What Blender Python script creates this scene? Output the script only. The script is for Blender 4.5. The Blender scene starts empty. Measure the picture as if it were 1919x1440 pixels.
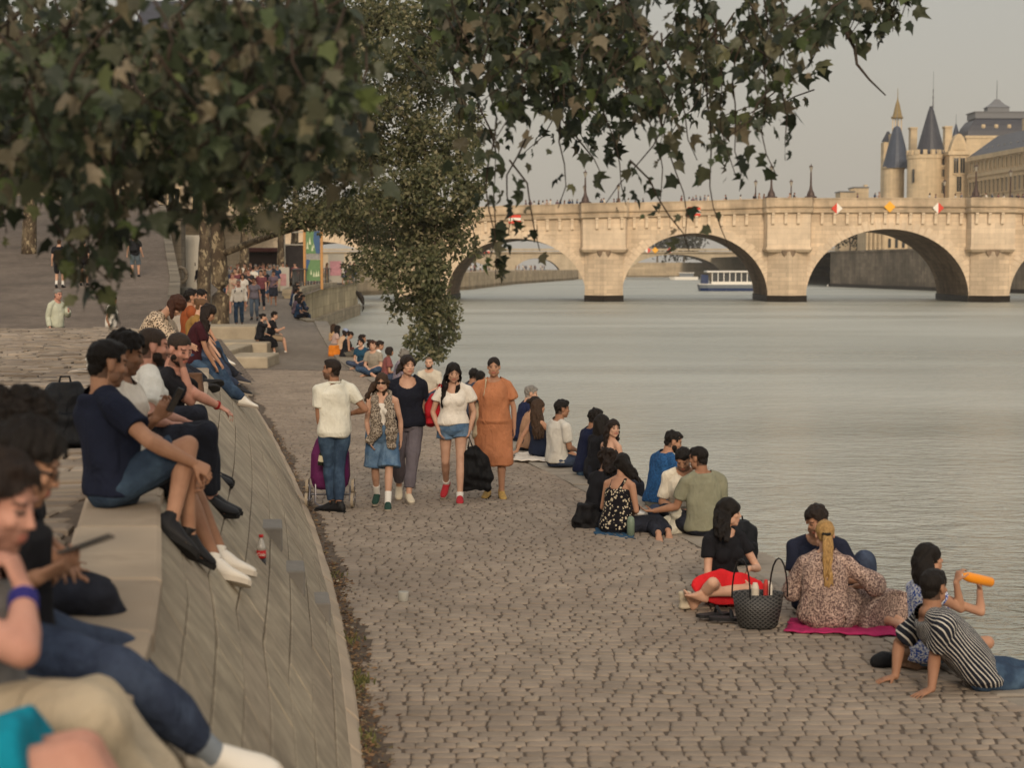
import bpy, math, random, time
import numpy as np
from mathutils import Vector, Matrix, noise
T0 = time.time()
PI = math.pi
rng = random.Random(7)
scene = bpy.context.scene
COL = scene.collection
F, CX, CY, HC, HOR = 3200.0, 959.5, 720.0, 2.79, 500.0
TP = (CY - HOR) / F
PITCH = math.atan(TP)
CP, SP = math.cos(PITCH), math.sin(PITCH)
CAM = Vector((0, 0, HC))
WATER = -1.5

def ray(u, v):
    a, b = (u - CX), (CY - v)
    return Vector((a, F * CP + b * SP, -F * SP + b * CP)).normalized()
def at(u, v, Y):
    r = ray(u, v); return CAM + r * (Y / r.y)
def onz(u, v, z):
    r = ray(u, v); return CAM + r * ((z - HC) / r.z)
def zz(v, Y): return at(CX, v, Y).z
def xx(u, Y, v=500): return at(u, v, Y).x
def ppm(Y): return F * CP / Y

def lin(c):
    if isinstance(c, str):
        c = [int(c[i:i + 2], 16) for i in (0, 2, 4)]
    return tuple(((x / 255) / 12.92 if x / 255 <= .04045 else ((x / 255 + .055) / 1.055) ** 2.4) for x in c)

# ------------------------------------------------------------------ mesh builder
def frame(d, up=(0, 0, 1)):
    d = Vector(d).normalized(); up = Vector(up)
    s = d.cross(up)
    if s.length < 1e-4: s = d.cross(Vector((0, 1, 0)))
    s.normalize(); return s, s.cross(d).normalized(), d      # side, up, dir

class M:
    def __init__(self): self.v = []; self.f = []; self.m = []
    def add(self, vs, fs, mi=0):
        n = len(self.v); self.v.extend([tuple(p) for p in vs])
        self.f.extend([tuple(i + n for i in q) for q in fs]); self.m.extend([mi] * len(fs)); return self
    def hexa(self, p, mi=0):      # 8 points: bottom 4 (ccw), top 4
        return self.add(p, [(3, 2, 1, 0), (4, 5, 6, 7), (0, 1, 5, 4), (1, 2, 6, 5), (2, 3, 7, 6), (3, 0, 4, 7)], mi)
    def box(self, c, s, R=None, mi=0, bev=0):
        x, y, z = s[0] / 2, s[1] / 2, s[2] / 2; c = Vector(c)
        if bev:
            vs = []
            for k, (zz_, ins) in enumerate(((-z, bev), (-z + bev, 0), (z - bev, 0), (z, bev))):
                for (i, j) in ((-1, -1), (1, -1), (1, 1), (-1, 1)):
                    vs += [Vector((i * (x - ins), j * (y - ins), zz_))]
            fs = [(3, 2, 1, 0), (12, 13, 14, 15)]
            for k in range(3):
                for i in range(4):
                    j = (i + 1) % 4; fs.append((4 * k + i, 4 * k + j, 4 * k + 4 + j, 4 * k + 4 + i))
            vs = [(R @ q if R else q) + c for q in vs]
            return self.add(vs, fs, mi)
        p = [Vector(q) for q in ((-x, -y, -z), (x, -y, -z), (x, y, -z), (-x, y, -z), (-x, -y, z), (x, -y, z), (x, y, z), (-x, y, z))]
        return self.hexa([(R @ q if R else q) + c for q in p], mi)
    def rings(self, rs, cap0=True, cap1=True, mi=0, closed=True):
        n = len(rs[0]); vs = [p for r in rs for p in r]; fs = []
        for k in range(len(rs) - 1):
            for i in range(n if closed else n - 1):
                j = (i + 1) % n
                fs.append((k * n + i, k * n + j, (k + 1) * n + j, (k + 1) * n + i))
        if cap0: fs.append(tuple(range(n - 1, -1, -1)))
        if cap1: fs.append(tuple((len(rs) - 1) * n + i for i in range(n)))
        return self.add(vs, fs, mi)
    def tube(self, pts, rad, n=8, round_=False, mi=0, flat=1.0, up=(0, 0, 1), cap=True):
        pts = [Vector(p) for p in pts]
        if not hasattr(rad, '__len__'): rad = [rad] * len(pts)
        rad = list(rad)
        if round_:
            d0 = (pts[0] - pts[1]).normalized(); d1 = (pts[-1] - pts[-2]).normalized()
            a = [(pts[0] + d0 * rad[0] * s, rad[0] * c) for s, c in ((.97, .25), (.75, .66), (.4, .92))]
            b = [(pts[-1] + d1 * rad[-1] * s, rad[-1] * c) for s, c in ((.4, .92), (.75, .66), (.97, .25))]
            pts = [q[0] for q in a] + pts + [q[0] for q in b]; rad = [q[1] for q in a] + rad + [q[1] for q in b]
        rs = []; N = len(pts)
        for i in range(N):
            d = pts[min(i + 1, N - 1)] - pts[max(i - 1, 0)]
            if d.length < 1e-9: d = Vector((0, 0, 1))
            s, u, d = frame(d, up)
            rs.append([pts[i] + (s * math.cos(2 * PI * k / n) + u * math.sin(2 * PI * k / n) * flat) * rad[i] for k in range(n)])
        return self.rings(rs, cap, cap, mi)
    def ell(self, c, r, R=None, n=12, m=8, mi=0):
        c = Vector(c); rs = []
        if not hasattr(r, '__len__'): r = (r, r, r)
        for j in range(1, m):
            t = PI * j / m
            ring = [Vector((r[0] * math.sin(t) * math.cos(2 * PI * k / n), r[1] * math.sin(t) * math.sin(2 * PI * k / n), -r[2] * math.cos(t))) for k in range(n)]
            rs.append([(R @ p if R else p) + c for p in ring])
        return self.rings(rs, True, True, mi)
    def lathe(self, c, prof, n=16, mi=0, cap=True):
        c = Vector(c)
        return self.rings([[c + Vector((r * math.cos(2 * PI * k / n), r * math.sin(2 * PI * k / n), z)) for k in range(n)] for r, z in prof], cap, cap, mi)
    def prism(self, poly, d, mi=0):   # poly: list of 3D points, extruded by vector d
        n = len(poly); d = Vector(d); a = [Vector(p) for p in poly]; b = [p + d for p in a]
        return self.add(a + b, [tuple(range(n - 1, -1, -1)), tuple(range(n, 2 * n))] + [(i, (i + 1) % n, (i + 1) % n + n, i + n) for i in range(n)], mi)
    def build(self, name, mat, parent=None, loc=None, smooth=False, fix=False):
        me = bpy.data.meshes.new(name)
        loc = Vector(loc) if loc is not None else (Vector(parent['_base']) if parent is not None and '_base' in parent else Vector((0, 0, 0)))
        me.from_pydata([(a[0] - loc.x, a[1] - loc.y, a[2] - loc.z) for a in self.v], [], self.f)
        for q in (mat if isinstance(mat, (list, tuple)) else [mat]): me.materials.append(q)
        if any(self.m): me.polygons.foreach_set('material_index', self.m)
        if smooth: me.polygons.foreach_set('use_smooth', [True] * len(me.polygons))
        if fix:
            import bmesh
            b = bmesh.new(); b.from_mesh(me); bmesh.ops.recalc_face_normals(b, faces=b.faces); b.to_mesh(me); b.free()
        me.update()
        o = bpy.data.objects.new(name, me); COL.objects.link(o)
        if parent is not None: o.parent = parent
        else: o.location = loc; o['_base'] = tuple(loc)
        return o

def tag(o, label=None, cat=None, group=None, kind=None):
    if label: o['label'] = label
    if cat: o['category'] = cat
    if group: o['group'] = group
    if kind: o['kind'] = kind
    return o
def thing(name, loc, label, cat, group=None):
    o = bpy.data.objects.new(name, None); COL.objects.link(o); o.location = loc; o['_base'] = tuple(Vector(loc))
    o.empty_display_size = .1
    return tag(o, label, cat, group)
def copy_tree(o, parent=None, loc=None, rz=None, label=None):
    c = o.copy(); COL.objects.link(c)
    if parent is not None: c.parent = parent
    if loc is not None: c.location = loc
    if rz is not None: c.rotation_euler = (0, 0, rz)
    if label: c['label'] = label
    for ch in list(o.children): copy_tree(ch, c)
    return c

# ------------------------------------------------------------------ materials
_MATS = {}
class NT:
    def __init__(self, name):
        self.m = bpy.data.materials.new(name); self.m.use_nodes = True
        self.t = self.m.node_tree; self.n = self.t.nodes; self.l = self.t.links
        self.b = self.n['Principled BSDF']
    def node(self, typ, ins=None, **kw):
        k = self.n.new(typ)
        for a, b in kw.items(): setattr(k, a, b)
        for a, b in (ins or {}).items(): self.put(k, a, b)
        return k
    def put(self, k, a, b):
        s = k.inputs[a]
        if isinstance(b, bpy.types.NodeSocket): self.l.new(b, s)
        elif isinstance(b, (tuple, list)) and len(b) == 3 and s.type == 'RGBA': s.default_value = (*b, 1)
        else: s.default_value = b
    def coord(self, scale=(1, 1, 1), rot=(0, 0, 0), kind='Object'):
        c = self.node('ShaderNodeTexCoord')
        return self.node('ShaderNodeMapping', {'Vector': c.outputs[kind], 'Scale': scale, 'Rotation': rot}).outputs[0]
    def noise(self, vec, scale, detail=4, rough=.55, dist=0):
        return self.node('ShaderNodeTexNoise', {'Vector': vec, 'Scale': scale, 'Detail': detail, 'Roughness': rough, 'Distortion': dist}).outputs[0]
    def ramp(self, fac, stops, interp='LINEAR'):
        r = self.node('ShaderNodeValToRGB', {'Fac': fac}); e = r.color_ramp.elements; r.color_ramp.interpolation = interp
        while len(e) < len(stops): e.new(.5)
        for q, (p, c) in zip(e, stops):
            q.position = p; q.color = (*c, 1) if hasattr(c, '__len__') else (c, c, c, 1)
        return r.outputs[0]
    def mix(self, fac, a, b, mode='MIX'):
        k = self.n.new('ShaderNodeMix'); k.data_type = 'RGBA'; k.blend_type = mode
        for i, x in ((0, fac), (6, a), (7, b)):
            s = k.inputs[i]
            if isinstance(x, bpy.types.NodeSocket): self.l.new(x, s)
            elif hasattr(x, '__len__'): s.default_value = (*x, 1)
            else: s.default_value = x
        return k.outputs[2]
    def math(self, op, a, b=0.0, clamp=False):
        k = self.node('ShaderNodeMath', operation=op, use_clamp=clamp); self.put(k, 0, a); self.put(k, 1, b); return k.outputs[0]
    def bump(self, h, strength=.3, dist=.01, normal=None):
        k = self.node('ShaderNodeBump', {'Height': h, 'Strength': strength, 'Distance': dist})
        if normal is not None: self.l.new(normal, k.inputs['Normal'])
        return k.outputs[0]
    def out(self, color=None, rough=None, normal=None, spec=None, **kw):
        if color is not None: self.put(self.b, 'Base Color', color)
        if rough is not None: self.put(self.b, 'Roughness', rough)
        if normal is not None: self.put(self.b, 'Normal', normal)
        if spec is not None: self.put(self.b, 'Specular IOR Level', spec)
        for a, b in kw.items(): self.put(self.b, a, b)
        return self.m

def pmat(name, col, rough=.8, var=.2, scale=6., bump=.25, bscale=40., dist=.004, spec=.3, metal=0., alpha=None):
    if name in _MATS: return _MATS[name]
    c = lin(col) if isinstance(col, str) else col
    t = NT(name); v = t.coord()
    n1 = t.noise(v, scale, 5)
    f = t.ramp(n1, [(.25, 1 - var), (.75, 1 + var)])
    colr = t.mix(1., c, f, 'MULTIPLY')
    nb = t.noise(v, bscale, 4)
    t.out(colr, rough, t.bump(nb, bump, dist), spec, Metallic=metal)
    _MATS[name] = t.m; return t.m

def stone(name, col, plane='xz', bw=1.2, bh=.42, mortar=.012, dark=.55, var=.25, bump=.5, stain=.35, sscale=.35, rough=.9, cold=None):
    """dressed stone in courses"""
    c = lin(col) if isinstance(col, str) else col
    t = NT(name); tc = t.node('ShaderNodeTexCoord'); sep = t.node('ShaderNodeSeparateXYZ', {0: tc.outputs['Object']})
    x, y, z = sep.outputs
    a, b = {'xz': (x, z), 'yz': (y, z), 'xy': (x, y), 'yx': (y, x)}[plane]
    vec = t.node('ShaderNodeCombineXYZ', {0: a, 1: b, 2: 0.0}).outputs[0]
    warp = t.node('ShaderNodeTexNoise', {'Vector': tc.outputs['Object'], 'Scale': .8, 'Detail': 3.}).outputs['Color']
    vec = t.mix(.03, vec, warp)
    br = t.node('ShaderNodeTexBrick', {'Vector': vec, 'Scale': 1., 'Brick Width': bw, 'Row Height': bh, 'Mortar Size': mortar, 'Mortar Smooth': .3, 'Bias': 0.,
                'Color1': tuple(k * (1 - var) for k in c), 'Color2': tuple(min(1, k * (1 + var)) for k in c), 'Mortar': tuple(k * dark for k in c)})
    br.offset = .5
    n1 = t.noise(tc.outputs['Object'], sscale, 6, .62)
    streak = t.noise(t.node('ShaderNodeMapping', {'Vector': tc.outputs['Object'], 'Scale': (1.2, 1.2, .12)}).outputs[0], .9, 5, .6)
    s = t.math('MULTIPLY', t.ramp(n1, [(.3, 1 - stain), (.65, 1.1)]), t.ramp(streak, [(.3, 1 - stain * .7), (.6, 1.05)]))
    colr = t.mix(1., br.outputs[0], s, 'MULTIPLY')
    if cold is not None: colr = t.mix(t.ramp(n1, [(.35, .6), (.6, 0.)]), colr, lin(cold))
    n2 = t.noise(tc.outputs['Object'], 9, 6, .6)
    h = t.math('ADD', t.math('MULTIPLY', br.outputs[1], -1.), t.math('MULTIPLY', n2, .5))
    t.out(colr, rough, t.bump(h, bump, .02), .2)
    return t.m

def island(name, stops, rough=.85, bump=.4, bscale=25., dist=.004, var=.18, scale=3., spec=.25, stain=None):
    """one colour per loose island (setts, stones, leaves...)"""
    t = NT(name); v = t.coord(); g = t.node('ShaderNodeNewGeometry')
    c = t.ramp(g.outputs['Random Per Island'], [(p, lin(k) if isinstance(k, str) else k) for p, k in stops])
    n1 = t.noise(v, scale, 6, .6)
    c = t.mix(1., c, t.ramp(n1, [(.3, 1 - var), (.7, 1 + var)]), 'MULTIPLY')
    if stain:
        n3 = t.noise(v, stain[0], 5, .6)
        c = t.mix(t.ramp(n3, [(.45, 0.), (.7, stain[2])]), c, lin(stain[1]))
    t.out(c, rough, t.bump(t.noise(v, bscale, 5, .6), bump, dist), spec)
    return t.m
# ================================================================== numpy mesh helper
def mesh_np(name, V, Fq, mats, parent=None, midx=None, smooth=False, loc=(0, 0, 0)):
    V = np.asarray(V, dtype=np.float32).reshape(-1, 3); Fq = np.asarray(Fq, dtype=np.int32); k = Fq.shape[1]; n = len(Fq)
    if parent is not None and '_base' in parent: loc = tuple(parent['_base'])
    V = V - np.asarray(loc, dtype=np.float32)
    me = bpy.data.meshes.new(name)
    me.vertices.add(len(V)); me.vertices.foreach_set('co', V.ravel())
    me.loops.add(n * k); me.loops.foreach_set('vertex_index', Fq.ravel())
    me.polygons.add(n); me.polygons.foreach_set('loop_start', np.arange(0, n * k, k, dtype=np.int32))
    if midx is not None: me.polygons.foreach_set('material_index', np.asarray(midx, dtype=np.int32))
    me.polygons.foreach_set('use_smooth', np.full(n, bool(smooth)))
    for q in (mats if isinstance(mats, (list, tuple)) else [mats]): me.materials.append(q)
    me.update(calc_edges=True); me.validate()
    o = bpy.data.objects.new(name, me); COL.objects.link(o)
    if parent is not None: o.parent = parent
    else: o.location = loc; o['_base'] = tuple(loc)
    return o

# block paving: each stone = bevelled block on a surface Q(s,t,h)
def blocks(cells, Q, hmean=.0, hvar=.008, depth=.035, gap=.012, bev=.014, jit=.008, R=random.Random(3), hole=0, crown=0):
    V = []; Fs = []
    for (s0, s1, t0, t1) in cells:
        g = gap * R.uniform(.6, 1.5) / 2
        h = hmean + R.gauss(0, hvar); tx = R.gauss(0, hvar * .6); ty = R.gauss(0, hvar * .6)
        j = lambda: R.uniform(-jit, jit)
        base = [(s0 + g + j(), t0 + g + j()), (s1 - g + j(), t0 + g + j()), (s1 - g + j(), t1 - g + j()), (s0 + g + j(), t1 - g + j())]
        if hole:
            cx_, cy_ = (s0 + s1) / 2, (t0 + t1) / 2
            base = [((a + (cx_ - a) * R.uniform(.12, .3), b + (cy_ - b) * R.uniform(.08, .25)) if R.random() < hole else (a, b)) for a, b in base]
        cs = sum(p[0] for p in base) / 4; ct = sum(p[1] for p in base) / 4
        n = len(V)
        ls = max(s1 - s0, 1e-3); lt = max(t1 - t0, 1e-3)
        for (fr, hh) in ((1., -depth), (1., -.011), (None, 0.)) + ((('c', .0012),) if crown else ()):
            for k, (s, t) in enumerate(base):
                if fr is None or fr == 'c':
                    bv = bev + (crown if fr == 'c' else 0); s = s + (bv if s < cs else -bv); t = t + (bv if t < ct else -bv)
                V.append(Q(s, t, h + hh + tx * (s - cs) / ls + ty * (t - ct) / lt))
        top_ = 12 if crown else 8
        for a in range(0, top_, 4):
            for k in range(4):
                q = (k + 1) % 4; Fs.append((n + a + k, n + a + q, n + a + 4 + q, n + a + 4 + k))
        Fs.append((n + top_, n + top_ + 1, n + top_ + 2, n + top_ + 3))
    return V, Fs

def poly(pts, deg):
    p = np.polyfit([a for a, b in pts], [b for a, b in pts], deg); return lambda y: float(np.polyval(p, y))
edgeX = poly([(4, 5.0), (8, 4.3), (10.8, 3.7), (15.5, 2.68), (19, 1.9), (24.1, .75), (31, -.72), (45.8, -3.7), (61.6, -6.5), (68, -7.4)], 4)
baseX = poly([(4, -.42), (8, -.72), (9.5, -.87), (10.75, -.99), (15.9, -1.79), (22.3, -2.9), (31.9, -4.7), (44, -7.4), (48, -8.4)], 4)
WALLH = 1.5; COPW = .42
RUNF = lambda y: float(np.interp(y, (4, 5.6, 7.5, 9., 12, 30, 46), (.6, .72, .9, 1.1, 1.13, 1.1, 1.1)))
YA, YB, YEND = 3.5, 46., 66.
interp = lambda y, pts: float(np.interp(y, [a for a, b in pts], [b for a, b in pts]))
promZ = lambda Y: interp(Y, [(45, 0), (52, .03), (58, .32), (66, .68), (80, 1.0), (95, 1.22), (125, 1.45), (160, 1.5), (400, 1.5)])
rampZ = lambda Y: interp(Y, [(36.3, .35), (45, .85), (67, 2.37), (90, 4.5), (115, 7.2), (135, 8.4), (200, 8.6)])

# ---------- quay paving
m_sett = island('sett_stone', [(0, '84786b'), (.3, '8b7e70'), (.55, '877a6d'), (.8, '918475'), (1, '807467')], var=.2, scale=2.2, bump=.6, bscale=30, dist=.006, rough=.85, stain=(.45, '6d6156', .5))
m_grout = pmat('joint_sand', '574c42', rough=1, var=.35, scale=12, bump=.6)
m_far = NT('far_setts')
def sett_shader(name, cols, w=.22, h=.17, dark='2b2622', var=.3):
    t = NT(name); tc = t.node('ShaderNodeTexCoord'); o = tc.outputs['Object']
    wv = t.node('ShaderNodeTexNoise', {'Vector': o, 'Scale': 1.6, 'Detail': 3.}).outputs['Color']
    vec = t.mix(.05, o, wv)
    br = t.node('ShaderNodeTexBrick', {'Vector': vec, 'Scale': 1., 'Brick Width': w, 'Row Height': h, 'Mortar Size': .012, 'Mortar Smooth': .6, 'Bias': -.2,
                'Color1': lin(cols[0]), 'Color2': lin(cols[1]), 'Mortar': lin(dark)})
    n1 = t.noise(o, .35, 6, .6); n2 = t.noise(o, 5, 4, .6)
    c = t.mix(1., br.outputs[0], t.math('MULTIPLY', t.ramp(n1, [(.3, 1 - var), (.7, 1 + var)]), t.ramp(n2, [(.3, .8), (.7, 1.15)])), 'MULTIPLY')
    hgt = t.math('ADD', t.math('MULTIPLY', br.outputs[1], -1), t.math('MULTIPLY', n2, .8))
    t.out(c, .85, t.bump(hgt, .9, .03), .2)
    return t.m
m_far = sett_shader('worn_setts', ('8b8175', '7e746a'), .14, .13, '5a5047', .18)
m_dark_setts = sett_shader('grey_setts', ('766a5f', '665b51'), .2, .16, '463d35')

R = random.Random(11); cells = []
y = 7.6
while y < YB:
    d = .112 + R.uniform(-.012, .012); x = baseX(y) + .10 + .04 * math.sin(y * 2.1) + R.uniform(0, .07)
    xe = edgeX(y) - .52
    while x < xe - .06:
        w = R.choice((.11, .125, .14, .16)) + R.uniform(-.012, .012)
        if x + w > xe - .07: w = xe - x
        cells.append((x, x + w, y, y + d)); x += w
    y += d
wob = lambda x, y: .010 * math.sin(1.9 * x + .7 * y) + .008 * math.sin(2.3 * y - 1.1 * x)
def Qq(s, t, h):
    return (s + .02 * math.sin(t * 1.7 + s), t + .035 * math.sin(s * 1.3 + t * .4) , h + wob(s, t))
V, Fs = blocks(cells, Qq, 0, .0018, .022, .004, .006, .005, R, .22, .018)
ns = len(Fs); n = len(V)
ys = np.arange(YA, YB + .5, .3); K_ = 16
for yy in ys:
    for i in range(K_): x_ = baseX(yy) - .3 + (edgeX(yy) - baseX(yy)) * i / (K_ - 1); V.append((x_, yy, wob(x_, yy) - .0095))
for k in range(len(ys) - 1):
    for i in range(K_ - 1): a_ = n + k * K_ + i; Fs.append((a_, a_ + 1, a_ + K_ + 1, a_ + K_))
quay = mesh_np('quay_pavement', V, Fs, [m_sett, m_grout], midx=[0] * ns + [1] * (len(Fs) - ns), smooth=True)
tag(quay, 'grey granite setts paving the riverside quay', 'pavement', kind='structure')

# quay edge slabs + face down to the water
m_edge = island('edge_slab', [(0, '867d71'), (.5, '8f8679'), (1, '80776c')], var=.2, scale=4, bump=.35, bscale=20, stain=(1.5, '6f655a', .5))
m_face = stone('quay_face_stone', '6f675b', 'yz', 1.0, .45, .015, .5, .2, .6, .4, 1.2)
cells = []; y = YA
while y < YEND:
    L = R.uniform(.9, 1.3); cells.append((y, min(y + L, YEND), 0, .52)); y += L
def Qe(s, t, h):
    z = promZ(s) if s > 45 else 0
    return (edgeX(s) - .52 + t, s, z + h + wob(edgeX(s), s) * .5)
V, Fs = blocks(cells, lambda s, t, h: Qe(s, .52 - t, h), .012, .006, .2, .012, .02, .004, R)
ns = len(Fs); n = len(V)
ys = np.arange(YA, YEND + .1, 1.)
for yy in ys:
    z = promZ(yy) if yy > 45 else 0
    V += [(edgeX(yy) - .03, yy, z - .03), (edgeX(yy) + .03, yy, WATER - .4)]
for k in range(len(ys) - 1): Fs.append((n + 2 * k, n + 2 * k + 1, n + 2 * k + 3, n + 2 * k + 2))
o = mesh_np('quay_edge', V, Fs, [m_edge, m_face], midx=[0] * ns + [1] * (len(Fs) - ns))
tag(o, 'pale stone slabs along the water edge of the quay', 'quay edge', kind='structure')

# ---------- sloped embankment
emb = thing('embankment_wall', (baseX(20) - 1.1, 20, 0), 'sloping stone embankment with pale coping where people sit above the quay', 'embankment')
m_slope = island('slope_stone', [(0, '958976'), (.35, '9b8f7b'), (.7, '988b78'), (1, 'a0947f')], var=.26, scale=6, bump=.75, bscale=20, dist=.012, stain=(2.2, '6c6153', .55))
m_cope = island('coping_stone', [(0, 'a39380'), (.5, 'ac9b86'), (1, '9b8b78')], var=.15, scale=5, bump=.35, bscale=30, stain=(2.5, '7d7366', .5))
NC = 8
def Qs(s, t, h):      # t 0 base .. 1 top
    RUN = RUNF(s); x = baseX(s) - RUN * t; nx, nz = WALLH / math.hypot(WALLH, RUN), RUN / math.hypot(WALLH, RUN)
    bul = .05 * math.sin(PI * t)
    return (x + nx * (h + bul), s, WALLH * t + nz * (h + bul))
cells = []
for c in range(NC):
    y = YA + R.uniform(0, .4)
    while y < 45.5:
        L = R.uniform(.4, 1.7); cells.append((y, y + L, c / NC, (c + 1) / NC)); y += L
Vv = []; Ff = []; SKEW = {}
for (a, b, t0, t1) in cells:
    sl = .10 * (t1 - t0) / (1 / NC)
    g = R.choice((.0006, .001, .004, .007, .010)); gt = .0035 * R.uniform(.5, 1.3); h = R.gauss(0, .0012); n = len(Vv); sk = .10 + R.uniform(-.05, .05); sk0 = 0 if (a, t0) not in SKEW else SKEW[(a, t0)]; SKEW[(b, t0)] = sk
    K5 = max(2, int((b - a) / .14)); hb = [R.uniform(-.0006, .0006) for _ in range(K5 + 1)]
    ggv = .006 if R.random() < .6 else .001
    for (gg, g2, hh) in ((0, 0, -.04), (0, 0, -.005), (ggv, .003, 0)):
        for side in (0, 1):
            for i in range(K5 + 1):
                f = i / K5; s_ = a + g + gg + (b - a - 2 * g - 2 * gg) * f + (sk0 + (sk - sk0) * f if side else 0); t_ = (t1 - gt - g2) if side else (t0 + gt + g2)
                Vv.append(Qs(s_, t_, h + hh + (hb[i] if not hh else 0)))
    W_ = K5 + 1
    for lv in (0, 1):
        o0, o1 = n + lv * 2 * W_, n + (lv + 1) * 2 * W_
        for i in range(K5):
            Ff.append((o0 + i, o0 + i + 1, o1 + i + 1, o1 + i)); Ff.append((o0 + W_ + i + 1, o0 + W_ + i, o1 + W_ + i, o1 + W_ + i + 1))
        Ff.append((o0 + W_, o0, o1, o1 + W_)); Ff.append((o0 + K5, o0 + W_ + K5, o1 + W_ + K5, o1 + K5))
    o2 = n + 4 * W_
    for i in range(K5): Ff.append((o2 + i, o2 + i + 1, o2 + W_ + i + 1, o2 + W_ + i))
ns = len(Ff); n = len(Vv); ys = np.arange(YA, 46, .5); TT = [0, .25, .5, .75, 1]
for yy in ys:
    for t in TT: Vv.append(Qs(yy, t, -.018))
for k in range(len(ys) - 1):
    for q in range(4): i = n + 5 * k + q; Ff.append((i, i + 5, i + 6, i + 1))
mesh_np('slope', Vv, Ff, [m_slope, pmat('slope_joint', '5d5346', rough=1, var=.3)], emb, [0] * ns + [1] * (len(Ff) - ns))
topX = lambda y: baseX(y) - RUNF(y)
cells = []; y = YA
while y < 45.4:
    L = R.uniform(.9, 1.5); cells.append((y, min(45.6, y + L), 0, COPW)); y += L
V, Fs = blocks(cells, lambda s, t, h: (topX(s) + .03 - t, s, WALLH + h), .035, .004, .16, .012, .022, .004, R)
mesh_np('coping', V, Fs, m_cope, emb)
# toe kerb: narrow worn strip at the slope foot
V = []; Fs = []
cells = []; y = YA
while y < 44:
    L = R.uniform(.5, .9); cells.append((y, y + L, -.02, .10)); y += L
V, Fs = blocks(cells, lambda s, t, h: (baseX(s) + t * .9 - .05, s, .075 + h - t * .75), .01, .006, .05, .012, .02, .006, R)
mesh_np('toe_course', V, Fs, m_cope, emb)

# concrete stepping blocks let into the slope
m_conc = pmat('grey_concrete', '7d7871', rough=.9, var=.2, scale=6, bump=.3, bscale=30)
step_group = 'concrete blocks set into the sloping embankment'
def step_block(u, v, t, L, D, lab):
    Y = 0
    # point on the slope at parameter t under pixel (u,v): solve by search over Y
    best = min((abs((at(u, v, yy) - Vector(Qs(yy, t, 0))).length), yy) for yy in np.arange(6, 40, .05)); Y = best[1]
    p0 = Vector(Qs(Y, t, 0)); zt = p0.z
    m = M(); x1 = p0.x + D; x0 = p0.x - .25
    tp = .06
    a = [(x0, Y, zt - .42), (x1 - .03, Y, zt - .24), (x1, Y + .03, zt - .17), (x1, Y + .03, zt), (x0, Y, zt + .0)]
    m.prism(a, (-.14 * L, L, 0))
    o = m.build('step_block', m_conc, loc=p0, fix=True)
    bev = o.modifiers.new('b', 'BEVEL'); bev.width = .015; bev.segments = 2
    tag(o, lab, 'step', step_group); return Y, p0
# ---------- terrace behind the coping
m_terr = island('terrace_sett', [(0, '7d7163'), (.4, '8a7d6d'), (.7, '95887a'), (1, '6d6256')], var=.3, scale=2., bump=.7, bscale=25, dist=.008, stain=(.7, '5c5045', .6))
cells = []; y = 7.
while y < 36:
    d = .19 + R.uniform(-.015, .02); x = topX(y) - COPW + .02 - R.uniform(0, .1); lim = max(-14, -.55 * y * .62 - 3)
    while x > lim:
        w = R.uniform(.2, .42); cells.append((x - w, x, y, y + d)); x -= w
    y += d
V, Fs = blocks(cells, lambda s, t, h: (s + .05 * math.sin(t * 2.1 + s * .6), t + .06 * math.sin(s * 1.1 + t * .3), WALLH + h + .014 * math.sin(1.7 * s + t)), -.005, .009, .04, .022, .02, .016, R)
ns = len(Fs); n = len(V)
V += [(topX(3) - .2, 3., WALLH - .03), (topX(12) - .2, 12., WALLH - .03), (topX(24) - .2, 24., WALLH - .03), (topX(36.2) - .2, 36.2, WALLH - .03), (-60, 36.2, WALLH - .03), (-60, 3., WALLH - .03),
      (topX(36.2) - .2, 36.25, .2), (-60, 36.25, .2), (topX(3) - .2, 3.0, WALLH - .03)]
Fs2 = [(n, n + 1, n + 2, n + 5), (n + 5, n + 2, n + 3, n + 4), (n + 4, n + 3, n + 6, n + 7)]
o = mesh_np('terrace_pavement', V, Fs + Fs2, [m_terr, m_grout], midx=[0] * ns + [1] * 3)
tag(o, 'worn brown setts of the upper terrace behind the seated people', 'pavement', kind='structure')
# filler behind slope end (36..46)
def sheet(name, left, right, zf, Ys, mat, nx=6, lab='', cat='ground'):
    V = []; Fs = []
    for y in Ys:
        for i in range(nx + 1):
            x = left(y) + (right(y) - left(y)) * i / nx; V.append((x, y, zf(x, y)))
    for k in range(len(Ys) - 1):
        for i in range(nx): a = k * (nx + 1) + i; Fs.append((a, a + 1, a + nx + 2, a + nx + 1))
    o = mesh_np(name, V, Fs, mat, smooth=True); return tag(o, lab, cat, kind='structure')
divX = lambda Y: interp(Y, [(36, -6.9), (46, -9.4), (66, -13.2), (110, -22.6), (150, -32)])
edge2 = lambda Y: interp(Y, [(44, edgeX(44) - .3), (55, edgeX(55) - .3), (66, edgeX(66) - .35), (66.9, -8.04), (80, -9.9), (92, -11.4), (125, -13.2), (153, -13.6), (156, -14), (300, -60)])
sheet('promenade', lambda y: divX(y) - 1, edge2, lambda x, y: promZ(y) - .03, list(np.arange(46.4, 66, 1)) + list(np.arange(66, 160, 3)), m_far, lab='worn paving of the promenade rising under the trees', cat='promenade')
sheet('cobbled_ramp', lambda y: -60., lambda y: divX(y) + (1.5 if y < 46 else 0), lambda x, y: rampZ(y), list(np.arange(36.3, 66, 1.5)) + list(np.arange(66, 200, 4)), m_dark_setts, 10, 'dark cobbled ramp climbing away to the street', 'ramp')
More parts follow.
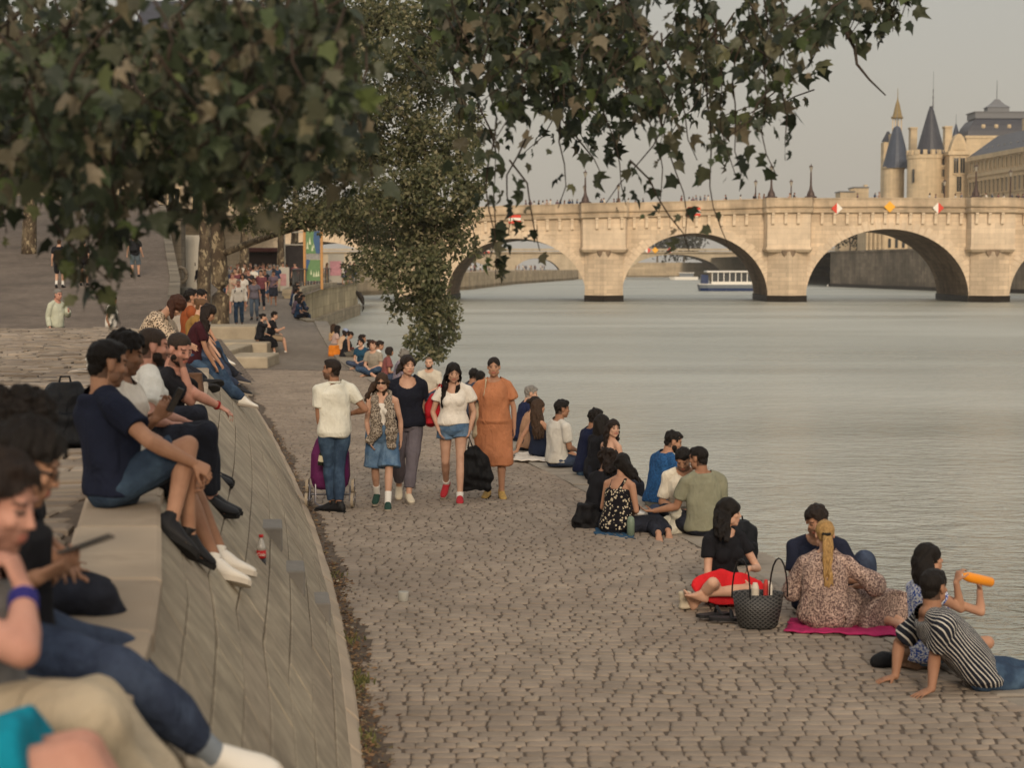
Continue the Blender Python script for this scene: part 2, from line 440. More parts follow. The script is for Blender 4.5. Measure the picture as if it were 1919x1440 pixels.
# wall between ramp and promenade
m_wall = stone('retaining_stone', '7d7466', 'yz', .9, .4, .012, .5, .2, .6, .4)
w = thing('retaining_wall', (divX(80), 80, 1), 'dark stone wall between the cobbled ramp and the promenade', 'wall')
m = M(); ys = np.arange(50, 112, 4.)
for a, b in zip(ys[:-1], ys[1:]):
    za, zb = max(rampZ(a) + .05, promZ(a) + .25), max(rampZ(b) + .05, promZ(b) + .25)
    m.hexa([(divX(a), a, 0), (divX(a) + .4, a, 0), (divX(b) + .4, b, 0), (divX(b), b, 0), (divX(a), a, za), (divX(a) + .4, a, za), (divX(b) + .4, b, zb), (divX(b), b, zb)])
m.build('wall_body', m_wall, w)
pb = Vector((xx(322, 108), 108, 1.2))
pil = thing('stone_pillar', pb, 'square stone gate pillar at the end of the ramp wall', 'pillar')
m = M(); m.box(pb + Vector((0, 0, 2)), (1.5, 1.5, 5)); m.build('shaft', m_wall, pil)
m = M(); m.box(pb + Vector((0, 0, 4.68)), (1.8, 1.8, .35), bev=.06); m.build('cap', m_wall, pil)
# terrain skirt + river bed: one sheet reaching the horizon
m_earth = pmat('bare_earth', '6b6153', rough=1, var=.3, scale=.4, bump=.4, bscale=3)
m = M(); m.add([(-1500, -300, -2.6), (1500, -300, -2.6), (1500, 3000, -2.6), (-1500, 3000, -2.6)], [(0, 1, 2, 3)])
tag(m.build('ground', m_earth), 'river bed and far ground reaching the horizon', 'ground', kind='structure')

# ---------- water
t = NT('river_water'); tc = t.node('ShaderNodeTexCoord'); o_ = tc.outputs['Object']
mp = lambda s, r=0.: t.node('ShaderNodeMapping', {'Vector': o_, 'Scale': s, 'Rotation': (0, 0, r)}).outputs[0]
w1 = t.noise(mp((.6, 1.0, 1), .1), 2.3, 3, .5, .5)
w2 = t.noise(mp((.6, 1.0, 1), -.2), 6.5, 3, .55, .3)
w3 = t.noise(mp((.2, .45, 1)), .35, 2, .5)
w4 = t.noise(o_, .05, 3, .5)
h = t.math('ADD', t.math('MULTIPLY', w1, .62), t.math('ADD', t.math('MULTIPLY', w2, .24), t.math('MULTIPLY', w3, .8)))
amp = t.ramp(w4, [(.35, .75), (.65, 1.15)])
bm = t.node('ShaderNodeBump', {'Height': t.math('MULTIPLY', h, amp), 'Strength': 1., 'Distance': .44}).outputs[0]
far_ = t.ramp(t.math('MULTIPLY', t.node('ShaderNodeSeparateXYZ', {0: o_}).outputs[1], .01), [(.12, .1), (.35, .16), (.9, .33)]); patch_ = t.noise(mp((.03, .11, 1)), 1., 3, .5); t.out(t.mix(t.ramp(patch_, [(.35, 0.), (.65, 1.)]), lin('898b81'), lin('a4a59b')), t.math('MULTIPLY', far_, t.ramp(patch_, [(.3, .8), (.7, 1.2)])), bm, .5, IOR=1.33)
m_water = t.m
R2 = random.Random(5)
V = []; Fs = []
ysw = [-30, 0, 10, 20, 30, 45, 60, 80, 110, 150, 200, 260, 330, 420, 560, 800, 1200, 2500]
xsw = [-600, -200, -80, -40, -14, -4, 6, 20, 45, 90, 180, 400, 1200]
for yy in ysw:
    for x_ in xsw: V.append((x_, yy, WATER))
nx = len(xsw)
for k in range(len(ysw) - 1):
    for i in range(nx - 1): a = k * nx + i; Fs.append((a, a + 1, a + nx + 1, a + nx))
tag(mesh_np('river_water', V, Fs, m_water), 'rippled grey green river', 'river', kind='structure')

# ---------- sloped bank and curved terrace wall
m_bank = stone('bank_stone', '9a8e79', 'yz', 1.1, .4, .012, .6, .15, .5, .3)
up = [(66.1, -7.55, .66), (68, -8.2, .75), (80, -9.9, 1.02), (92, -11.4, 1.22)]; lo = [(66.1, -6.75, WALLH * 0 - 1.55), (70, -7.1, -1.55), (82, -8.9, -1.55), (97, -12.6, -1.55)]
m = M()
for k in range(3):
    a, b, c, d = up[k], up[k + 1], lo[k + 1], lo[k]
    P = lambda q: (q[1], q[0], q[2])
    m.hexa([(a[1] - 1, a[0], -2), (d[1], d[0], -2), (c[1], c[0], -2), (b[1] - 1, b[0], -2), (a[1] - .35, a[0], a[2] + .02), (a[1], a[0], a[2] + .02) if 0 else P(d), P(c), (b[1] - .35, b[0], b[2] + .02)])
    m.hexa([(a[1] - .4, a[0], -1), (a[1], a[0], -1), (b[1], b[0], -1), (b[1] - .4, b[0], -1), (a[1] - .4, a[0], a[2] + .05), (a[1], a[0], a[2] + .05), (b[1], b[0], b[2] + .05), (b[1] - .4, b[0], b[2] + .05)])
tag(m.build('sloped_bank', m_bank, loc=(-9, 80, 0)), 'smooth sloped stone bank running down to the river below the far seated crowd', 'bank')
m_tw = stone('terrace_wall_stone', 'b3a486', 'yz', 1.6, .75, .012, .6, .15, .5, .35, .5)
wl = [(90, -11.2), (100, -12.2), (112, -12.9), (125, -13.3), (140, -13.6), (150, -13.7), (154, -13.9), (156, -14.8), (157, -17), (158, -40)]
tw = thing('terrace_wall', (-13, 120, -1.5), 'curved pale stone quay wall rising from the water below the railing', 'wall')
m = M(); m2 = M(); m3 = M()
for (a, b) in zip(wl[:-1], wl[1:]):
    Q = lambda y, x, dx, z: (x + dx * (1 if y < 155 else .6), y + (0 if y < 155 else -dx), z)
    for mm, o0, o1, z0, z1 in ((m, .0, -.8, -2.2, 1.25), (m2, .12, -.9, 1.25, 1.6), (m3, .25, 0.0, -2.2, -.55)):
        mm.hexa([Q(*a, o1, z0), Q(*a, o0, z0), Q(*b, o0, z0), Q(*b, o1, z0), Q(*a, o1, z1), Q(*a, o0, z1), Q(*b, o0, z1), Q(*b, o1, z1)])
m.build('wall_face', m_tw, tw); m2.build('coping', m_bank, tw); m3.build('footing', m_bank, tw)
m_iron = pmat('grey_iron', '4a4a4a', rough=.5, var=.15, scale=20, bump=.1, metal=.3)
rl = thing('railing', (-13.2, 120, 1.6), 'grey metal railing with slim uprights along the curved terrace wall', 'railing')
m = M(); pts = [(x - .35, y, 2.65) for y, x in wl if y < 156]
m.tube(pts, .035, 6); m.build('handrail', m_iron, rl)
m = M(); m.tube([(p[0], p[1], 1.75) for p in pts], .025, 6); m.build('bottom_rail', m_iron, rl)
for i in range(26):
    y = 91 + i * 2.45; x = interp(y, [(a, b) for a, b in wl]) - .35
    m = M(); m.box((x, y, 2.1), (.07, .07, 1.12)); m.build('upright', m_iron, rl)

# ---------- arched stone bridges
m_bstone = stone('bridge_stone', 'd2bda2', 'xz', 1.5, .5, .02, .72, .12, .45, .22, .18)
m_bplain = stone('bridge_ashlar', 'd6c2a8', 'xz', 2.4, .62, .015, .75, .08, .35, .18, .3)
m_soff = stone('shaded_soffit_stone', '94806b', 'yz', 1.4, .5, .02, .6, .18, .5, .35, .3)  # darker than the bridge stone: shade under the arches put into the colour
m_trim = stone('cornice_stone', 'c6b297', 'xz', 2.2, 3., .012, .75, .1, .35, .35, .4)
m_alg = pmat('wet_algae_stone', '241d15', rough=.6, var=.4, scale=3, bump=.5, bscale=8)
def bridge(root, B, arches, piers, ztop, s0, s1, width, zc=-1., ring=.9, corn=True, step=.35, mats=None, plinth=True, corbels=None, detail=True):
    mb, mp_, ms, mt = mats
    def zb(s):
        for a, b, cr in arches:
            if a < s < b:
                c = (a + b) / 2; h = (b - a) / 2; return zc + (cr - zc) * math.sqrt(max(0, 1 - ((s - c) / h) ** 2))
        return -2.4
    S = set(np.arange(s0, s1, step * 2))
    for a, b, cr in arches:
        c = (a + b) / 2; h = (b - a) / 2
        for k in range(41): S.add(c - h * math.cos(PI * k / 40))
        S.add(a - 1e-3); S.add(b + 1e-3)
    S = sorted(s for s in S if s0 <= s <= s1)
    zw = lambda s: ztop(s) - 1.0
    fr = M(); so = M()
    for a, b in zip(S[:-1], S[1:]):
        za, zb_ = zb(a), zb(b)
        if abs(b - a) < 1.5e-3 + 1e-4:   # pier side handled by ellipse end at springing
            pass
        fr.add([B(a, 0, za), B(b, 0, zb_), B(b, 0, zw(b)), B(a, 0, zw(a))], [(0, 1, 2, 3)])
        fr.add([B(a, width, za), B(b, width, zb_), B(b, width, zw(b)), B(a, width, zw(a))], [(3, 2, 1, 0)])
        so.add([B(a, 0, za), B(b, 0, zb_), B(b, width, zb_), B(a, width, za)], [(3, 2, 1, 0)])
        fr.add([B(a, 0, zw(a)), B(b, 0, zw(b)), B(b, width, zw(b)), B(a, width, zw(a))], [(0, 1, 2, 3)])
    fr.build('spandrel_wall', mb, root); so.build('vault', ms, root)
    for a, b, cr in arches:
        c = (a + b) / 2; h = (b - a) / 2; r = M(); K = 42
        for k in range(K):
            t0, t1 = PI * k / K + .004, PI * (k + 1) / K - .004
            e = ring * (1.25 if k % 2 else .95)
            q = lambda t, o: (c - (h + o) * math.cos(t), zc + (cr - zc + o) * math.sin(t))
            p = [q(t0, .0), q(t1, .0), q(t1, e), q(t0, e)]
            r.hexa([B(p[0][0], .15, p[0][1]), B(p[1][0], .15, p[1][1]), B(p[1][0], -.06, p[1][1]), B(p[0][0], -.06, p[0][1]),
                    B(p[3][0], .15, p[3][1]), B(p[2][0], .15, p[2][1]), B(p[2][0], -.06, p[2][1]), B(p[3][0], -.06, p[3][1])])
        r.build('voussoir_ring', mp_, root, fix=True)
    return zb, zw
ang = math.radians(3.0); BY = 211.
ca, sa = math.cos(ang), math.sin(ang)
def B1(s, n, z): return Vector((s * ca + n * sa, BY - s * sa + n * ca, z))
def s1(u):
    r = (u - CX) / (F * CP) * 1.0; r = (u - CX) / F * 1.0 / (CP + 0 * SP)
    return BY * r / (ca + r * sa)
def zt1(s):
    Yv = BY - s * sa
    return interp(s, [(s1(300), zz(402, BY)), (s1(600), zz(396, BY)), (s1(850), zz(390, BY)), (s1(950), zz(385, BY)), (s1(1160), zz(380, 210)), (s1(1330), zz(375, 209)), (s1(1440), zz(371.5, 209)), (s1(1650), zz(370, 208)), (s1(1919), zz(371, 207)), (s1(2300), zz(376, 206))])
br = thing('stone_bridge', B1(0, 0, WATER), 'old cream stone bridge with five round arches crossing the river', 'bridge')
arch1 = [(s1(440), s1(747), zz(452, BY)), (s1(837), s1(1098), zz(447, BY)), (s1(1164), s1(1437), zz(437, 210)), (s1(1508), s1(1812), zz(429, 208)), (s1(1888), s1(2210), zz(430, 207))]
SL, SR = s1(150), s1(2330)
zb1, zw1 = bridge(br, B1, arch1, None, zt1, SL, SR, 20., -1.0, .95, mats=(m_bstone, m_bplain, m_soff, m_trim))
piers1 = [(s1(747), s1(837)), (s1(1098), s1(1164)), (s1(1437), s1(1508)), (s1(1812), s1(1888))]
# swept cornice / parapet following the bastions
def path_off(s):
    for a, b in piers1:
        c = (a + b) / 2; hw = 2.75
        if abs(s - c) < hw: return 1.75
        if abs(s - c) < hw + .35: return 1.75 * (hw + .35 - abs(s - c)) / .35
    return 0
S = sorted(set(list(np.arange(SL, SR, 1.2)) + [c + d for a, b in piers1 for c in [(a + b) / 2] for d in (-3.1, -2.75, 2.75, 3.1)]))
def sweep(mm, prof):      # prof: (outward, dz from parapet top), closed
    rs = [[B1(s, -path_off(s) - o, zt1(s) + z) for o, z in prof] for s in S]
    mm.rings(rs)
mm = M(); sweep(mm, [(.12, -.95), (.12, -.12), (.2, -.12), (.2, 0), (-.35, 0), (-.35, -.95)]); mm.build('parapet', m_trim, br, fix=True)
mm = M(); sweep(mm, [(.1, -1.85), (.45, -1.78), (.5, -1.5), (.2, -1.46), (.2, -1.2), (.5, -1.12), (.55, -.95), (-.5, -.95), (-.5, -1.85)]); mm.build('cornice', m_trim, br, fix=True)
m_shade = m_soff
for a, b in piers1:
    c = (a + b) / 2
    zt = zt1(c)
    mm = M()
    zl = zz(466, BY)
    pl = [(-2.85, .2), (-2.85, -.35), (-2.6, -1.7), (2.6, -1.7), (2.85, -.35), (2.85, .2)]
    mm.rings([[B1(c + x, y, z) for x, y in pl] for z in (zl, zt - 1.8)]); mm.build('bastion', m_bplain, br, fix=True)
    mm = M(); pl2 = [(-3., .2), (-3., -.4), (-2.7, -1.85), (2.7, -1.85), (3., -.4), (3., .2)]; pl3 = [(x * .93, y * .9) for x, y in pl]
    mm.rings([[B1(c + x, y, z) for x, y in q] for z, q in ((zl - .45, pl3), (zl - .15, pl2), (zl + .12, pl2))]); mm.build('ledge', m_bplain, br, fix=True)
    mm = M(); cw = [(-2.35, .3), (-2.35, -.2), (0, -2.1), (2.35, -.2), (2.35, .3)]
    mm.rings([[B1(c + x, y, z) for x, y in cw] for z in (-2.4, zl - .4)]); mm.build('cutwater', m_bstone, br, fix=True)
    mm = M(); mm.rings([[B1(c + x * 1.03, y * 1.05 - .04, z) for x, y in cw] for z in (-2.4, -.72)]); mm.build('plinth', m_alg, br, fix=True)
    # inverted cone under the ledge at the prow, shade put into its darker stone
    mm = M(); mm.rings([[B1(c + r * math.cos(2 * PI * k / 10), -1.5 + r * .55 * math.sin(2 * PI * k / 10), z) for k in range(10)] for r, z in ((.12, zl - 3.6), (.32, zl - 2.6), (.62, zl - 1.1), (.95, zl - .3))]); mm.build('ledge_cone', m_soff, br, fix=True)
    mm = M()
    for e in (a, b):
        sgn = 1 if e == a else -1
        mm.hexa([B1(e - .1 * sgn, -.03, -2.4), B1(e + .55 * sgn, -.03, -2.4), B1(e + .55 * sgn, 20.1, -2.4), B1(e - .1 * sgn, 20.1, -2.4), B1(e - .12 * sgn, -.03, -.75), B1(e + .5 * sgn, -.03, -.75), B1(e + .5 * sgn, 20.1, -.75), B1(e - .12 * sgn, 20.1, -.75)])
    mm.build('pier_plinth', m_alg, br, fix=True)
# corbels
cb = None; s = s1(842); k = 0
while s < s1(1990):
    off = path_off(s); sag = path_off(s + .4) == off and path_off(s - .4) == off
    if sag:
        Yv = zt1(s) - 1.85
        if cb is None:
            mm = M(); prof = [(0, 0), (-.62, 0), (-.62, -.18), (-.5, -.3), (-.36, -.8), (-.28, -1.3), (-.12, -1.42), (0, -1.42)]
            mm.prism([(-.17, y, z) for y, z in prof], (.34, 0, 0)); cb = mm.build('corbel', m_bplain, None, loc=(0, 0, 0), fix=True); cb.parent = br
            c = cb
        else:
            c = cb.copy(); COL.objects.link(c); c.parent = br
        p = B1(s, -off - (.02 if not off else .0), Yv + .02) - Vector(br['_base']); c.location = p; c.rotation_euler = (0, 0, -ang)
    s += 1.52; k += 1

# signs hung on the bridge
m_red = pmat('sign_red', 'd2402a', rough=.5, var=.08); m_white = pmat('sign_white', 'e8e2d6', rough=.5, var=.06); m_yel = pmat('sign_yellow', 'f0ae2a', rough=.5, var=.08)
def place_sign(u, v, typ, lab):
    s = s1(u); p = B1(s, -.62, zz(v, BY - s * sa)); m = M()
    ux, nz = Vector((ca, -sa, 0)), Vector((0, 0, 1)); nn = Vector((sa, ca, 0))
    if typ == 'bar':
        for (z0, z1, mi) in ((-.52, -.17, 0), (-.17, .17, 1), (.17, .52, 0)):
            m.prism([p + ux * x + nz * z for x, z in ((-.75, z0), (.75, z0), (.75, z1), (-.75, z1))], nn * .06, mi)
        mats = [m_red, m_white]
    else:
        r = .68; L = [(-r, 0), (0, -r), (0, r)]; Rr = [(r, 0), (0, r), (0, -r)]
        m.prism([p + ux * x + nz * z for x, z in L], nn * .06, 0); m.prism([p + ux * x + nz * z for x, z in Rr], nn * .06, 1)
        mats = {'lr': [m_red, m_white], 'rl': [m_white, m_red], 'y': [m_yel, m_yel]}[typ]
    m.box(p + nn * .35, (.06, .5, .06), mi=0)
    o = m.build('bridge_sign', mats, loc=p, fix=True); tag(o, lab, 'sign', 'navigation signs on the stone bridge')
place_sign(1298, 397, 'bar', 'red and white barred sign hung over the middle arch'); place_sign(965, 411, 'bar', 'red and white barred sign half hidden by leaves over the left arch')
place_sign(1563, 391, 'lr', 'diamond sign with its left half red over the right arch'); place_sign(1661, 388, 'y', 'plain yellow diamond sign over the right arch'); place_sign(1751, 390, 'rl', 'diamond sign with its right half red over the right arch')

# lamps on the bridge
m_lamp = pmat('lamp_bronze', '4a3a34', rough=.5, var=.15, metal=.2); m_glass = pmat('lamp_glass', '9a9488', rough=.2, var=.05)
def bridge_lamp(big):
    o = thing('street_lamp', (0, 0, 0), 'x', 'lamp'); h = 3.9 if big else 3.6
    m = M()
    if big: m.lathe((0, 0, 0), [(.75, 0), (.75, .15), (.5, .25), (.42, .6), (.22, 1.0), (.13, 1.5), (.09, h - .75)], 10)
    else: m.lathe((0, 0, 0), [(.22, 0), (.2, .4), (.1, .6), (.08, h - .7)], 8)
    m.build('post', m_lamp, o)
    m = M(); m.lathe((0, 0, h - .72), [(.1, 0), (.22, .5), (.24, .55)], 6); m.build('lantern', m_glass, o)
    m = M(); m.lathe((0, 0, h - .17), [(.28, 0), (.14, .16), (.05, .2), (.03, .38)], 6); m.build('lamp_cap', m_lamp, o)
    return o
LB, LS = bridge_lamp(1), bridge_lamp(0); nb = [0, 0]
for (u, big, back, lab) in ((1513, 1, 0, 'tall bridge lamp on a heavy foot left of the round tower'), (1440, 1, 0, 'heavy footed bridge lamp above the pier between middle and right arches'), (1096, 1, 0, 'heavy footed bridge lamp above the pier left of the middle arch'), (1818, 1, 0, 'heavy footed bridge lamp in front of the palace front'),
                            (1400, 0, 1, 'slim bridge lamp among hanging leaves, left of the paired lamps'), (1466, 0, 1, 'slim lamp between the two heavy bridge lamps'), (1145, 0, 1, 'slim bridge lamp half hidden by twigs over the middle arch'), (1082, 0, 1, 'slim lamp beside the heavy lamp at the left pier'), (1751, 0, 1, 'slim bridge lamp in front of the battlemented tower'), (1889, 0, 0, 'slim bridge lamp nearest the right end of the palace')):
    src = LB if big else LS; o = src if nb[big] == 0 else copy_tree(src); nb[big] += 1
    s = s1(u); n_ = -1.2 if big else (17. if back else .8)
    if back: s = s * (BY + 17) / BY
    p = B1(s, n_, zt1(s) - (0.02 if big else 1.)); p.z = zt1(s) - (.02 if big else (.6 if back else .25)); o.location = p; tag(o, lab, 'lamp', 'lamps on the stone bridge')
# ---------- second bridge, far banks
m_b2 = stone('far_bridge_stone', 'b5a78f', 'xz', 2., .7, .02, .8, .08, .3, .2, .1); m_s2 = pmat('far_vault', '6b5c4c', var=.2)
Y2 = 600.
def B2(s, n, z): return Vector((s, Y2 + n, z))
s2 = lambda u: (u - CX) / (F * CP) * Y2
b2 = thing('far_bridge', (40, Y2, WATER), 'distant plain stone bridge seen through the arches', 'bridge')
ztt = lambda s: zz(466, Y2)
ar2 = [(s2(960), s2(1052), zz(484, Y2)), (s2(1172), s2(1352), zz(477, Y2)), (s2(1498), s2(1575), zz(500, Y2)), (s2(760), s2(925), zz(484, Y2))]
bridge(b2, B2, sorted(ar2), None, ztt, s2(500), s2(1700), 24., -1., .9, mats=(m_b2, m_b2, m_s2, m_b2), step=2)
m = M(); m.box((s2(1100), Y2 - .3, zz(466, Y2) - .35), (s2(1700) - s2(500), 1., .7)); m.box((s2(1100), Y2 - .45, zz(473, Y2)), (s2(1700) - s2(500), .9, .35)); m.build('parapet', m_b2, b2)
for u, typ, lab in ((1013 - 103, 'bar', 'small red barred sign on the distant bridge seen through the left arch'), (1212, 'rl', 'tiny red and white diamond sign left of the yellow one on the distant bridge'), (1226, 'y', 'tiny yellow diamond sign on the distant bridge'), (1255, 'lr', 'tiny red and white diamond sign right of the yellow one on the distant bridge')):
    p = B2(s2(u), -1.2, zz(469, Y2)); m = M(); r = 1.15
    if typ == 'bar':
        for z0, z1, mi in ((-1, -.35, 0), (-.35, .35, 1), (.35, 1, 0)): m.box(p + Vector((0, 0, (z0 + z1) / 2)), (3, .1, z1 - z0), mi=mi)
        mats = [m_red, m_white]
    else:
        m.prism([p + Vector(q) for q in ((-r, 0, 0), (0, 0, -r), (0, 0, r))], (0, .1, 0), 0); m.prism([p + Vector(q) for q in ((r, 0, 0), (0, 0, r), (0, 0, -r))], (0, .1, 0), 1)
        mats = {'lr': [m_red, m_white], 'rl': [m_white, m_red], 'y': [m_yel, m_yel]}[typ]
    tag(m.build('bridge_sign', mats, loc=p, fix=True), lab, 'sign', 'navigation signs on the distant bridge')

m_q = stone('island_quay_stone', '85796a', 'yz', 2., .7, .015, .6, .18, .5, .45, .12, cold='5d564c')
def bank_wall(name, pts, ztop, lab, mat, cap=True, capm=None, thick=1.5, plinth=True):
    o = thing(name, (pts[0][0], pts[0][1], WATER), lab, 'quay wall'); m = M(); c = M(); a_ = M()
    for (xa, ya), (xb, yb) in zip(pts[:-1], pts[1:]):
        d = Vector((xb - xa, yb - ya, 0)).normalized(); nrm = Vector((d.y, -d.x, 0)) * (1 if thick > 0 else -1)
        A, B = Vector((xa, ya, 0)), Vector((xb, yb, 0)); T = abs(thick)
        for mm, o0, o1, z0, z1 in ((m, 0, -T, -2.4, ztop - .4), (c, .2, -T, ztop - .4, ztop), (a_, .35, -T, -2.4, -.85)):
            mm.hexa([A + nrm * o0 + Vector((0, 0, z0)), B + nrm * o0 + Vector((0, 0, z0)), B + nrm * o1 + Vector((0, 0, z0)), A + nrm * o1 + Vector((0, 0, z0)),
                     A + nrm * o0 + Vector((0, 0, z1)), B + nrm * o0 + Vector((0, 0, z1)), B + nrm * o1 + Vector((0, 0, z1)), A + nrm * o1 + Vector((0, 0, z1))])
    m.build('wall_face', mat, o, fix=True); c.build('coping', capm or mat, o, fix=True); a_.build('waterline_plinth', m_alg if plinth else mat, o, fix=True)
    return o
pR = [(xx(1500, 600), 640), (xx(1556, 372), 372), (xx(1750, 305), 305), (xx(2000, 262), 262), (150, 225)]
zq = zz(471, 372)
bank_wall('island_quay_wall', pR[1:], zq, 'tall weathered quay wall of the island seen through the right arch', m_q)
m = M(); a, b, c = pR[1], pR[2], pR[3]
m.add([(a[0] + .6, a[1] + .6, zq - .2), (b[0] + .6, b[1] + 1, zq - .2), (c[0] + .6, c[1] + 1, zq - .2), (400, 300, zq - .2), (400, 700, zq - .2), (a[0] + .6, 700, zq - .2)], [(0, 1, 2, 3, 4, 5)])
tag(m.build('island_street', pmat('asphalt', '55524e', var=.15)), 'street along the top of the island quay', 'street', kind='structure')
m_lq = stone('left_quay_stone', 'ab9a80', 'yz', 3., .8, .02, .7, .12, .4, .25, .2)
pL = [(-60, 200), (-26, 250), (xx(857, 319), 319), (xx(945, 416), 416), (xx(1065, 560), 560), (xx(1090, 700), 700)]
bank_wall('left_quay_wall', pL, 1.75, 'low pale quay wall of the far left bank seen under the left arch', m_lq, thick=-2, plinth=False)
m = M(); m.add([(x - .5, y, 1.6) for x, y in pL] + [(-300, 700, 1.6), (-300, 150, 1.6), (-15, 157.5, 1.45), (-14.5, 190, 1.5)], [tuple(range(len(pL) + 4))])
tag(m.build('left_bank_ground', pmat('bank_gravel', '8a7c69', var=.2)), 'gravel promenade on top of the far left bank', 'ground', kind='structure')
# centre far bank behind second bridge
bank_wall('far_quay_wall', [(xx(1150, 760), 900), (xx(1180, 700), 705), (xx(1600, 690), 690)], 4.5, 'far quay wall behind the distant bridge', m_lq, thick=-2, plinth=False)

# ---------- boats
m_bw = pmat('boat_white', 'dcd8cf', rough=.4, var=.05); m_bblue = pmat('boat_blue', '1c2f55', rough=.35, var=.1); m_bgrey = pmat('boat_grey', '6d7378', rough=.5, var=.1)
m_win = pmat('dark_glass', '23282b', rough=.08, var=.05, spec=.6)
def tour_boat(Yb, u0, v, L):
    x0 = xx(u0, Yb); o = thing('tour_boat', (x0 + L / 2, Yb, WATER), 'white passenger boat with a dark blue hull passing under the middle arch', 'boat')
    def hull(z0, z1, g0, g1):
        pl = lambda g: [(x0 - g, Yb + 2.6), (x0 - g + .2, Yb + .8), (x0 + 1.5 - g * .3, Yb - .1 - g * .3), (x0 + L, Yb - .1 - g * .3), (x0 + L, Yb + 5.5), (x0 + 1.5, Yb + 5.5)]
        m = M(); m.rings([[(x, y, z) for x, y in pl(g)] for z, g in ((z0, g0), (z1, g1))]); return m
    hull(WATER - .3, WATER + .55, -.2, 0).build('hull', m_bblue, o, fix=True); hull(WATER + .55, WATER + 1.15, 0, .15).build('hull_band', m_bgrey, o, fix=True)
    hull(WATER + 1.15, WATER + 1.3, .2, .2).build('gunwale', m_bw, o, fix=True)
    a, b = x0 + 2.2, x0 + L
    z0, z1 = WATER + 1.25, WATER + 3.3
    m = M(); m.box(((a + b) / 2, Yb + 2.6, (z0 + z1) / 2), (b - a, 4.2, z1 - z0)); m.build('cabin', m_win, o)
    m = M(); m.box(((a + b) / 2, Yb + 2.6, z0 + .2), (b - a + .1, 4.4, .45)); m.build('cabin_base', m_bw, o)
    m = M(); m.box(((a + b) / 2 - .3, Yb + 2.6, z1 + .12), (b - a + 1.2, 5, .3), bev=.08); m.build('roof', m_bw, o)
    for k in range(13):
        m = M(); m.box((a + .1 + (b - a) * k / 13., Yb + .45, (z0 + z1) / 2), (.14 if k < 9 else .3, .12, z1 - z0)); m.build('pillar', m_bw, o)
    m = M(); m.box((x0 + 1.1, Yb + 2.2, WATER + 2.), (1.2, 2., 1.8), bev=.1); m.build('wheelhouse', m_bblue, o)
    m = M(); m.box((x0 + L - 4, Yb + 2.6, z1 + .7), (2.2, 2.2, 1.0), bev=.1); m.build('upper_cabin', m_bblue, o)
    return o
tour_boat(300., 1311, 545, 15.5)
Ys = 560.; x0 = xx(1258, Ys); o = thing('launch', (x0, Ys, WATER), 'small white launch moored beyond the middle arch', 'boat')
m = M(); m.rings([[(x0 + a, Ys + b, z) for a, b in ((-.5 * g, 0), (1, -1.4), (8.6, -1.5), (8.6, 1.5), (1, 1.4))] for z, g in ((WATER - .2, 0), (WATER + 1., 1.5))]); m.build('hull', m_bw, o, fix=True)
m = M(); m.box((x0 + 5, Ys, WATER + 1.6), (4.5, 2, 1.2)); m.build('cabin', m_bgrey, o)
m = M(); m.box((x0 + 5, Ys, WATER + 2.3), (5, 2.4, .2)); m.build('roof', m_bw, o)
for u, v, lab in ((1552, 537, 'white mooring buoy beside the island quay, left one'), (1618, 538, 'white mooring buoy in the water under the right arch, right one')):
    p = onz(u, v, WATER); m = M(); m.ell(p + Vector((0, 0, .15)), .32); tag(m.build('buoy', m_bw, loc=p, smooth=True), lab, 'buoy')

# ---------- palace on the island
m_pal = stone('palace_stone', 'cdb897', 'xz', 1.6, .6, .01, .85, .06, .3, .2, .15); m_pal2 = stone('palace_stone_side', 'c5b08f', 'yz', 1.6, .6, .01, .85, .06, .3, .2, .15)
m_slate = pmat('slate', '383a43', rough=.45, var=.2, scale=1.5, bump=.4, bscale=3, dist=.03); m_slate2 = pmat('slate_blue', '3d4554', rough=.45, var=.2, scale=1.5, bump=.4, bscale=3, dist=.03)
m_gold = pmat('gilt_lead', '8f7a50', rough=.4, var=.3, scale=2, metal=.3); m_lead = pmat('lead_grey', '6a6c70', rough=.5, var=.15)
def lathe_px(name, u, Y, prof, mat, par, n=20):    # prof: (radius px, v)
    k = 1 / ppm(Y); c = Vector((xx(u, Y), Y, 0)); m = M(); m.lathe(c, [(r * k, zz(v, Y)) for r, v in prof], n); return m.build(name, mat, par, smooth=False)
def box_px(name, u0, u1, v0, v1, Y, dep, mat, par):
    m = M(); xa, xb = xx(u0, Y), xx(u1, Y); za, zb = zz(v1, Y), zz(v0, Y); m.box(((xa + xb) / 2, Y + dep / 2, (za + zb) / 2), (xb - xa, dep, zb - za)); return m.build(name, mat, par)
zg = zq - .2
def gv(Y): return HOR - (zg - HC) * ppm(Y)      # image row of the island street at depth Y
Yt = 450.
ta = thing('round_tower', (xx(1672, 462), 462, zg), 'plain round stone tower under a tall blue slate cone', 'tower')
lathe_px('tower_wall', 1672, 462, [(19.5, gv(462)), (19.5, 318)], m_pal, ta); lathe_px('cornice', 1672, 462, [(20, 318), (21.5, 315), (21.5, 313)], m_pal, ta)
lathe_px('roof', 1677, 462, [(26, 315.5), (20, 290), (13, 262), (7, 240), (2.2, 236)], m_slate2, ta); lathe_px('finial', 1677, 462, [(1., 237), (.6, 215), (.3, 196)], m_lead, ta, 6)
tb = thing('battlemented_tower', (xx(1730, Yt), Yt, zg), 'broad round stone tower with battlements and dark slate cone', 'tower')
lathe_px('tower_wall', 1730, Yt, [(32, gv(Yt)), (32, 300), (33.5, 297), (33.5, 291)], m_pal, tb, 28)
k_ = 1 / ppm(Yt)
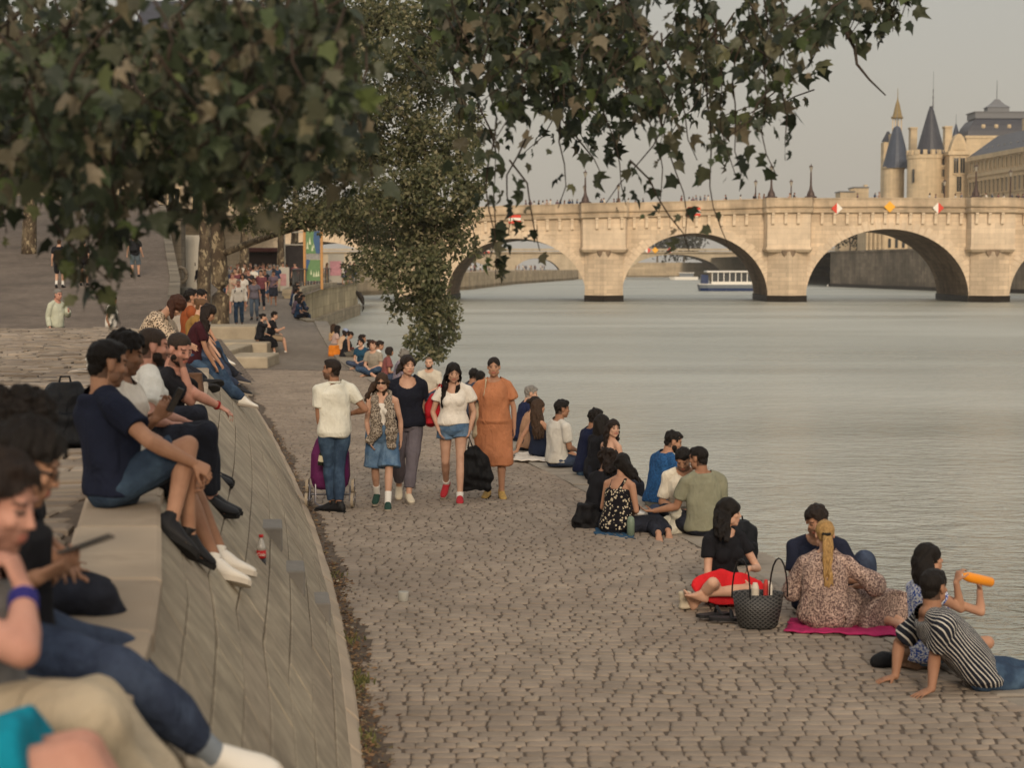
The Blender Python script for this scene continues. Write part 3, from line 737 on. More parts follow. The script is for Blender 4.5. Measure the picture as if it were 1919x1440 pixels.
for i in range(14):
    a = 2 * PI * i / 14; c = Vector((xx(1730, Yt) + 31.5 * k_ * math.cos(a), Yt + 31.5 * k_ * math.sin(a), (zz(291, Yt) + zz(282, Yt)) / 2))
    m = M(); m.box(c, (.8, 7.5 * k_, zz(282, Yt) - zz(291, Yt)), Matrix.Rotation(a, 3, 'Z')); m.build('merlon', m_pal, tb)
lathe_px('roof', 1740, Yt, [(27, 289), (20, 262), (12, 232), (5, 206), (3.2, 202), (3.2, 199)], m_slate, tb, 24); lathe_px('finial', 1743.5, Yt, [(1.6, 202), (1., 184), (1.8, 182), (.6, 178), (1.2, 168), (.4, 165), (.3, 133)], m_lead, tb, 6)
box_px('window', 1707, 1711, 317, 342, Yt - 33.5 * k_ * .75, .6, m_win, tb)
for u0, u1, v0, v1, Y, lab in ((1703, 1715, 238, 290, 466, 'tall stone chimney between the two cone roofed towers'), (1767, 1780, 236, 290, 470, 'tall stone chimney right of the battlemented tower')):
    c = thing('chimney_stack', (xx((u0 + u1) / 2, Y), Y, zz(gv(Y), Y)), lab, 'chimney'); box_px('stack', u0, u1, v0 + 3, gv(Y), Y, 2.5, m_pal, c); box_px('cap', u0 - 1.2, u1 + 1.2, v0, v0 + 3, Y - .2, 3, m_pal, c)
tc_ = thing('clock_tower', (xx(1676, 500), 500, zg), 'slim square clock tower with an open gilded lantern and spire', 'tower')
box_px('shaft', 1667, 1686, 250, gv(500), 500, 4.5, m_pal, tc_); box_px('corner_turret', 1653, 1668, 266, gv(500), 503, 4, m_pal, tc_)
m = M(); c = Vector((xx(1660.5, 505), 505, 0)); m.lathe(c, [(9.5 / ppm(505) * 1.3, zz(266, 505)), (.3, zz(246, 505))], 4); m.build('turret_roof', m_slate, tc_)
for du in (-8, -3, 2.5, 8): lathe_px('lantern_post', 1677 + du, 502, [(1.1, 250), (1.1, 220)], m_pal, tc_, 6)
lathe_px('lantern_ring', 1677, 502, [(11, 222), (11.5, 219), (8.5, 217)], m_gold, tc_, 8); lathe_px('spire', 1677.5, 502, [(9, 218), (6.8, 208), (4, 195), (2.2, 190), (.8, 184), (.4, 165)], m_gold, tc_, 8)
# palace wings
pal = thing('palace', (xx(1820, 420), 420, zg), 'long cream stone palace with slate mansard roofs and rows of windows', 'palace')
box_px('wall', 1730, 1812, 313, gv(448), 448, 14, m_pal, pal)
def gable_roof(name, u0, u1, v0, v1, Y, dep, mat, ins=.25):
    xa, xb = xx(u0, Y), xx(u1, Y); z0, z1 = zz(v0, Y), zz(v1, Y); m = M(); i = dep * ins
    m.hexa([(xa, Y, z0), (xb, Y, z0), (xb, Y + dep, z0), (xa, Y + dep, z0), (xa + i, Y + dep * .4, z1), (xb - i, Y + dep * .4, z1), (xb - i, Y + dep * .6, z1), (xa + i, Y + dep * .6, z1)]); return m.build(name, mat, pal)
box_px('cornice', 1728, 1814, 309, 313.5, 447.6, 15, m_pal, pal); gable_roof('roof', 1729, 1830, 309.5, 282, 447.7, 14, m_slate)
# central pavilion
box_px('pavilion', 1776, 1812, 290, gv(444), 443, 12, m_pal, pal); box_px('cornice', 1774, 1815, 283, 290, 442.5, 13, m_pal, pal)
m = M(); Y = 442.7; pts = [(xx(1777 + 33 * i / 12, Y), Y, zz(283 - 33 * math.sin(PI * i / 12) ** .8, Y)) for i in range(13)]; m.prism(pts, (0, 3, 0)); m.build('pediment', m_pal, pal, fix=True)
m = M(); Y = 442.5; pts = [(xx(1782 + 23 * i / 12, Y), Y, zz(281 - 23 * math.sin(PI * i / 12) ** .8, Y)) for i in range(13)]; m.prism(pts, (0, .3, 0)); m.build('tympanum', m_pal2, pal, fix=True)
# right wing, nearer towards the right: facade line from (1812,440) to (2010,372)
WA, WB = Vector((xx(1812, 440), 440, 0)), Vector((xx(2010, 372), 372, 0)); wd = (WB - WA).normalized(); wn = Vector((wd.y, -wd.x, 0)); WL = (WB - WA).length
def wz(v, t): Y = WA.y + (WB.y - WA.y) * t; return zz(v, Y)
def slab(name, t0, t1, v0a, v0b, v1a, v1b, out, dep, mat):
    m = M(); a = WA + wd * WL * t0; b = WA + wd * WL * t1; P = lambda p, o, z: p + wn * o + Vector((0, 0, z))
    m.hexa([P(a, out, v1a), P(b, out, v1b), P(b, out - dep, v1b), P(a, out - dep, v1a), P(a, out, v0a), P(b, out, v0b), P(b, out - dep, v0b), P(a, out - dep, v0a)]); return m.build(name, mat, pal, fix=True)
ztop = wz(303, 0.0); zmid = wz(331, 0.0)
slab('wall', 0, 1, ztop, ztop, zg - .5, zg - .5, 0, 16, m_pal); slab('cornice', -.01, 1, ztop + 1.1, ztop + 1.1, ztop, ztop, .5, 17, m_pal); slab('string_course', 0, 1, zmid + .5, zmid + .5, zmid - .4, zmid - .4, .35, 1, m_pal)
m = M(); a, b = WA, WB; z0 = ztop + 1.1; z1 = z0 + 5.2; P = lambda p, o, z: p + wn * o + Vector((0, 0, z))
m.hexa([P(a, .3, z0), P(b, .3, z0), P(b, -16, z0), P(a, -16, z0), P(a + wd * 4, -6, z1), P(b, -6, z1), P(b, -11, z1), P(a + wd * 4, -11, z1)]); m.build('roof', m_slate, pal, fix=True)
slab('attic_wall', .36, 1.0, z1 + 1.2, z1 + 1.2, z0 - .3, z0 - .3, -7, 6, m_pal)
wm = None
def pal_window(p, w, h, R_, par):
    global wm
    if wm is None:
        m = M(); fw = .14
        m.box((0, -.05, 0), (1, .1, 1), mi=0); m.box((0, -.12, .53), (1.25, .25, .1), mi=1); m.box((0, -.12, -.53), (1.25, .25, .07), mi=1)
        for x in (-.55, .55): m.box((x, -.1, 0), (.1, .2, 1.0), mi=1)
        m.box((0, -.11, 0), (.06, .04, 1), mi=1)
        wm = m.build('window', [m_win, m_pal], None, loc=(0, 0, 0)); c = wm
    else: c = wm.copy(); COL.objects.link(c)
    c.parent = par; c.location = Vector(p) - Vector(par['_base']); c.scale = (w, 1.5, h); c.rotation_euler = (0, 0, R_); return c
rot = math.atan2(wd.y, wd.x)
for i in range(16):
    t = .03 + i * .042
    if t > .62: break
    a = WA + wd * WL * t + wn * .02
    pal_window(a + Vector((0, 0, (ztop + zmid) / 2 + .2)), 1.0, 2.6, rot, pal); pal_window(a + Vector((0, 0, zmid - 3.2)), 1.5, 3.4, rot, pal); pal_window(a + Vector((0, 0, zmid - 8.2)), 1.4, 3.6, rot, pal)
for i in range(6):
    x = xx(1741 + i * 11, 448); pal_window((x, 447.97, zz(324, 448)), 1.0, 2.0, 0, pal); pal_window((x, 447.97, zz(352, 448)), 1.2, 3., 0, pal)
for u, v in ((1788, 310), (1800, 310), (1794, 345)): pal_window((xx(u, 443), 442.97, zz(v, 443)), 1.2, 4., 0, pal)
for i in range(9):
    a = WA + wd * WL * (.05 + i * .062) + wn * -2.2; m = M(); m.box(a + Vector((0, 0, z0 + 1.6)), (.35, 1.1, 1.), Matrix.Rotation(rot, 3, 'Z')); m.build('dormer', m_lead, pal)
for i, tt in enumerate((.3, .38, .47, .58)):
    a = WA + wd * WL * tt + wn * -7; m = M(); m.box(a + Vector((0, 0, z1 + 1.2)), (1.6, 1.2, 3.4), Matrix.Rotation(rot, 3, 'Z')); m.build('chimney', m_pal, pal)
# big dome
dm = thing('domed_pavilion', (xx(1862, 470), 470, zg), 'square pavilion with a bulging slate dome and small crowning lantern', 'dome')
k_ = 1 / ppm(470); c = Vector((xx(1862, 470), 470, 0))
def sq(prof, mat, name):
    m = M(); m.rings([[c + Vector((x * r * k_, y * r * k_, zz(v, 470))) for x, y in ((-1, -.62), (1, -.62), (1, .62), (-1, .62))] for r, v in prof]); return m.build(name, mat, dm)
sq([(66, gv(470)), (66, 262)], m_pal, 'wall'); sq([(68, 262), (68, 257)], m_pal, 'cornice')
sq([(64, 257), (62, 248), (57, 238), (50, 228), (44, 224)], m_slate, 'dome'); sq([(47, 224), (47, 213), (49, 213), (49, 211)], m_lead, 'crown'); sq([(20, 211), (20, 203), (22, 202), (13, 196), (7, 190), (4, 186)], m_lead, 'lantern')
lathe_px('finial', 1862, 470, [(1., 188), (.5, 150)], m_lead, dm, 6)
for du in (-24, 0, 24): lathe_px('oculus', 1862 + du, 440.5, [(3.2, 240), (4, 237), (3.2, 233)], m_pal, dm, 10)
tu = thing('small_turret', (xx(1787, 475), 475, zg), 'thin slate cone turret peeping between chimney and dome', 'turret')
lathe_px('roof', 1787, 475, [(7.5, 258), (4, 243), (1, 232)], m_slate2, tu, 12); lathe_px('turret_wall', 1787, 475, [(7, gv(475)), (7, 258)], m_pal, tu, 12); lathe_px('finial', 1787, 475, [(.6, 233), (.3, 214)], m_lead, tu, 5)
# low pale buildings left of the towers
for u0, u1, v0, Y, lab in ((1573, 1600, 360, 540, 'low flat roofed pale house above the bridge parapet'), (1598, 1626, 352, 545, 'pale house with a stubby chimney beside the island trees')):
    h = thing('pale_house', (xx((u0 + u1) / 2, Y), Y, zg), lab, 'house'); box_px('wall', u0, u1, v0, gv(Y), Y, 8, m_pal, h); box_px('roof', u0 - 1, u1 + 1, v0 - 2, v0, Y - .3, 9, m_lead, h); box_px('chimney', u1 - 8, u1 - 2, v0 - 6, v0 - 2, Y + 2, 2, m_pal, h)
# courthouse fragment visible through the right arch
h = thing('columned_house', (xx(1650, 400), 400, zg), 'pale columned house front seen through the right arch', 'house')
box_px('wall', 1622, 1700, 415, gv(400), 404, 10, m_pal, h); box_px('cornice', 1620, 1702, 411, 416, 403.5, 11, m_pal, h)
for i in range(5): lathe_px('column', 1624 + i * 8, 402, [(2, gv(402)), (1.8, 420)], m_pal, h, 8)
for i in range(3): box_px('window', 1664 + i * 13, 1669 + i * 13, 447, 464, 403.7, .4, m_win, h)
# ---------- left bank buildings
m_lb = stone('street_house_stone', 'a89a86', 'xz', 1.8, .7, .01, .85, .06, .25, .3, .2)
def house(x0, x1, Y, z0, floors, lab, fh=3.4):
    h = thing('street_house', ((x0 + x1) / 2, Y, z0), lab, 'house', 'houses along the upper street'); H = floors * fh
    m = M(); m.box(((x0 + x1) / 2, Y + 5, z0 + H / 2), (x1 - x0, 10, H)); m.build('wall', m_lb, h)
    m = M(); m.hexa([(x0, Y - .4, z0 + H), (x1, Y - .4, z0 + H), (x1, Y + 10, z0 + H), (x0, Y + 10, z0 + H), (x0 + .5, Y + 2, z0 + H + 3.5), (x1 - .5, Y + 2, z0 + H + 3.5), (x1 - .5, Y + 8, z0 + H + 3.5), (x0 + .5, Y + 8, z0 + H + 3.5)]); m.build('roof', m_slate, h)
    m = M(); m.box(((x0 + x1) / 2, Y - .15, z0 + H - .2), (x1 - x0 + .3, .5, .4)); m.build('cornice', m_lb, h)
    n = int((x1 - x0) / 2.6)
    for f in range(floors):
        for i in range(n): pal_window((x0 + (i + .5) * (x1 - x0) / n, Y - .02, z0 + f * fh + 1.9), 1.2, 2.1, 0, h)
house(-75, -58, 190, 8.5, 6, 'stone town house furthest left beyond the ramp'); house(-57.7, -42, 192, 8.5, 5, 'stone town house in the middle above the ramp'); house(-41.7, -28, 191, 8.5, 6, 'stone town house nearest the river above the ramp')
# ================================================================== people
WARN = []
PEND = []          # (obj, voxel, post, smooth_iter)
def V3(*a): return Vector(a)
class G:
    """collects overlapping closed solids that become one continuous remeshed surface"""
    def __init__(self): self.m = M()
    def capsule(self, a, b, ra, rb, n=12, flat0=False, flat1=False, mid=None):
        a, b = Vector(a), Vector(b)
        pts, rad = [a], [ra]
        if mid:
            for t, r in mid: pts.append(a.lerp(b, t)); rad.append(r)
        pts.append(b); rad.append(rb)
        if not (flat0 or flat1): self.m.tube(pts, rad, n, True)
        else:
            self.m.tube(pts, rad, n)
            if not flat0: self.m.ell(pts[0], rad[0] * .99, n=n, m=8)
            if not flat1: self.m.ell(pts[-1], rad[-1] * .99, n=n, m=8)
        return self
    def loft(self, secs, n=20):
        """secs: (center, side, front, halfwidth, halfdepth[, squareness])"""
        rs = []
        for s in secs:
            c, sd_, fr, w, d = s[:5]; e = s[5] if len(s) > 5 else 1.
            ring = []
            for k in range(n):
                t = 2 * PI * k / n; cx, sy = math.cos(t), math.sin(t)
                cx = math.copysign(abs(cx) ** e, cx); sy = math.copysign(abs(sy) ** e, sy)
                ring.append(c + sd_ * w * cx + fr * d * sy)
            rs.append(ring)
        self.m.rings(rs); return self
def queue(g, name, mat, parent, vox, post=None, smooth=4, base=None, label=None):
    o = g.m.build(name, mat, parent, loc=base if parent is None else None)
    r = o.modifiers.new('r', 'REMESH'); r.mode = 'VOXEL'; r.voxel_size = vox; r.use_smooth_shade = True
    if smooth:
        s = o.modifiers.new('s', 'SMOOTH'); s.iterations = smooth; s.factor = .5
    PEND.append((o, post)); 
    if label: o['label'] = label
    return o
def flush():
    dg = bpy.context.evaluated_depsgraph_get()
    for o, post in PEND:
        me = bpy.data.meshes.new_from_object(o.evaluated_get(dg), depsgraph=dg)
        o.modifiers.clear(); old = o.data; o.data = me; me.name = o.name; bpy.data.meshes.remove(old)
        if post: post(o)
    PEND.clear()
def get_co(me):
    a = np.empty(len(me.vertices) * 3, dtype=np.float32); me.vertices.foreach_get('co', a); return a.reshape(-1, 3)
def get_no(me):
    a = np.empty(len(me.vertices) * 3, dtype=np.float32); me.vertices.foreach_get('normal', a); return a.reshape(-1, 3)
def put_co(me, a): me.vertices.foreach_set('co', a.astype(np.float32).ravel()); me.update()
def fold_noise(P, f, seed, aniso=(1, 1, 1)):
    r = np.random.RandomState(seed); out = np.zeros(len(P)); A = np.asarray(aniso)
    for k in range(7):
        d = r.normal(size=3) * A; d /= np.linalg.norm(d); ff = f * (.6 + 1.3 * r.rand())
        ph = r.rand() * 6.28; w = r.normal(size=3); w /= np.linalg.norm(w)
        out += np.sin(P @ d * ff + ph + 1.3 * np.sin(P @ w * ff * .45 + ph * 2))
    return out / 7 ** .5
def cut_faces(o, fn):
    """delete faces whose centre satisfies fn(centres array) -> bool mask"""
    import bmesh
    me = o.data; n = len(me.polygons); c = np.empty(n * 3, dtype=np.float32); me.polygons.foreach_get('center', c); mask = fn(c.reshape(-1, 3))
    if not mask.any(): return
    b = bmesh.new(); b.from_mesh(me); b.faces.ensure_lookup_table()
    bmesh.ops.delete(b, geom=[b.faces[i] for i in np.nonzero(mask)[0]], context='FACES'); b.to_mesh(me); b.free(); me.update()

# ---- materials for people
def skin_mat(name, col):
    k = 'skin_' + name
    if k in _MATS: return _MATS[k]
    t = NT(k); v = t.coord(); c = lin(col)
    n1 = t.noise(v, 9, 4); base = t.mix(1., c, t.ramp(n1, [(.3, (.86, .79, .76)), (.7, (1.1, 1.08, 1.06))]), 'MULTIPLY')
    at_ = t.node('ShaderNodeAttribute', attribute_name='tint')
    colr = t.mix(at_.outputs['Alpha'], base, at_.outputs['Color'])
    t.out(colr, .6, t.bump(t.noise(v, 90, 3), .2, .003), .25)
    t.put(t.b, 'Subsurface Weight', .04); t.put(t.b, 'Subsurface Radius', (.02, .008, .004))
    _MATS[k] = t.m; return t.m
SK = {'fair': 'bd9882', 'mid': 'a9826a', 'tan': '936e57', 'dark': '6b4a38', 'pink': 'b98b7a'}
def cloth(name, col, rough=.9, var=.16, bump=.5, kind=None, col2=None, col3=None):
    k = 'cloth_' + name
    if k in _MATS: return _MATS[k]
    t = NT(k); v = t.coord(); c = lin(col); n1 = t.noise(v, 5, 5, .6); weave = t.noise(v, 260, 2); fold = t.noise(t.node('ShaderNodeMapping', {'Vector': v, 'Scale': (1, 1, .55)}).outputs[0], 11, 3, .5, .6)
    colr = c
    if kind == 'stripe':
        uv = t.node('ShaderNodeUVMap').outputs[0]; sx = t.node('ShaderNodeSeparateXYZ', {0: uv}).outputs[0]
        w = t.math('FRACT', t.math('MULTIPLY', sx, 1.)); m_ = t.math('LESS_THAN', w, .24); colr = t.mix(m_, c, lin(col2))
    if kind == 'leopard':
        vo = t.node('ShaderNodeTexVoronoi', {'Vector': v, 'Scale': 42., 'Randomness': .85}).outputs['Distance']
        ring = t.ramp(vo, [(.0, 0.), (.16, 0.), (.2, 1.), (.42, 1.), (.48, 0.)]); inner = t.ramp(vo, [(.15, 1.), (.2, 0.)])
        brk = t.math('GREATER_THAN', t.noise(v, 90, 2), .4)
        colr = t.mix(inner, c, lin(col3)); colr = t.mix(t.math('MULTIPLY', ring, brk), colr, lin(col2))
    if kind == 'floral':
        vo = t.node('ShaderNodeTexVoronoi', {'Vector': v, 'Scale': 34., 'Randomness': 1.}).outputs['Distance']
        pet = t.math('LESS_THAN', t.math('ADD', vo, t.math('MULTIPLY', t.noise(v, 120, 2), .25)), .47)
        colr = t.mix(pet, c, lin(col2)); colr = t.mix(t.math('LESS_THAN', vo, .1), colr, lin(col3))
    if kind == 'speckle':
        s_ = t.noise(v, 75, 3, .6); s2_ = t.noise(v, 48, 2)
        colr = t.mix(t.ramp(s_, [(.47, 0.), (.53, 1.)]), c, lin(col2)); colr = t.mix(t.ramp(s2_, [(.6, 0.), (.64, 1.)]), colr, lin(col3))
    if kind == 'denim':
        f2 = t.noise(v, 7, 4, .6); colr = t.mix(t.ramp(f2, [(.45, 0.), (.72, .75)]), c, lin(col2))
    colr = t.mix(1., colr, t.ramp(n1, [(.3, 1 - var), (.7, 1 + var)]), 'MULTIPLY')
    h = t.math('ADD', t.math('MULTIPLY', fold, 1.6), t.math('MULTIPLY', weave, .12))
    t.out(colr, rough, t.bump(h, min(1, bump * 1.8), .02), .15); t.put(t.b, 'Sheen Weight', .0)
    _MATS[k] = t.m; return t.m
def hair_mat(name, col):
    k = 'hair_' + name
    if k in _MATS: return _MATS[k]
    t = NT(k); v = t.coord(); n1 = t.noise(t.node('ShaderNodeMapping', {'Vector': v, 'Scale': (1, 1, .18)}).outputs[0], 130, 3, .6, .5)
    colr = t.mix(1., lin(col), t.ramp(n1, [(.3, .55), (.7, 1.45)]), 'MULTIPLY')
    t.out(colr, .6, t.bump(n1, 1., .008), .2); _MATS[k] = t.m; return t.m
HAIR = {'black': '16110e', 'dark': '221914', 'brown': '3a2a1e', 'lightbrown': '5f4630', 'blond': '9a7a4c', 'grey': '77736d', 'buzz': '30261f', 'auburn': '3e2418'}
m_sole = pmat('sole_rubber', '8f8578', rough=.8, var=.1); m_solewhite = pmat('sole_white', 'b9b0a2', rough=.8, var=.1); m_soleblk = pmat('sole_black', '1b1a19', rough=.8, var=.1)

# ---- skeleton helpers
FEM = dict(sh=.166, hip=.095, chest=(.143, .105), waist=(.12, .09), pel=(.172, .118), arm=.82, leg=.96, neck=.048, H=1.66)
MAL = dict(sh=.183, hip=.09, chest=(.17, .115), waist=(.15, .105), pel=(.16, .115), arm=1., leg=1., neck=.061, H=1.78)
def yawv(deg):
    a = math.radians(deg); return V3(math.sin(a), math.cos(a), 0), V3(math.cos(a), -math.sin(a), 0)     # forward, right
def best_mid(a, b, u, v, L1, L2):
    """point on the sight line through (u,v) whose distances to a and b best match the two bone lengths"""
    r = ray(u, v); t0 = (a - CAM).dot(r); bt = None
    for i in range(-140, 141):
        t = t0 + i * .006; p = CAM + r * t; d1 = (p - a).length - L1; d2 = (p - b).length - L2
        e = d1 * d1 + d2 * d2 + 1e-5 * i * i * .01
        if bt is None or e < bt[0]: bt = (e, p)
    return bt[1]
def swing(a, b, L1, L2, hint):
    d = b - a; D = d.length; 
    if D > (L1 + L2) * .999: return a.lerp(b, L1 / (L1 + L2))
    x = (L1 * L1 - L2 * L2 + D * D) / (2 * D); h = math.sqrt(max(L1 * L1 - x * x, 0)); d.normalize()
    hp = hint - d * hint.dot(d)
    if hp.length < 1e-4: hp = V3(0, 0, 1)
    return a + d * x + hp.normalized() * h

class Pose: pass
def base_pose(sex, s, pel, neck, yaw, hipyaw=None, head=None, gaze=None, shdrop=0., shyaw=None):
    """pel, neck: world points (mid hip joint, base of neck)"""
    p = Pose(); p.sex = sex; p.s = s; K = FEM if sex == 'f' else MAL; p.K = K
    f, r = yawv(yaw); hf, hr = yawv(hipyaw if hipyaw is not None else yaw)
    p.pel, p.neck = Vector(pel), Vector(neck); ax = (p.neck - p.pel).normalized(); p.ax = ax
    sr = (r - ax * r.dot(ax)).normalized(); p.sr = sr; p.sf = ax.cross(sr) * 1.; 
    if p.sf.dot(f) < 0 and abs(ax.z) > .3: p.sf = -p.sf
    p.hr = (hr - ax * hr.dot(ax) * .3).normalized(); p.hf = hf
    p.sh = {k: p.neck - ax * .078 * s + sr * K['sh'] * s * q + p.sf * .0 + V3(0, 0, -shdrop) for k, q in (('L', -1), ('R', 1))}
    p.hip = {k: p.pel + p.hr * K['hip'] * s * q for k, q in (('L', -1), ('R', 1))}
    g = gaze if gaze is not None else (yaw, 0, 0); gy, gp, gr = (tuple(g) + (0, 0))[:3]
    hd, hrr = yawv(gy); a = math.radians(gp); fwd = (hd * math.cos(a) + V3(0, 0, 1) * math.sin(a)); up = hrr.cross(fwd)
    if gr: q = Matrix.Rotation(math.radians(gr), 3, fwd); hrr = q @ hrr; up = q @ up
    p.hR = Matrix((hrr, fwd, up)).transposed()
    if head is None: head = p.neck + ax * .08 * s + up * .078 * s + fwd * .036 * s
    p.head = Vector(head); p.el = {}; p.wr = {}; p.kn = {}; p.an = {}; p.toe = {}; p.hand = {}; p.palm = {}
    p.sole = {}
    return p
UA, FA, TH, SN = .285, .25, .43, .42

# ---- body building
def hand(g, wr, d, palm_n, side, s, curl=.5, spread=.06, vox=.006):
    """wr wrist, d pointing along the hand, palm_n normal out of the palm; side -1 L / +1 R : thumb side = side-dependent"""
    d = d.normalized(); n = (palm_n - d * palm_n.dot(d)); n = n.normalized() if n.length > 1e-3 else frame(d)[0]
    th = d.cross(n) * (-side)      # towards the thumb
    th.normalize(); L = .088 * s
    g.loft([(wr - d * .01, th, n, .024 * s, .018 * s), (wr + d * L * .3, th, n, .034 * s, .0165 * s), (wr + d * L * .75, th, n, .041 * s, .0145 * s), (wr + d * L * 1.02, th, n, .039 * s, .012 * s)], 14)
    for i, (off, ln, r) in enumerate(((.0305, .072, .0082), (.0102, .08, .0085), (-.0102, .075, .0082), (-.0300, .058, .0072))):
        p = wr + d * L * (1.0 - .05 * abs(i - 1)) + th * off * s; c = curl * (1 + .12 * i); dd = (d + th * spread * (1.5 - i)).normalized(); pts = [p - dd * .012]; rr = [r * s * 1.05]
        ax = dd.cross(n).normalized()
        for k, fl in enumerate((.45, .32, .25)):
            q = Matrix.Rotation(-c * (.55, .9, .65)[k], 3, ax) if True else None
            dn = q @ dd
            if dn.dot(n) < dd.dot(n) - 1e-6: dn = Matrix.Rotation(c * (.55, .9, .65)[k], 3, ax) @ dd
            dd = dn; p = p + dd * ln * fl * s; pts.append(p); rr.append(r * s * (1 - .1 * (k + 1)))
        g.m.tube(pts, rr, 8, True)
    p = wr + d * L * .28 + th * .026 * s; dd = (d * .62 + th * .72 + n * .32).normalized(); pts = [p]; rr = [.0125 * s]
    for k, fl in enumerate((.038, .03, .024)):
        dd = (dd + d * .18 * curl + n * .22 * curl - th * .2 * curl * k).normalized(); p = p + dd * fl * s; pts.append(p); rr.append((.0105, .0092, .008)[k] * s)
    g.m.tube(pts, rr, 8, True)
def foot(g, an, fwd, up, s, bare=True):
    fwd = fwd.normalized(); up = (up - fwd * up.dot(fwd)).normalized(); sd_ = fwd.cross(up)
    g.loft([(an - fwd * .055 * s - up * .05 * s, sd_, up, .022 * s, .022 * s), (an - fwd * .035 * s - up * .035 * s, sd_, up, .033 * s, .042 * s), (an + fwd * .03 * s - up * .03 * s, sd_, up, .034 * s, .048 * s),
            (an + fwd * .09 * s - up * .05 * s, sd_, up, .042 * s, .028 * s), (an + fwd * .135 * s - up * .062 * s, sd_, up, .044 * s, .017 * s), (an + fwd * .16 * s - up * .066 * s, sd_, up, .038 * s, .012 * s)], 12)
    for i in range(5):
        o = (-.034 + .017 * i) * s; q = an + fwd * (.15 - .012 * abs(i - 1)) * s - up * .068 * s + sd_ * o
        g.m.tube([q, q + fwd * (.028) * s], [.0095 * s, .0085 * s], 8, True)
def head_geo(g, p, vox, fine=True, jaw=1., age=0):
    s = p.s; R_ = p.hR; H = p.head; k = s * (1. if p.sex == 'm' else .96)
    E = lambda x, y, z, a, b, c: g.m.ell(H + R_ @ V3(x, y, z) * k, (a * k, b * k, c * k), R_, 16, 10)
    E(0, -.012, .036, .077, .097, .083); E(0, .022, -.022, .063, .072, .088); E(0, .034, -.083, .047 * jaw, .047, .034); E(0, .06, -.101, .024 * jaw, .022, .017)
    E(0, -.045, -.03, .055, .05, .06)
    if fine:
        g.m.tube([H + R_ @ V3(0, y, z) * k for y, z in ((.082, .018), (.092, -.008), (.1015, -.03))], [.0075 * k, .0085 * k, .0105 * k], 8, True)
        for q in (-1, 1):
            E(q * .010, .090, -.035, .0075, .010, .0068); E(q * .031, .078, .027, .022, .012, .008); E(q * .041, .062, -.022, .021, .02, .019)
            E(q * .077, -.008, -.008, .009, .02, .031); E(q * .03, .0755, .004, .0135, .0105, .0085); E(q * .05, .02, -.062, .02, .035, .03)
        E(0, .0855, -.058, .022, .0085, .005); E(0, .0845, -.0675, .019, .009, .0055); E(0, .078, -.062, .034, .014, .022)
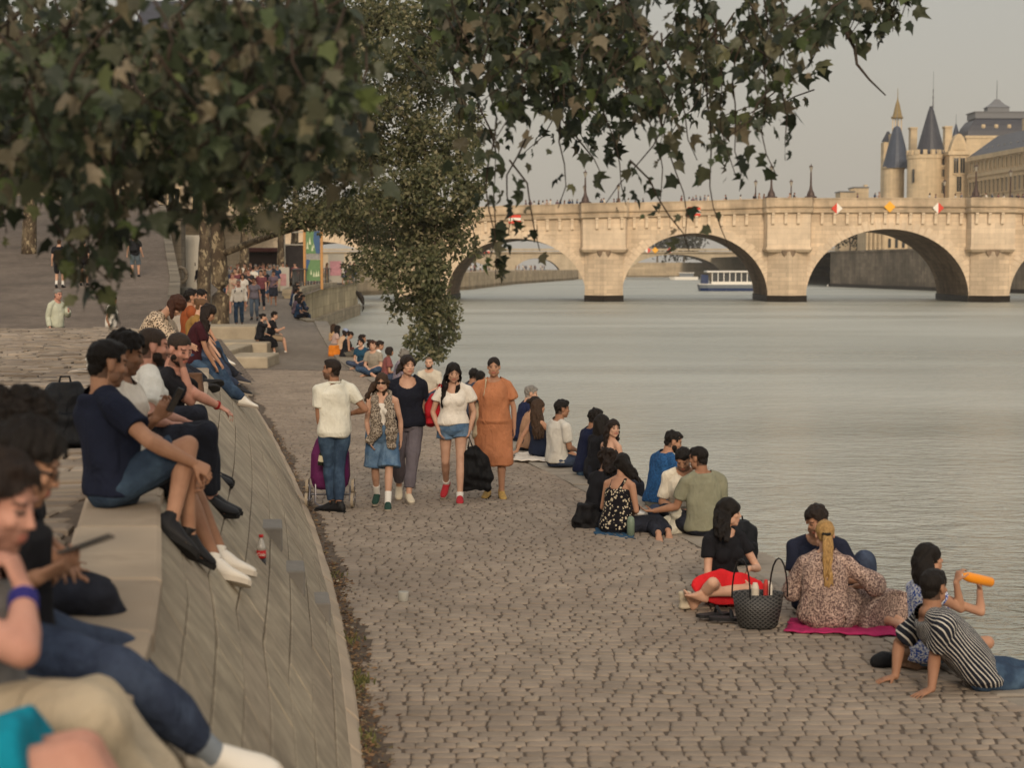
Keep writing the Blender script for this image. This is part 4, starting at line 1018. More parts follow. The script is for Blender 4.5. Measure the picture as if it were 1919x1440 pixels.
def body(p, skin, vox, base, label=None, curl=(.5, .5), bare_feet=False, feet=True, hands=True, spread=.06, tint=None, brow='dark', torso_scale=1., mouth='a05a4e', belly=0., bust=True, fine=True):
    g = G(); K = p.K; s = p.s; ax = p.ax; T = (p.neck - p.pel).length; ts = torso_scale
    def sec(t, w, d, off=0.):
        f = min(max(t / T, 0), 1); side = p.hr.lerp(p.sr, f).normalized(); fr = p.hf.lerp(p.sf, f); fr = (fr - side * fr.dot(side)).normalized()
        c = p.pel + ax * t + fr * off; return (c, side, fr, w * s * ts, d * s * ts)
    pw, pd = K['pel']; ww, wd_ = K['waist']; cw, cd = K['chest']
    p.secs = [sec(-.085 * s, pw * .62, pd * .75), sec(-.03 * s, pw * .97, pd), sec(.04 * s, pw, pd * 1.0), sec(.2 * s, ww, wd_ + belly, belly * .7), sec(.34 * s, cw * .97, cd, .008), sec(T - .11 * s, cw * 1.02, cd * .93), sec(T - .05 * s, cw * .74, cd * .7, -.005), sec(T - .005, K['neck'] * 1.35, K['neck'] * 1.3, -.008)]
    g.loft(p.secs, 22)
    g.capsule(p.neck - ax * .06 * s, p.head - p.hR @ V3(0, .028, .03) * s, K['neck'] * s * 1.05, K['neck'] * s * .98)
    if p.sex == 'f' and bust:
        for q in (-1, 1):
            c, side, fr, w, d = sec(T - .2 * s, cw, cd); g.m.ell(c + side * q * .07 * s + fr * (d * .72), (.058 * s, .058 * s, .06 * s), None, 12, 8)
    a = K['arm']
    for k, q in (('L', -1), ('R', 1)):
        S_, E_, W_ = p.sh[k], p.el[k], p.wr[k]
        g.capsule(p.neck + ax * .012 * s + p.sr * q * .02 * s, S_, .042 * s * a, .052 * s * a); g.capsule(p.neck - ax * .06 * s + p.sr * q * .03 * s, S_, .05 * s * a, .054 * s * a)
        g.capsule(S_, E_, .056 * s * a, .04 * s * a, mid=[(.35, .05 * s * a), (.7, .043 * s * a)])
        g.capsule(E_, W_, .04 * s * a, .026 * s * (.6 + .4 * a), mid=[(.28, .043 * s * a), (.75, .031 * s * a)])
        d = p.hand.get(k, (W_ - E_)).normalized()
        if hands:
            pn = p.palm.get(k)
            if pn is None: pn = p.sr * (-q)
            hand(g, W_, d, pn, q, s * (1. if p.sex == 'm' else .93), curl[0 if k == 'L' else 1], spread, vox)
        else: g.m.ell(W_ + d * .07 * s, (.035 * s, .03 * s, .06 * s), frame_mat(d), 10, 6)
        l = K['leg']; Hh, Kn, An = p.hip[k], p.kn[k], p.an[k]
        g.capsule(Hh, Kn, .086 * s * l, .055 * s * l, mid=[(.25, .085 * s * l), (.6, .068 * s * l)])
        g.capsule(Kn, An, .054 * s * l, .036 * s * l, mid=[(.3, .056 * s * l), (.65, .043 * s * l)])
        if feet: foot(g, An, p.toe[k], p.sole.get(k, (Kn - An)), s)
    head_geo(g, p, vox, fine)
    o = queue(g, 'person', skin, None, vox, None, 3 if vox < .01 else 2, base=base, label=label)
    H, R_, kk = p.head.copy(), p.hR.copy(), s * (1. if p.sex == 'm' else .96); base = Vector(base)
    br = lin(HAIR.get(brow, brow)); mo = lin(mouth)
    def post(o):
        me = o.data; P = get_co(me); n = len(P); D = (P + np.array(base) - np.array(H)) @ np.array(R_) / kk
        col = np.zeros((n, 4), dtype=np.float32); x, y, z = np.abs(D[:, 0]), D[:, 1], D[:, 2]; inh = (np.linalg.norm(D, axis=1) < .15)
        def paint(mask, c, a): col[mask, :3] = c; col[mask, 3] = a
        if tint is not None and 'stubble' in tint:
            st = inh & (y > -.01) & (z < -.035 - (y > .06) * 0.0) & (z > -.125) & ~((x < .024) & (z > -.075) & (z < -.05)); paint(st & (z < -.03 - .25 * np.maximum(0, .03 - y)), lin(HAIR.get(brow, '2a1f18')), tint['stubble'])
        e = vox * .5
        if tint is not None or p.sex == 'm':
            hl = tint.get('scalp', .75) if tint else .75; paint(inh & (((y < -.015) & (z > -.075)) | ((y < .03) & (z > .02)) | (z > .075)) & ~((np.abs(y + .008) < .03) & (x > .066) & (z < .03)), br * np.array(1.) if not isinstance(br, tuple) else br, hl)
        paint(inh & (y > .06) & (x > .014 - e) & (x < .05 + e) & (z > .0225 - e) & (z < .0305 + e * .5), br, .7)
        paint(inh & (y > .055) & (x > .019) & (x < .043) & (z > -.004 - e * .4) & (z < .0095 + e * .3), (.03, .02, .016), .85)
        paint(inh & (y > .07) & (x < .023 + e) & (z > -.0735 - e * .4) & (z < -.0535 + e * .4), mo, .75)
        a = me.color_attributes.new('tint', 'FLOAT_COLOR', 'POINT'); a.data.foreach_set('color', col.ravel())
    PEND[-1] = (o, post); p.o = o; p.vox = vox
    return o
def frame_mat(d):
    s_, u, d = frame(d); return Matrix((s_, u, d)).transposed()

# ---- clothes
def clothpost(amp=.006, f=26, seed=0, cut=None, aniso=(1, 1, 1), uvax=None, off=.0):
    def post(o):
        me = o.data
        if cut: cut_faces(o, cut)
        P = get_co(me)
        if not len(P): return
        N = get_no(me); put_co(me, P + N * ((fold_noise(P, f, seed, aniso) + off) * amp)[:, None])
        if uvax is not None:
            li = np.empty(len(me.loops), dtype=np.int32); me.loops.foreach_get('vertex_index', li); uv = me.uv_layers.new(name='UVMap'); w = uvax(P)[li]
            uv.data.foreach_set('uv', np.stack([w, w * 0], 1).astype(np.float32).ravel())
    return post
def top(p, mat, name='shirt', sleeve=.6, infl=.010, flare=.018, lo=-.03, neck_r=.088, neck_drop=.0, hem=1.06, amp=.011, hi=None, strap=False, loose=0., seed=None, uvax=None, vox=None, vback=0., sk=None):
    """sleeve 0 none .. 1 elbow .. 2 wrist; lo: hem position above the hip joint; hi: upper limit (for camisoles)"""
    g = G(); s = p.s; K = p.K; ax = p.ax; T = (p.neck - p.pel).length; a = K['arm']
    tt = [-.085 * s, -.03 * s, .04 * s, .2 * s, .34 * s, T - .11 * s, T - .05 * s, T - .005]
    pts = []
    def at_t(t):
        for i in range(7):
            if tt[i] <= t <= tt[i + 1] or i == 6:
                f = (t - tt[i]) / (tt[i + 1] - tt[i]); A, B = p.secs[i], p.secs[i + 1]
                return (A[0].lerp(B[0], f), A[1].lerp(B[1], f).normalized(), A[2].lerp(B[2], f).normalized(), A[3] + (B[3] - A[3]) * f, A[4] + (B[4] - A[4]) * f)
    hi_ = T - .012 * s if hi is None else hi * s
    N = 12
    for i in range(N + 1):
        t = lo * s + (hi_ - lo * s) * i / N; c, sd_, fr, w, d = at_t(max(t, tt[0]))
        if t < tt[0]: c = c + ax * (t - tt[0])
        e = infl + loose * math.sin(PI * min(1, max(0, (hi_ - t) / (hi_ - lo * s)))) ** .5
        e += .022 * max(0, 1 - (t - lo * s) / (.12 * s)) * (1 if lo < .06 and not sk else 0)
        pts.append((c, sd_, fr, max(w + e, .0), d + e))
    g.loft(pts, 22)
    if sk: g.loft(skirt_secs(p, **sk), 24)
    if p.sex == 'f':
        c, sd_, fr, w, d = at_t(T - .2 * s)
        for q in (-1, 1):
            if T - .2 * s < hi_ + .02: g.m.ell(c + sd_ * q * .07 * s + fr * (d * .72), (.058 * s + infl, .058 * s + infl * .8, .06 * s + infl), None, 12, 8)
    if sleeve > 0:
        for k, q in (('L', -1), ('R', 1)):
            S_, E_, W_ = p.sh[k], p.el[k], p.wr[k]
            g.capsule(p.neck + ax * .008 * s + p.sr * q * .025 * s, S_, .042 * s * a + infl * .7, .052 * s * a + infl * .9); g.capsule(p.neck - ax * .06 * s + p.sr * q * .03 * s, S_, .05 * s * a + infl * .8, .054 * s * a + infl * .9)
            f = min(sleeve, 1.); e1 = S_.lerp(E_, f)
            g.capsule(S_, e1, .055 * s * a + infl, (.058 - .018 * f) * s * a + flare, flat1=sleeve <= 1)
            if sleeve > 1:
                g.capsule(E_, E_.lerp(W_, sleeve - 1), .04 * s * a + flare, .03 * s * a + flare * .7, flat1=True, mid=[(.3, .043 * s * a + flare)])
    if strap:
        for q in (-1, 1):
            c, sd_, fr, w, d = at_t(min(hi_, T - .1 * s)); c0 = c + sd_ * q * .07 * s + fr * d * .85; c1 = p.neck - ax * .03 * s + p.sr * q * .085 * s * (K['sh'] / .158); cb_ = c + sd_ * q * .065 * s - fr * d * .95
            g.m.tube([c0, c1 + p.sf * .03 * s + ax * .012, c1 - p.sf * .03 * s + ax * .012, cb_], .011, 6)
    nk = p.neck + p.sf * (.035 + neck_drop * .5) * s - ax * (neck_drop * .5) * s + ax * .03 * s; base = Vector(p.o['_base']); nkl = np.array(nk - base)
    kb = np.array(p.neck + ax * .03 * s - base)
    def cut(c):
        if hi is not None: return np.zeros(len(c), bool)
        m_ = np.linalg.norm(c - nkl, axis=1) < neck_r * s
        return m_ | (np.linalg.norm(c - kb, axis=1) < (K['neck'] + .03 + vback) * s)
    return queue(g, name, mat, p.o, vox or max(p.vox, .007), clothpost(amp, 17, seed or hash_(name + str(p.pel)), cut, (1, 1, .6), uvax, .75), 3)
def hash_(s): return sum(ord(c) * (i + 1) for i, c in enumerate(s)) % 9973
def trousers(p, mat, name='trousers', to=1.92, infl=.012, flare=.012, hi=.1, amp=.009, cuff=None, vox=None, ankle=None):
    g = G(); s = p.s; l = p.K['leg']; S = p.secs
    if hi > 0:
        e = infl; A, B = S[2], S[3]; f = (hi - .04) / .16
        top_ = (A[0].lerp(B[0], f), A[1], A[2], A[3] + (B[3] - A[3]) * f + e * .9, A[4] + (B[4] - A[4]) * f + e * .9)
        g.loft([(q[0], q[1], q[2], q[3] + e, q[4] + e) for q in S[:3]] + [top_], 22)
    for k in 'LR':
        H_, Kn, An = p.hip[k], p.kn[k], p.an[k]; f = min(to, 1.)
        e1 = H_.lerp(Kn, f); fin = to <= 1
        r1 = (.086 - .031 * f) * s * l
        g.capsule(H_, e1, .083 * s * l + infl, r1 + infl + (flare if fin else 0), flat1=fin, mid=[(.3, .085 * s * l + infl), (.65, (.067 if not fin else .072) * s * l + infl + (flare * .5 if fin else 0))])
        if to > 1:
            f2 = to - 1; an = ankle or .04
            g.capsule(Kn, Kn.lerp(An, f2), .056 * s * l + infl, an * s * l + flare, flat1=True, mid=[(.3, .058 * s * l + infl), (.65, (.047 * s * l + infl + flare) * .95)])
    return queue(g, name, mat, p.o, vox or max(p.vox, .007), clothpost(amp, 18, hash_(name + str(p.neck)), None, (.7, .7, 1), None, .8), 3)
def skirt_secs(p, to=1., infl=.03, flare=.03, hi=.17, N=9, w0=.012):
    """sections lofted around both legs, to in thigh (<=1) and shin (<=2) units"""
    s = p.s; S = p.secs; secs = []; A, B = S[2], S[3]; f = (hi - .04) / .16
    secs.append((A[0].lerp(B[0], f), A[1], A[2], A[3] + (B[3] - A[3]) * f + w0, A[4] + (B[4] - A[4]) * f + w0))
    secs.append((S[2][0], S[2][1], S[2][2], S[2][3] + infl * .6, S[2][4] + infl * .6))
    for i in range(N + 1):
        t = to * (i + .25) / (N + .25); L = []
        for k in 'LR': L.append(p.hip[k].lerp(p.kn[k], t) if t <= 1 else p.kn[k].lerp(p.an[k], t - 1))
        c = (L[0] + L[1]) / 2; side = L[1] - L[0]; w = side.length / 2; side = side.normalized() if side.length > .02 else p.hr
        d = ((p.kn['L'] + p.kn['R']) / 2 - p.pel) if t <= 1 else ((p.an['L'] + p.an['R']) - (p.kn['L'] + p.kn['R'])) / 2
        d.normalize(); side = (side - d * side.dot(d)).normalized(); fr = side.cross(d); r = (.088 - .03 * min(t, 1)) * s + infl * (.6 + .4 * t) + flare * t
        secs.append((c, side, fr, w + r, r * 1.05))
    return secs
def skirt(p, mat, name='skirt', amp=.008, vox=None, **kw):
    g = G(); g.loft(skirt_secs(p, **kw), 24)
    return queue(g, name, mat, p.o, vox or max(p.vox, .008), clothpost(amp, 26, hash_(name + str(p.pel)), None, (1, 1, .25)), 3)
def shoe(p, k, mat, sole=None, name='shoe', hi=.0, solename='sole', sc=1.):
    s = p.s * sc; an = p.an[k]; fwd = p.toe[k].normalized(); up = p.sole.get(k, p.kn[k] - an); up = (up - fwd * up.dot(fwd)).normalized(); sd_ = fwd.cross(up)
    g = G(); P = lambda f_, u_: an + fwd * f_ * s + up * u_ * s
    g.loft([(P(-.075, -.045), sd_, up, .02 * s, .03 * s), (P(-.06, -.035), sd_, up, .036 * s, .05 * s), (P(-.02, -.03), sd_, up, .041 * s, .058 * s), (P(.04, -.035), sd_, up, .043 * s, .05 * s), (P(.1, -.052), sd_, up, .048 * s, .034 * s), (P(.15, -.06), sd_, up, .048 * s, .026 * s), (P(.19, -.066), sd_, up, .036 * s, .019 * s), (P(.205, -.07), sd_, up, .018 * s, .012 * s)], 16)
    g.capsule(P(-.012, -.02), P(-.018, .035 + hi), .044 * s, .04 * s, flat1=True)
    o = queue(g, name, mat, p.o, max(p.vox, .006), None, 3)
    if sole is not None:
        m = M(); r0 = []
        for zz_ in (-.098, -.072):
            ring = []
            for f_, w in ((-.082, .02), (-.065, .037), (-.02, .042), (.04, .041), (.1, .05), (.15, .051), (.195, .038), (.213, .018)): ring.append(P(f_, zz_) + sd_ * w * s)
            for f_, w in reversed(((-.082, .02), (-.065, .037), (-.02, .042), (.04, .041), (.1, .05), (.15, .051), (.195, .038), (.213, .018))): ring.append(P(f_, zz_) - sd_ * w * s)
            r0.append(ring)
        m.rings(r0); so_ = m.build(solename, sole, None, loc=p.o['_base'], fix=True); so_.location = (0, 0, 0); so_.parent = o
    return o
def shoes(p, mat, sole=None, **kw):
    for k in 'LR': shoe(p, k, mat, sole, **kw)
def socks(p, mat, up=.14, name='sock'):
    for k in 'LR':
        d = (p.kn[k] - p.an[k]).normalized(); g = G(); g.capsule(p.an[k] - d * .03, p.an[k] + d * up, .043 * p.s, .047 * p.s, flat1=True); queue(g, name, mat, p.o, max(p.vox, .007), None, 2)
# ---- hair
def hair(p, style, col, **kw):
    g = G(); s = p.s * (1. if p.sex == 'm' else .96); H, R_ = p.head, p.hR; mat = hair_mat(col, HAIR.get(col, col)); base = Vector(p.o['_base'])
    W = lambda x, y, z: H + R_ @ V3(x, y, z) * s
    E = lambda x, y, z, a, b, c: g.m.ell(W(x, y, z), (a * s, b * s, c * s), R_, 18, 12)
    vol = kw.get('vol', 0.); line = kw.get('line', .068 if style in ('short', 'crop', 'buzz') else .072); side = kw.get('side', -.01); back = kw.get('back', -.075)
    th = {'buzz': .0045, 'short': .011, 'crop': .006, 'long': .016, 'bob': .02, 'pony': .008, 'bun': .008, 'curly': .02}[style] + vol
    tl = th if style in ('long', 'bob', 'curly') else .004; E(0, -.014, .037, .077 + th * .8, .098 + th * .75, .084 + th); E(0, -.045, -.026, .058 + tl * .6, .053 + tl, .06)
    amp, fr = {'buzz': (.001, 60), 'crop': (.0025, 90), 'short': (.0065, 85), 'long': (.005, 60), 'bob': (.006, 55), 'pony': (.002, 90), 'bun': (.002, 90), 'curly': (.012, 75)}[style]
    r = random.Random(hash_(str(p.head)))
    if style in ('short', 'crop') and kw.get('top', 1): E(0, .02, .085, .06, .07, .035 + vol)
    if style == 'curly':
        for i in range(26):
            a = r.uniform(0, 6.28); z = r.uniform(-.05, .12); y = -.03 + .08 * math.sin(a) - .02; E(.08 * math.cos(a) * (1 - max(0, z) * 2), min(y, .07), z, .03, .03, .03)
    if style in ('pony', 'bun'):
        E(0, -.115, kw.get('tie', .02), .03, .035, .03)
    if style == 'bun': E(0, -.13, kw.get('tie', .06), .042, .04, .042)
    fl = V3(0, 0, -1)
    if style in ('long', 'bob', 'curly') or (style == 'pony'):
        L = kw.get('len', .32); n = kw.get('n', 15); wv = kw.get('wave', .015); spread = kw.get('out', .03); fw = kw.get('front', False)
        if style == 'pony':
            for i in range(12):
                a = i * 1.05; q = W(.02 * math.cos(a), -.13, kw.get('tie', .02) + .016 * math.sin(a)); pts = [q]; d = R_ @ V3(0, -1, .1)
                for j in range(8):
                    d = (d * .45 + fl * .6 + R_ @ V3(0, -.04, 0)).normalized(); q = q + d * L * s / 8 + V3(r.uniform(-1, 1), r.uniform(-1, 1), 0) * wv * .55; pts.append(q)
                f_ = r.uniform(.7, 1.1); g.m.tube(pts, [.015 * s] + [.02 * s * f_] * 3 + [.019 * s * f_, .016 * s * f_, .013 * s, .009 * s, .005 * s], 8, True)
        elif style != 'curly' or L > .05:
            a0, a1 = kw.get('arc', (-1.9, 1.9))
            for i in range(n):
                a = a0 + (a1 - a0) * (i + .5) / n + r.uniform(-.06, .06)      # 0 = back of the head
                x, y = math.sin(a) * .082, -.022 - math.cos(a) * .09; q = W(x, y, .0 + .03 * math.cos(a)); pts = [W(x * .8, y * .8, .06), q]
                out = R_ @ V3(math.sin(a), -math.cos(a), 0); out.z = 0
                ph = r.uniform(0, 6.28); ll = L * r.uniform(.82, 1.08); K_ = 8
                lean = kw.get('lean', V3(0, 0, 0))
                for j in range(K_):
                    f = (j + 1) / K_; d = (fl + out * (spread * (1.6 - 2.6 * f) * 3) + lean * f).normalized()
                    q = q + d * ll * s / K_ + (R_ @ V3(math.cos(ph + 5.5 * f), 0, 0)) * wv * math.cos(ph + 6 * f); pts.append(q.copy())
                g.m.tube(pts, [.02 * s, .028 * s] + [.029 * s * (1 - .6 * ((j + 1) / K_) ** 2) for j in range(K_)], 7, True)
    lo = kw.get('lo', -.05)
    Hn, Rn, bn = np.array(H), np.array(R_), np.array(base)
    def cut(c):
        D = (c + bn - Hn) @ Rn / s; x, y, z = np.abs(D[:, 0]), D[:, 1], D[:, 2]; rad = np.linalg.norm(D * np.array([1, 1, .9]), axis=1)
        fs_ = .25 if style in ('buzz', 'crop', 'short') else .85
        face = (y > .045 - .35 * np.maximum(0, x - .055)) & (z < line - x * fs_ + (.012 * np.sin(D[:, 0] * 60) if style == 'short' else 0)) & (rad < .16)          # face opening
        if style in ('buzz', 'crop', 'short'):
            face |= (y > side) & (z < .012) & (rad < .15); face |= (z < lo - .02) & (rad < .16)
            ear = (np.abs(y + .008) < .026) & (z < .03) & (x > .05); face |= ear
            if kw.get('bald'): face |= (z > .075) & (y > -.02 - kw['bald']) & (x < .055)
        elif style in ('pony', 'bun'):
            face |= (y > .0) & (z < .012) & (rad < .14); face |= (z < -.06) & (rad < .125) & (y > -.1); face |= (np.abs(y + .008) < .026) & (z < .025) & (x > .05)
        return face
    o = queue(g, 'hair', mat, p.o, kw.get('vox', max(p.vox, .006)), clothpost(amp, fr, hash_(str(p.head)), cut, (1, 1, .5)), 2 if style != 'curly' else 1)
    return o
def beard(p, col, full=True):
    g = G(); s = p.s; H, R_ = p.head, p.hR
    E = lambda x, y, z, a, b, c: g.m.ell(H + R_ @ V3(x, y, z) * s, (a * s, b * s, c * s), R_, 16, 10)
    E(0, .034, -.085, .051, .051, .037); E(0, .058, -.103, .028, .026, .021)
    for q in (-1, 1): E(q * .05, .02, -.06, .0225, .036, .036); E(q * .018, .0845, -.049, .015, .009, .005)
    base = np.array(Vector(p.o['_base'])); Hn, Rn = np.array(H), np.array(R_)
    def cut(c):
        D = (c + base - Hn) @ Rn / s; x, y, z = np.abs(D[:, 0]), D[:, 1], D[:, 2]; return ((x < .022) & (z > -.078) & (z < -.052) & (y > .06)) | (y < -.015)
    return queue(g, 'beard', hair_mat(col, HAIR.get(col, col)), p.o, max(p.vox, .006), clothpost(.002, 90, 3, cut), 1)
def glasses(p, tinted=True):
    s = p.s * .96; m = M(); W = lambda x, y, z: p.head + p.hR @ V3(x, y, z) * s; R_ = p.hR
    for q in (-1, 1):
        m.box(W(q * .034, .098, .004), (.056 * s, .008 * s, .03 * s), R_, bev=.003); m.tube([W(q * .062, .093, .008), W(q * .083, 0, .006)], .003, 5)
    m.tube([W(-.01, .1, .008), W(.01, .1, .008)], .003, 5)
    return m.build('sunglasses', pmat('brown_lens', '1c130d', rough=.15, spec=.6), p.o)
def finish_label(o, lab, group=None): return tag(o, lab, 'person', group)
# ================================================================== posing helpers
T_ = .535
UP = V3(0, 0, 1)
def arm_to(p, k, wr, hint=None, el=None):
    q = -1 if k == 'L' else 1; s = p.s; S_ = p.sh[k]; wr = Vector(wr)
    D = (wr - S_).length; mx = (UA + FA) * s * .99
    if D > mx: wr = S_ + (wr - S_) * (mx / D)
    p.wr[k] = wr; p.el[k] = swing(S_, wr, UA * s, FA * s, hint if hint is not None else (p.sr * q * .6 - UP * .7 - p.sf * .45)) if el is None else Vector(el)
def arms(p, kinds, ground=None):
    s = p.s
    for k, kd in zip('LR', kinds if isinstance(kinds, (tuple, list)) else (kinds, kinds)):
        q = -1 if k == 'L' else 1; S_ = p.sh[k]; f, r = p.sf, p.sr
        if kd == 'down': arm_to(p, k, S_ + r * q * .09 * s - UP * .5 * s + f * .05 * s, -f); p.palm[k] = -r * q
        elif kd == 'swingf': arm_to(p, k, S_ + r * q * .06 * s - UP * .47 * s + f * .2 * s, -f); p.palm[k] = -r * q
        elif kd == 'swingb': arm_to(p, k, S_ + r * q * .08 * s - UP * .48 * s - f * .14 * s, -f); p.palm[k] = -r * q
        elif kd == 'lap': arm_to(p, k, p.pel + p.hf * .27 * s + r * q * .06 * s + UP * .12 * s); p.palm[k] = -UP
        elif kd == 'knees': arm_to(p, k, p.kn[k] + f * .02 - r * q * .03 + UP * .06); p.palm[k] = -UP
        elif kd == 'back':
            w = S_ - f * .25 * s + r * q * .1 * s; w.z = (ground if ground is not None else p.pel.z - .1) + .035; arm_to(p, k, w, -f); p.hand[k] = (-f + r * q * .4); p.hand[k].z = -.15; p.palm[k] = -UP
        elif kd == 'phone': arm_to(p, k, p.neck + f * .3 * s + r * q * .06 * s - UP * .2 * s); p.palm[k] = -r * q
        elif kd == 'face': arm_to(p, k, p.head + p.hR @ V3(.05 * q, .12, -.12) * s); p.palm[k] = p.hR @ V3(0, -1, 0); p.hand[k] = UP
        elif kd == 'fwd': arm_to(p, k, S_ + f * .4 * s - UP * .22 * s - r * q * .05); p.palm[k] = -r * q
        elif kd == 'hips': arm_to(p, k, p.pel + r * q * .17 * s + UP * .12 * s, r * q); p.palm[k] = -r * q
        elif kd == 'side': 
            w = S_ + r * q * .16 * s + f * .05; w.z = (ground if ground is not None else p.pel.z - .1) + .035; arm_to(p, k, w, -f); p.hand[k] = V3(r.x * q, r.y * q, -.1); p.palm[k] = -UP
def sit(sex, s, P, yaw, kind='knees', lean=8, gaze=None, arm='lap', side=0, tw=0, roll=0):
    P = Vector(P); f, r = yawv(yaw); pel = P + UP * .095 * s; a = math.radians(lean)
    d = (UP * math.cos(a) + f * math.sin(a) + r * math.sin(math.radians(roll))).normalized(); neck = pel + d * T_ * s
    if lean > 22: neck = pel + d * T_ * s * .97
    p = base_pose(sex, s, pel, neck, yaw + tw, yaw, gaze=gaze if gaze is not None else (yaw, 0))
    for k, q in (('L', -1), ('R', 1)):
        h = p.hip[k]
        if kind == 'knees': an = P + f * .46 * s + r * q * .11 * s + UP * .085 * s; p.kn[k] = swing(h, an, TH * s, SN * s, UP + r * q * .15); to = f
        elif kind == 'ext': an = P + f * (.86 if k == 'L' else .82) * s + r * q * .1 * s + UP * .08 * s; p.kn[k] = swing(h, an, TH * s, SN * s, UP); to = f * .45 + UP + r * q * .3
        elif kind == 'cross': an = P + f * (.27 if k == 'L' else .38) * s - r * q * .1 * s + UP * .075 * s; p.kn[k] = swing(h, an, TH * s, SN * s, r * q * 1. + UP * .35 + f * .2); to = (-r * q * .8 + f * .5); p.sole[k] = V3(f.x * .4, f.y * .4, .7)
        elif kind == 'dangle': an = P + f * .5 * s + r * q * .09 * s - UP * .38 * s; p.kn[k] = swing(h, an, TH * s, SN * s, UP + f * .8); to = f - UP * .25
        elif kind == 'slope': an = P + f * (.66 + .06 * q) * s + r * q * .1 * s - UP * (.42) * s; p.kn[k] = swing(h, an, TH * s, SN * s, UP + f * .4); to = f - UP * .2
        elif kind == 'mermaid': an = P + f * (.05 + .1 * q) * s + r * side * .62 * s + UP * .06; kn = P + f * (.33 + .05 * q * side) * s + r * side * .34 * s + UP * (.1 + .02 * q); p.kn[k] = kn; to = r * side * .6 - f * .8; p.sole[k] = UP
        p.an[k] = an; p.toe[k] = to.normalized()
        if kind in ('ext',): p.sole[k] = -f + UP * .3
    arms(p, arm, P.z)
    return p
def stand(sex, s, x, y, z, yaw, walk=0., gaze=None, arm=('down', 'down'), lean=2, wide=.1):
    f, r = yawv(yaw); B = V3(x, y, z); st = walk
    drop = .012 + .16 * st * st
    pel = B + UP * (.935 - drop) * s; d = (UP + f * math.tan(math.radians(lean))).normalized(); neck = pel + d * T_ * s
    p = base_pose(sex, s, pel, neck, yaw, yaw, gaze=gaze if gaze is not None else (yaw, -4))
    for k, q in (('L', -1), ('R', 1)):
        o = st * q; an = B + f * o * .62 * s + r * q * wide * s + UP * (.085 + (.05 * st if o < 0 else 0)) * s
        p.an[k] = an; p.kn[k] = swing(p.hip[k], an, TH * s, SN * s, f + r * q * .1); p.toe[k] = (f + r * q * .12 - UP * (.35 if o < -.05 else 0)).normalized(); p.sole[k] = UP + f * (.35 if o < -.05 else 0)
    arms(p, arm)
    return p
def px(u, v, Y): return at(u, v, Y)
def pose_px(sex, s, Y, pel, neck, yaw, armL, armR, legL, legR, hipyaw=None, gaze=None, head=None, toe=(None, None)):
    """all points in photo pixels with a depth: pel (u,v,dY), neck (u,v,dY), arm (elbow u,v, wrist u,v,dY), leg (knee u,v, ankle u,v,dY)"""
    g3 = lambda t: at(t[0], t[1], Y + (t[2] if len(t) > 2 else 0))
    p = base_pose(sex, s, g3(pel), g3(neck), yaw, hipyaw, gaze=gaze, head=g3(head) if head else None)
    for k, A, Lg, q in (('L', armL, legL, -1), ('R', armR, legR, 1)):
        p.wr[k] = at(A[2], A[3], Y + A[4]); p.el[k] = best_mid(p.sh[k], p.wr[k], A[0], A[1], UA * s, FA * s)
        p.an[k] = at(Lg[2], Lg[3], Y + Lg[4]); p.kn[k] = best_mid(p.hip[k], p.an[k], Lg[0], Lg[1], TH * s, SN * s)
        for nm, a, b, L in (('UA', p.sh[k], p.el[k], UA), ('FA', p.el[k], p.wr[k], FA), ('TH', p.hip[k], p.kn[k], TH), ('SH', p.kn[k], p.an[k], SN)):
            e = (a - b).length / (L * s)
            if abs(e - 1) > .2: WARN.append('bone %s %s %s %.2f at %s' % (nm, k, sex, e, pel))
        t = toe[0 if k == 'L' else 1]
        p.toe[k] = (Vector(t) if t is not None else p.hf).normalized()
    return p
def gnd(u, v, z=0.): return onz(u, v, z)
NEAR, MID, FARV = .0055, .0075, .014

C = {}
def c_(name, col, **k):
    if name not in C: C[name] = cloth(name, col, **k)
    return C[name]
navy = c_('navy_tee', '1c2132'); blue_short = c_('denim_shorts', '2c3a4c', kind='denim', col2='435669'); white_tee = c_('white_tee', 'd9d6cd'); black_tee = c_('black_tee', '1e1e22'); black_jean = c_('black_jeans', '22242c', kind='denim', col2='2f333f')
offwhite = c_('offwhite_shirt', 'dcd3c6'); beige = c_('beige_cargo', 'a89a84'); darkjean = c_('dark_jeans', '30384a', kind='denim', col2='4a566b'); teal = c_('teal_shorts', '0f7d92')
jean = c_('blue_jeans', '2d3d52', kind='denim', col2='4c6278'); polo = c_('white_polo', 'cfccbe'); denim = c_('light_denim', '4a6480', kind='denim', col2='7890a6'); greypant = c_('grey_trousers', '6b656c'); orange = c_('orange_linen', 'ab7150', bump=.9); cream_tee = c_('cream_tee', 'd8d0c4')
m_wshoe = pmat('white_leather', 'd6d0c5', rough=.5, var=.06); m_bshoe = pmat('black_shoe', '17171a', rough=.6, var=.1); m_gshoe = pmat('green_suede', '1f3d34', rough=.8, var=.15); m_rshoe = pmat('red_canvas', 'a62831', rough=.8, var=.12); m_tanshoe = pmat('tan_trainer', 'a98a4f', rough=.8, var=.25, scale=30); m_brshoe = pmat('taupe_trainer', '8a7868', rough=.8, var=.2, scale=20); m_sock = pmat('white_sock', 'd8d5ce', rough=.95, var=.05); m_dshoe = pmat('slate_shoe', '33343c', rough=.8, var=.15)
def grp(o, lab, g=None): tag(o, lab, 'person', g); return o
GW = 'people sitting along the top of the embankment'; GE = 'people sitting by the water edge'; GP = 'people strolling on the quay'

# ------------------------------------------------------------------ row on the embankment, near to far
SZ = WALLH + .035
